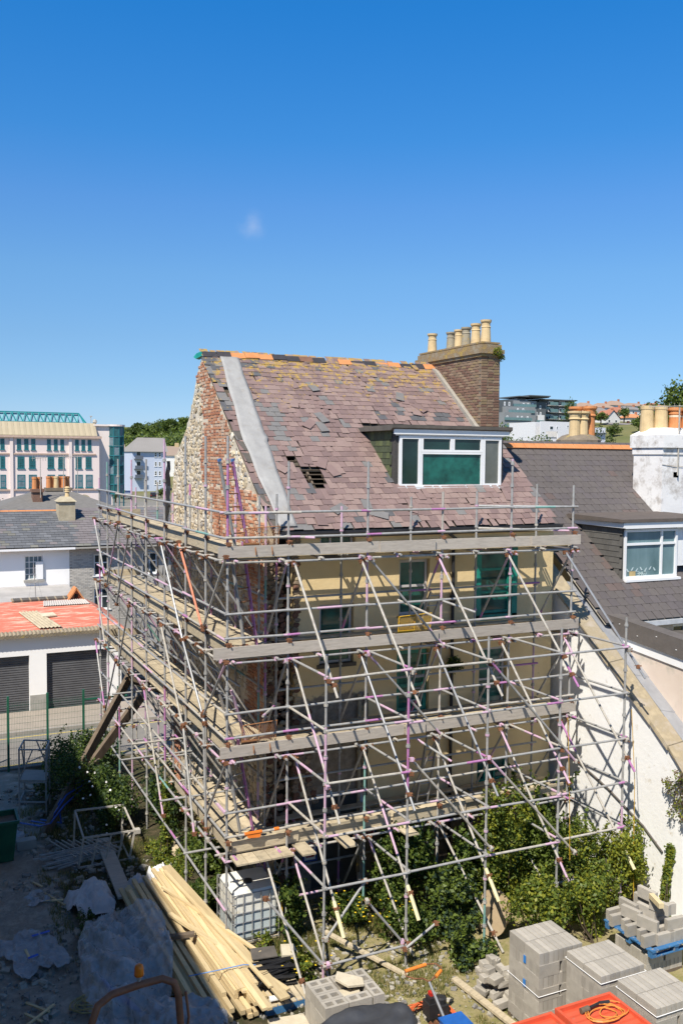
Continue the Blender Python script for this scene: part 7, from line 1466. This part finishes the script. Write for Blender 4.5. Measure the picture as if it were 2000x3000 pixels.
# ------------------------------------------------------------------ blue apartments and the wooded hill
ap = thing('blue_apartments', 'pale blue apartment block with grey hipped roof and white windows', 'apartments', (70, 275, 0)); AY = 270
AXm = lambda u: 59.2 + (u - 390) * .1006
AZm = lambda v: 11.6 + (1321 - v) * .1015
m_ab = M('pale_blue_render', (.50, .55, .66), (.47, .52, .63), scale=.1, rough=.9, bmp=0)
mb = MB(); mb.box(AXm(388), AXm(488), AY, AY + 14, -.3, AZm(1323)); mb.build('wall', m_ab, ap)
mb = MB(); mb.add([(AXm(385), AY - .8, AZm(1323)), (AXm(492), AY - .8, AZm(1323)), (AXm(492), AY + 15, AZm(1323)), (AXm(385), AY + 15, AZm(1323)), (AXm(418), AY + 7, AZm(1281)), (AXm(500), AY + 7, AZm(1281))], [(0, 1, 5, 4), (1, 2, 5), (2, 3, 4, 5), (3, 0, 4)]); mb.build('roof', M('grey_hip_roof', (.25, .235, .22), (.22, .205, .19), scale=.2, rough=.95, bmp=0), ap)
for v in (1325, 1352, 1379, 1405):
    for u in (453, 465): bwin(ap, AXm(u), AXm(u + 7.5), AZm(v + 13), AZm(v), AY, m_upvc, m_glass, .12, True, True)
for v in (1345, 1374, 1400): mb = MB(); mb.box(AXm(393), AXm(417), AY - 1.6, AY, AZm(v), AZm(v) + .2); mb.box(AXm(393), AXm(417), AY - 1.6, AY - 1.5, AZm(v) + .2, AZm(v) + 1.1); mb.build('balcony', M('slate_blue', (.12, .14, .18), rough=.6, bmp=0), ap); bwin(ap, AXm(399), AXm(414), AZm(v) + .2, AZm(v) + 2.4, AY, m_upvc, m_glass, .2)
cr_ = thing('cream_apartments', 'cream apartment block with a grey lean roof beside the blue apartments', 'apartments', (82, 262, 0)); mb = MB(); mb.box(73.0, 92, 262, 275, -.3, 10.6); mb.build('wall', M('cream_block', (.66, .60, .47), (.62, .56, .44), scale=.1, rough=.9, bmp=0), cr_); mb = MB(); mb.add([(70.3, 261, 10.6), (93, 261, 10.6), (93, 276, 12.8), (76, 276, 13.6)], [(0, 1, 2, 3)]); mb.add([(70.3, 261, 10.6), (76, 276, 13.6), (76, 276, 10.6)], [(0, 1, 2)]); mb.build('roof', M('blue_grey_roof', (.26, .28, .31), rough=.7, bmp=0), cr_)
for u in (75, 79, 83):
    for z in (1.5, 4.4, 7.3): bwin(cr_, u, u + 1.3, z, z + 1.7, 262, m_upvc, m_glass, .15)
for x, y, w_, h, lab in ((62, 330, 16, 14.5, 'far house with brown roof and white gable behind the blue apartments'), (92, 345, 15, 14, 'far row house with orange ridge and chimney behind the blue apartments'), (101, 330, 14, 13.6, 'far house with brown roof beside the gable edge')):
    t = thing('far_house', lab, 'house', (x, y, 0)); mb = MB(); mb.box(x - w_ / 2, x + w_ / 2, y, y + 10, -.3, h - 3.5); mb.build('wall', m_wg, t); mb = MB(); mb.prism([(y - .5, h - 3.6), (y + 5, h), (y + 10.5, h - 3.6)], 'x', x - w_ / 2 - .4, x + w_ / 2 + .4); mb.build('roof', M('brown_far_roof', (.30, .23, .18), (.25, .19, .15), scale=.2, rough=.95, bmp=0), t); mb = MB(); mb.box(x + 1, x + 2.4, y + 4.5, y + 5.5, h - .5, h + 1.3); mb.build('chimney', m_buff, t)
# wooded hill: trees too many to tell apart
bl = []; wrg = np.random.default_rng(12)
for k in range(170):
    x = wrg.uniform(92, 185); y = 440 + wrg.uniform(0, 130); z0 = ground_h(x, y); h = wrg.uniform(3.5, 6.5); bl.append(((x, y, z0 + h * .55), (wrg.uniform(3.5, 6), wrg.uniform(3.5, 6), h * .55)))
pts, d = blob_pts(bl, 34000, 13, .92); o = leaves('woodland', [L1, L2, L5, L3], pts, 1.5, None, 14, .3, out=d * 1.6, wts=[.45, .1, .15, .3]); setp(o, 'dense green woodland covering the far hill', 'woodland', kind='stuff')
for k, (x, y, h, r, mats, lab) in enumerate(((136, 520, 10.5, 5.5, [L2, L1], 'tall dark green crown on the wooded skyline'), (149, 520, 10.8, 5, [LPUR, L2], 'dark copper beech crown on the wooded skyline'), (118, 520, 10, 6, [L1, L2], 'broad green crown at the near end of the wooded skyline'), (143, 515, 10.5, 4.5, [L3, L1], 'lighter green crown between darker trees on the skyline'))): tree('skyline_tree', lab, x, y, ground_h(x, y) - .5, h, r, mats, 2200, 1.2, 301 + k)
# parked cars in front of the apartments
def car(x, y, rz, m, label):
    t = thing('parked_car', label, 'car', (x, y, -.25), rz, 'cars parked near the apartments')
    mb = MB(); pr = [(-2.0, .35), (-2.05, .8), (-1.75, .95), (-1.35, 1.45), (.6, 1.5), (1.15, 1.0), (1.95, .88), (2.05, .55), (2.0, .35)]; mb.prism(pr, 'y', -.85, .85); link('body', mb.mesh('body', [m]), t)
    mb = MB(); mb.prism([(-1.62, .98), (-1.3, 1.38), (.55, 1.42), (.98, 1.0)], 'y', -.86, .86); link('window_glass', mb.mesh('window_glass', [m_glass]), t)
    for wx in (-1.3, 1.3):
        for wy in (-.8, .8): mb = MB(); mb.lathe((0, 0, 0), [(.18, -.1), (.33, -.1), (.33, .1), (.18, .1)], 14); T = Matrix.Translation((wx, wy, .33)) @ Matrix.Rotation(math.pi / 2, 4, 'X'); mb.v = [tuple(T @ Vector(p)) for p in mb.v]; link('wheel', mb.mesh('wheel', [m_black]), t)
    for wy in (-.6, .6): mb = MB(); mb.box(-2.08, -2.02, wy - .15, wy + .15, .7, .85); link('tail_light', mb.mesh('tail_light', [M('red_lens', (.4, .02, .02), rough=.2, bmp=0)]), t)
m_carb = M('black_car_paint', (.015, .017, .022), (.02, .02, .025), rough=.2, bmp=0)
car(54.5, 225, 1.3, m_carb, 'black car parked before the blue apartments'); car(47, 222, 1.5, M('silver_car_paint', (.4, .42, .45), rough=.25, metal=.5, bmp=0), 'silver car parked before the blue apartments'); car(50.5, 236, 1.4, M('dark_blue_car_paint', (.02, .04, .1), rough=.25, bmp=0), 'dark blue car parked before the blue apartments')
for x, y, r_, lab in ((41, 205, 2.2, 'round hedge bush before the glass stair tower'), (57, 228, 1.5, 'small bush beside the black parked car'), (24, 82, 1.3, 'green bush behind the concrete parapet')): tree('bush', lab, x, y, -.3 if y > 100 else 3.8, 3.2 * r_ / 2 if y > 100 else 2.6, r_, [L1, L3], 1000, .3, 400 + x, 'bush')
# black sheeting hanging off the rear corner of the gable
mb = MB(); vs = []
for j in range(15):
    z = 6.4 + j * .25
    for i in range(5): vs.append((7.05 - .06 * math.sin(i * 2 + j) , 27.2 + i * .16 * (1 - .8 * max(0, (j - 6) / 9)) + .05 * math.sin(j * 1.3), z))
mb.add(vs, [(j * 5 + i, j * 5 + i + 1, j * 5 + i + 6, j * 5 + i + 5) for j in range(14) for i in range(4)]); setp(mb.build('black_sheeting', M('black_polythene', (.02, .02, .022), (.03, .03, .032), scale=4, rough=.3, bmp=.6, bscale=6)), 'torn black polythene hanging from the rear edge of the gable wall', 'plastic sheet')
mb = MB(); vs = [(7.08, 23.95, 12.72), (7.0, 24.2, 12.66), (6.98, 24.35, 12.72), (7.05, 24.3, 12.82), (7.1, 24.05, 12.85)]; mb.add(vs + [(p[0] + .1, p[1], p[2] - .02) for p in vs], [(0, 1, 2, 3, 4), (9, 8, 7, 6, 5), (0, 5, 6, 1), (1, 6, 7, 2), (2, 7, 8, 3), (3, 8, 9, 4), (4, 9, 5, 0)]); setp(mb.build('green_rag', m_teal_film), 'scrap of green netting caught on the gable peak', 'netting')
# ------------------------------------------------------------------ right background: chimney behind, apartments and houses on the hill
rc = thing('octagonal_chimney', 'low brick chimney base with cream and terracotta pots behind the orange ridge', 'chimney', (22.3, 27, 8)); mb = MB(); mb.lathe((22.25, 27, 6), [(.85, 0), (.85, 4.42), (.97, 4.46), (.97, 4.56), (.88, 4.58), (.88, 4.66), (.8, 4.68), (.8, 4.76), (.6, 4.92), (.4, 4.98)], 10); rcb = mb.build('stack', m_cm, rc)
for z in (10.2, 10.3, 10.4, 10.5, 10.6):
    for k in range(20): t = 2 * math.pi * (k + .5 * (round(z * 10) % 2)) / 20; rr2 = .84 if z < 10.42 else .97; T = frame((22.25 + rr2 * math.cos(t), 27 + rr2 * math.sin(t), z), (-math.sin(t), math.cos(t), 0), (0, 0, 1), (math.cos(t), math.sin(t), 0)); link('brick', bpy.data.meshes.get('rcbrick') or (lambda mm: (setattr(mm, 'name', 'rcbrick'), mm)[1])((lambda b2: (b2.add(*box_shape(.24, .085, .03, .006)), b2.mesh('rcbrick', [m_cb[1]]))[1])(MB())), rcb, True, T)
for x, y, m, h in ((21.9, 26.8, m_buff, .95), (22.22, 26.75, m_buff, .95), (22.5, 27.1, m_buff, .98), (22.62, 26.85, m_terr, 1.15), (22.35, 27.3, m_terr, 1.15)): mb = MB(); mb.lathe((x, y, 10.85), [(.21, 0), (.19, h * .66), (.23, h * .7), (.2, h * .76), (.22, h * .88), (.27, h * .93), (.27, h), (.15, h)], 14); mb.build('chimney_pot', m, rc)
def hillbox(x, y): return ground_h(x, y)
da = thing('dark_apartments', 'stepped dark grey apartment block with glass balconies on the hill', 'apartments', (250, 335, 15)); m_da = M('dark_cladding', (.10, .112, .12), (.085, .095, .10), scale=.15, rough=.7, bmp=0); m_dl = M('grey_cladding', (.24, .25, .255), (.21, .22, .225), scale=.15, rough=.7, bmp=0); m_gb2 = glassm('balcony_glass', (.16, .27, .27), .15); m_wc = M('white_cladding', (.74, .73, .72), rough=.7, bmp=0)
DXu = lambda u: 226.97 + (u - 1450) * .183
DZv = lambda v: 34.14 + (1180 - v) * .1455
def dbox(u0, u1, v0, v1, y0, y1, m, name='block_wing'): mb = MB(); mb.box(DXu(u0), DXu(u1), y0, y1, DZv(v1), DZv(v0)); return mb.build(name, m, da)
dbox(1449, 1500, 1171, 1330, 330, 345, m_da); dbox(1495, 1572, 1170, 1330, 331, 345, m_dl); dbox(1470, 1552, 1190, 1330, 327, 331, m_dl); dbox(1449, 1524, 1209, 1330, 323, 327, m_dl); dbox(1524, 1602, 1172, 1330, 331.5, 350, m_da); dbox(1600, 1700, 1163, 1330, 336, 352, m_da); dbox(1523, 1548, 1163, 1172, 333, 345, m_dl)
for u0, u1, v, y0 in ((1517, 1605, 1156, 330), (1545, 1605, 1153, 329), (1600, 1708, 1160, 334)): dbox(u0, u1, v, v + 3, y0, y0 + 16, m_da, 'roof_slab')
for u0, u1, v0, v1, y0 in ((1602, 1620, 1172, 1198, 335.5), (1578, 1596, 1211, 1238, 331)): dbox(u0, u1, v0, v1, y0, y0 + 2, m_wc, 'white_bay')
for v in (1178, 1199, 1220, 1241):
    for u0, u1 in ((1622, 1648), (1656, 1682), (1684, 1704)):
        dbox(u0, u1, v, v + 1.6, 333.5, 336, m_wc, 'balcony_floor'); dbox(u0 + 1, u1 - 1, v - 9, v, 333.4, 333.6, m_gb2, 'balcony_glass'); bwin(da, DXu(u0 + 6), DXu(u1 - 5), DZv(v), DZv(v - 13), 336, m_upvc, m_glass, .25)
for u0, u1, v, y in ((1449, 1526, 1232, 322.8), (1449, 1526, 1252, 322.8), (1475, 1550, 1208, 326.8), (1500, 1570, 1188, 330.8), (1570, 1592, 1235, 330.5), (1592, 1622, 1192, 334), (1592, 1622, 1214, 334)): dbox(u0, u1, v - 8, v, y - .2, y, m_gb2, 'balcony_glass')
for u, v, y in ((1455, 1222, 323), (1484, 1222, 323), (1496, 1222, 323), (1512, 1222, 323), (1463, 1244, 323), (1500, 1198, 327), (1515, 1198, 327), (1532, 1180, 331), (1545, 1180, 331), (1558, 1180, 331), (1583, 1185, 331.5), (1572, 1205, 331.5), (1584, 1205, 331.5), (1545, 1222, 331.5), (1556, 1222, 331.5), (1543, 1244, 331.5), (1555, 1244, 331.5), (1584, 1228, 331), (1610, 1183, 335.5), (1474, 1179, 330), (1487, 1179, 330)): bwin(da, DXu(u), DXu(u + 4.5), DZv(v + 8), DZv(v - 3), y, m_upvc, m_glass, .25)
wa = thing('white_apartments', 'white cubic apartment block with recessed balconies in front of the dark block', 'apartments', (172, 212, 2)); WXu = lambda u: 159.97 + (u - 1585) * .1226
WZv = lambda v: 20.66 + (1235 - v) * .0952
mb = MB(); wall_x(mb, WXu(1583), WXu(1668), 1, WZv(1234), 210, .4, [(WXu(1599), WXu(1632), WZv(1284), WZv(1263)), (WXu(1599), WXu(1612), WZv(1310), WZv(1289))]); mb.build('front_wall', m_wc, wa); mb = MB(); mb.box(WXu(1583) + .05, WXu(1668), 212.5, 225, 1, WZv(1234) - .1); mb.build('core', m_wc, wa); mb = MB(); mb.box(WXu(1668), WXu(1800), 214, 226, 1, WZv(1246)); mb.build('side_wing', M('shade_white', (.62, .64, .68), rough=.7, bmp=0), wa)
for u0, u1, v0, v1 in ((1608, 1619, 1247, 1259), (1627, 1632, 1247, 1257), (1657, 1663, 1243, 1251)): bwin(wa, WXu(u0), WXu(u1), WZv(v1), WZv(v0), 210, m_upvc, m_glass, .15)
for u0, u1, v0, v1 in ((1607, 1619, 1270, 1284), (1603, 1611, 1291, 1306)): bwin(wa, WXu(u0), WXu(u1), WZv(v1), WZv(v0), 212.45, m_upvc, m_glass, .15)
for k in range(6):
    for v in (1253, 1276): bwin(wa, WXu(1745 + k * 9), WXu(1750 + k * 9), WZv(v + 10), WZv(v), 214, m_upvc, m_glass, .12)
mb = MB(); mb.box(WXu(1738), WXu(1798), 213.2, 214, WZv(1266), WZv(1262)); mb.build('balcony_band', m_da, wa)
HXu = lambda u, y: (325.44 + (u - 1750) * .2363) * y / 380
HZv = lambda v, y: 10.04 + (36.35 + (1200 - v) * .165 - 10.04) * y / 380
m_rr = [M('brown_hip_tiles', (.34, .24, .18), (.29, .20, .15), scale=.3, rough=.95, bmp=0), M('red_hip_tiles', (.38, .16, .10), (.32, .13, .08), scale=.3, rough=.95, bmp=0), M('orange_hip_tiles', (.55, .24, .11), (.46, .2, .09), scale=.3, rough=.95, bmp=0), M('slate_hip', (.23, .21, .20), (.19, .175, .165), scale=.3, rough=.95, bmp=0)]
def hill_house(u0, u1, ve, vr, vb, y, ri, label, gable=False, hip=.3):
    x0, x1 = HXu(u0, y), HXu(u1, y); ze, zr, zb = HZv(ve, y), HZv(vr, y), HZv(vb, y); dpt = 9; t = thing('hill_house', label, 'house', ((x0 + x1) / 2, y, zb)); w_ = x1 - x0
    mb = MB(); mb.box(x0 + .3, x1 - .3, y, y + dpt, zb - 6, ze)
    if gable: mb.prism([(x0 + .3, ze), (x1 - .3, ze), ((x0 + x1) / 2, zr - .3)], 'y', y, y + .3)
    mb.build('wall', m_wc, t); mb = MB()
    if gable: c_ = (x0 + x1) / 2; mb.add([(x0, y - .5, ze - .1), (c_, y - .5, zr), (c_, y + dpt, zr), (x0, y + dpt, ze - .1), (x1, y - .5, ze - .1), (x1, y + dpt, ze - .1)], [(0, 1, 2, 3), (1, 4, 5, 2)])
    else: mb.add([(x0 - .3, y - .6, ze), (x1 + .3, y - .6, ze), (x1 + .3, y + dpt + .5, ze), (x0 - .3, y + dpt + .5, ze), (x0 + w_ * hip, y + dpt / 2, zr), (x1 - w_ * hip, y + dpt / 2, zr)], [(0, 1, 5, 4), (1, 2, 5), (2, 3, 4, 5), (3, 0, 4)])
    mb.build('roof', m_rr[ri], t)
    n = 2 if w_ < 14 else 3
    for k in range(n): xx = x0 + w_ * (k + .55) / (n + .2); bwin(t, xx - .7, xx + .7, ze - 2.0, ze - .7, y, m_upvc, m_glass, .15)
    mb = MB(); xc = x0 + w_ * (.72 if not gable else .8); mb.box(xc, xc + .9, y + dpt / 2 - .5, y + dpt / 2 + .5, ze, zr + 1.0); mb.build('chimney', m_bk[0], t)
for a in ((1700, 1750, 1193, 1178, 1215, 405, 0, 'brown hip roofed house nearest the dark apartments on the ridge'), (1748, 1800, 1193, 1177, 1210, 402, 0, 'brown roofed bungalow in the middle of the hill ridge'), (1785, 1835, 1184, 1168, 1205, 420, 0, 'brown roofed house standing highest on the hill ridge'), (1830, 1900, 1184, 1173, 1205, 418, 0, 'long brown roofed house on the hill ridge near the trees'), (1895, 1945, 1180, 1170, 1200, 425, 1, 'reddish roofed house by the wood on the hill ridge'), (1820, 1885, 1196, 1184, 1218, 385, 3, 'white house with pale grey roof below the ridge'), (1740, 1795, 1212, 1192, 1232, 370, 3, 'white house with slate roof below the ridge'), (1795, 1838, 1206, 1188, 1225, 378, 1, 'white house with red roof and blue bay below the ridge'), (1840, 1890, 1222, 1208, 1240, 352, 2, 'bright orange roofed house with a dormer below the ridge')): hill_house(*a)
hill_house(1706, 1740, 1218, 1193, 1226, 372, 1, 'white gabled house with brick red roof beside the slate roofed house', True); hill_house(1772, 1815, 1226, 1199, 1252, 350, 1, 'white gabled house with steep eaves facing the valley', True)
hill_house(1790, 1880, 1245, 1238, 1262, 335, 3, 'low white garage terrace under the orange roofed house', False, .05)
# nearer red roofs behind the white chimney
for x, y, w_, z, lab, ri in ((51.5, 55, 6, 10.4, 'red tiled roof seen behind the white chimney', 1), (46.5, 62, 5, 10.2, 'terracotta roof between the pots and the white chimney', 2), (39, 52, 6.5, 9.9, 'brown roof edge seen behind the orange ridge', 0), (66, 75, 8, 11.2, 'dull red roof below the valley houses', 1)):
    t = thing('valley_house', lab, 'house', (x, y, 0)); mb = MB(); mb.box(x - w_ / 2, x + w_ / 2, y, y + 7, -.3, z - 2); mb.build('wall', m_wg, t); mb = MB(); mb.add([(x - w_ / 2 - .3, y - .4, z - 2), (x + w_ / 2 + .3, y - .4, z - 2), (x + w_ / 2 + .3, y + 7.4, z - 2), (x - w_ / 2 - .3, y + 7.4, z - 2), (x - w_ * .25, y + 3.5, z), (x + w_ * .3, y + 3.5, z)], [(0, 1, 5, 4), (1, 2, 5), (2, 3, 4, 5), (3, 0, 4)]); mb.build('roof', m_rr[ri], t); mb = MB(); mb.box(x - .3, x + .3, y + 3.2, y + 3.8, z - .3, z + .9); mb.build('chimney', m_cb[0], t)
# trees on the right
for k, (x, y, h, r, mats, n, s, lab) in enumerate(((88, 122, 17.5, 6.0, [L1, L3, L2], 6500, .42, 'broad green tree in front of the dark apartments'), (151.5, 150, 30.0, 8.5, [L1, L2, L3], 20000, .75, 'large green tree behind the terracotta chimney pots'), (146.0, 152, 23, 4, [L2, L1], 7000, .5, 'dark tree left of the large green tree by the pots'), (141, 140, 25.5, 4.5, [L3, L4, L1], 9000, .5, 'yellow green tree beside the terracotta chimney pots'), (190, 235, 24, 4.5, [L1, L2], 2500, .6, 'tree rising over the white apartments'), (128, 150, 18.5, 4, [L1, L2], 2600, .45, 'leafy tree below the orange roofed house'), (262, 385, 11, 5, [L2, L1], 1500, .9, 'dark tree top behind the dark apartments'), (345, 430, 11, 6, [L2, L1], 1500, .9, 'dark round tree between the ridge roofs'), (286, 340, 8, 5, [L1, L3], 1400, .8, 'green bush on the slope below the gabled house'), (172, 205, 19.0, 3.0, [L1, L2], 1500, .5, 'small tree beside the white apartment wing'))):
    tree('hill_tree', lab, x, y, ground_h(x, y) - .3, h, r, mats, n, s, 500 + k)
for k in range(14):
    x, y = 265 + (k % 7) * 14, 300 + (k // 7) * 40; tree('slope_bush', 'green bush growing on the grassy slope between the hill houses', x, y, ground_h(x, y) - .5, 6 + k % 3, 4, [L1, L2, L3], 700, .8, 560 + k, 'bush', 'bushes on the hill slope')
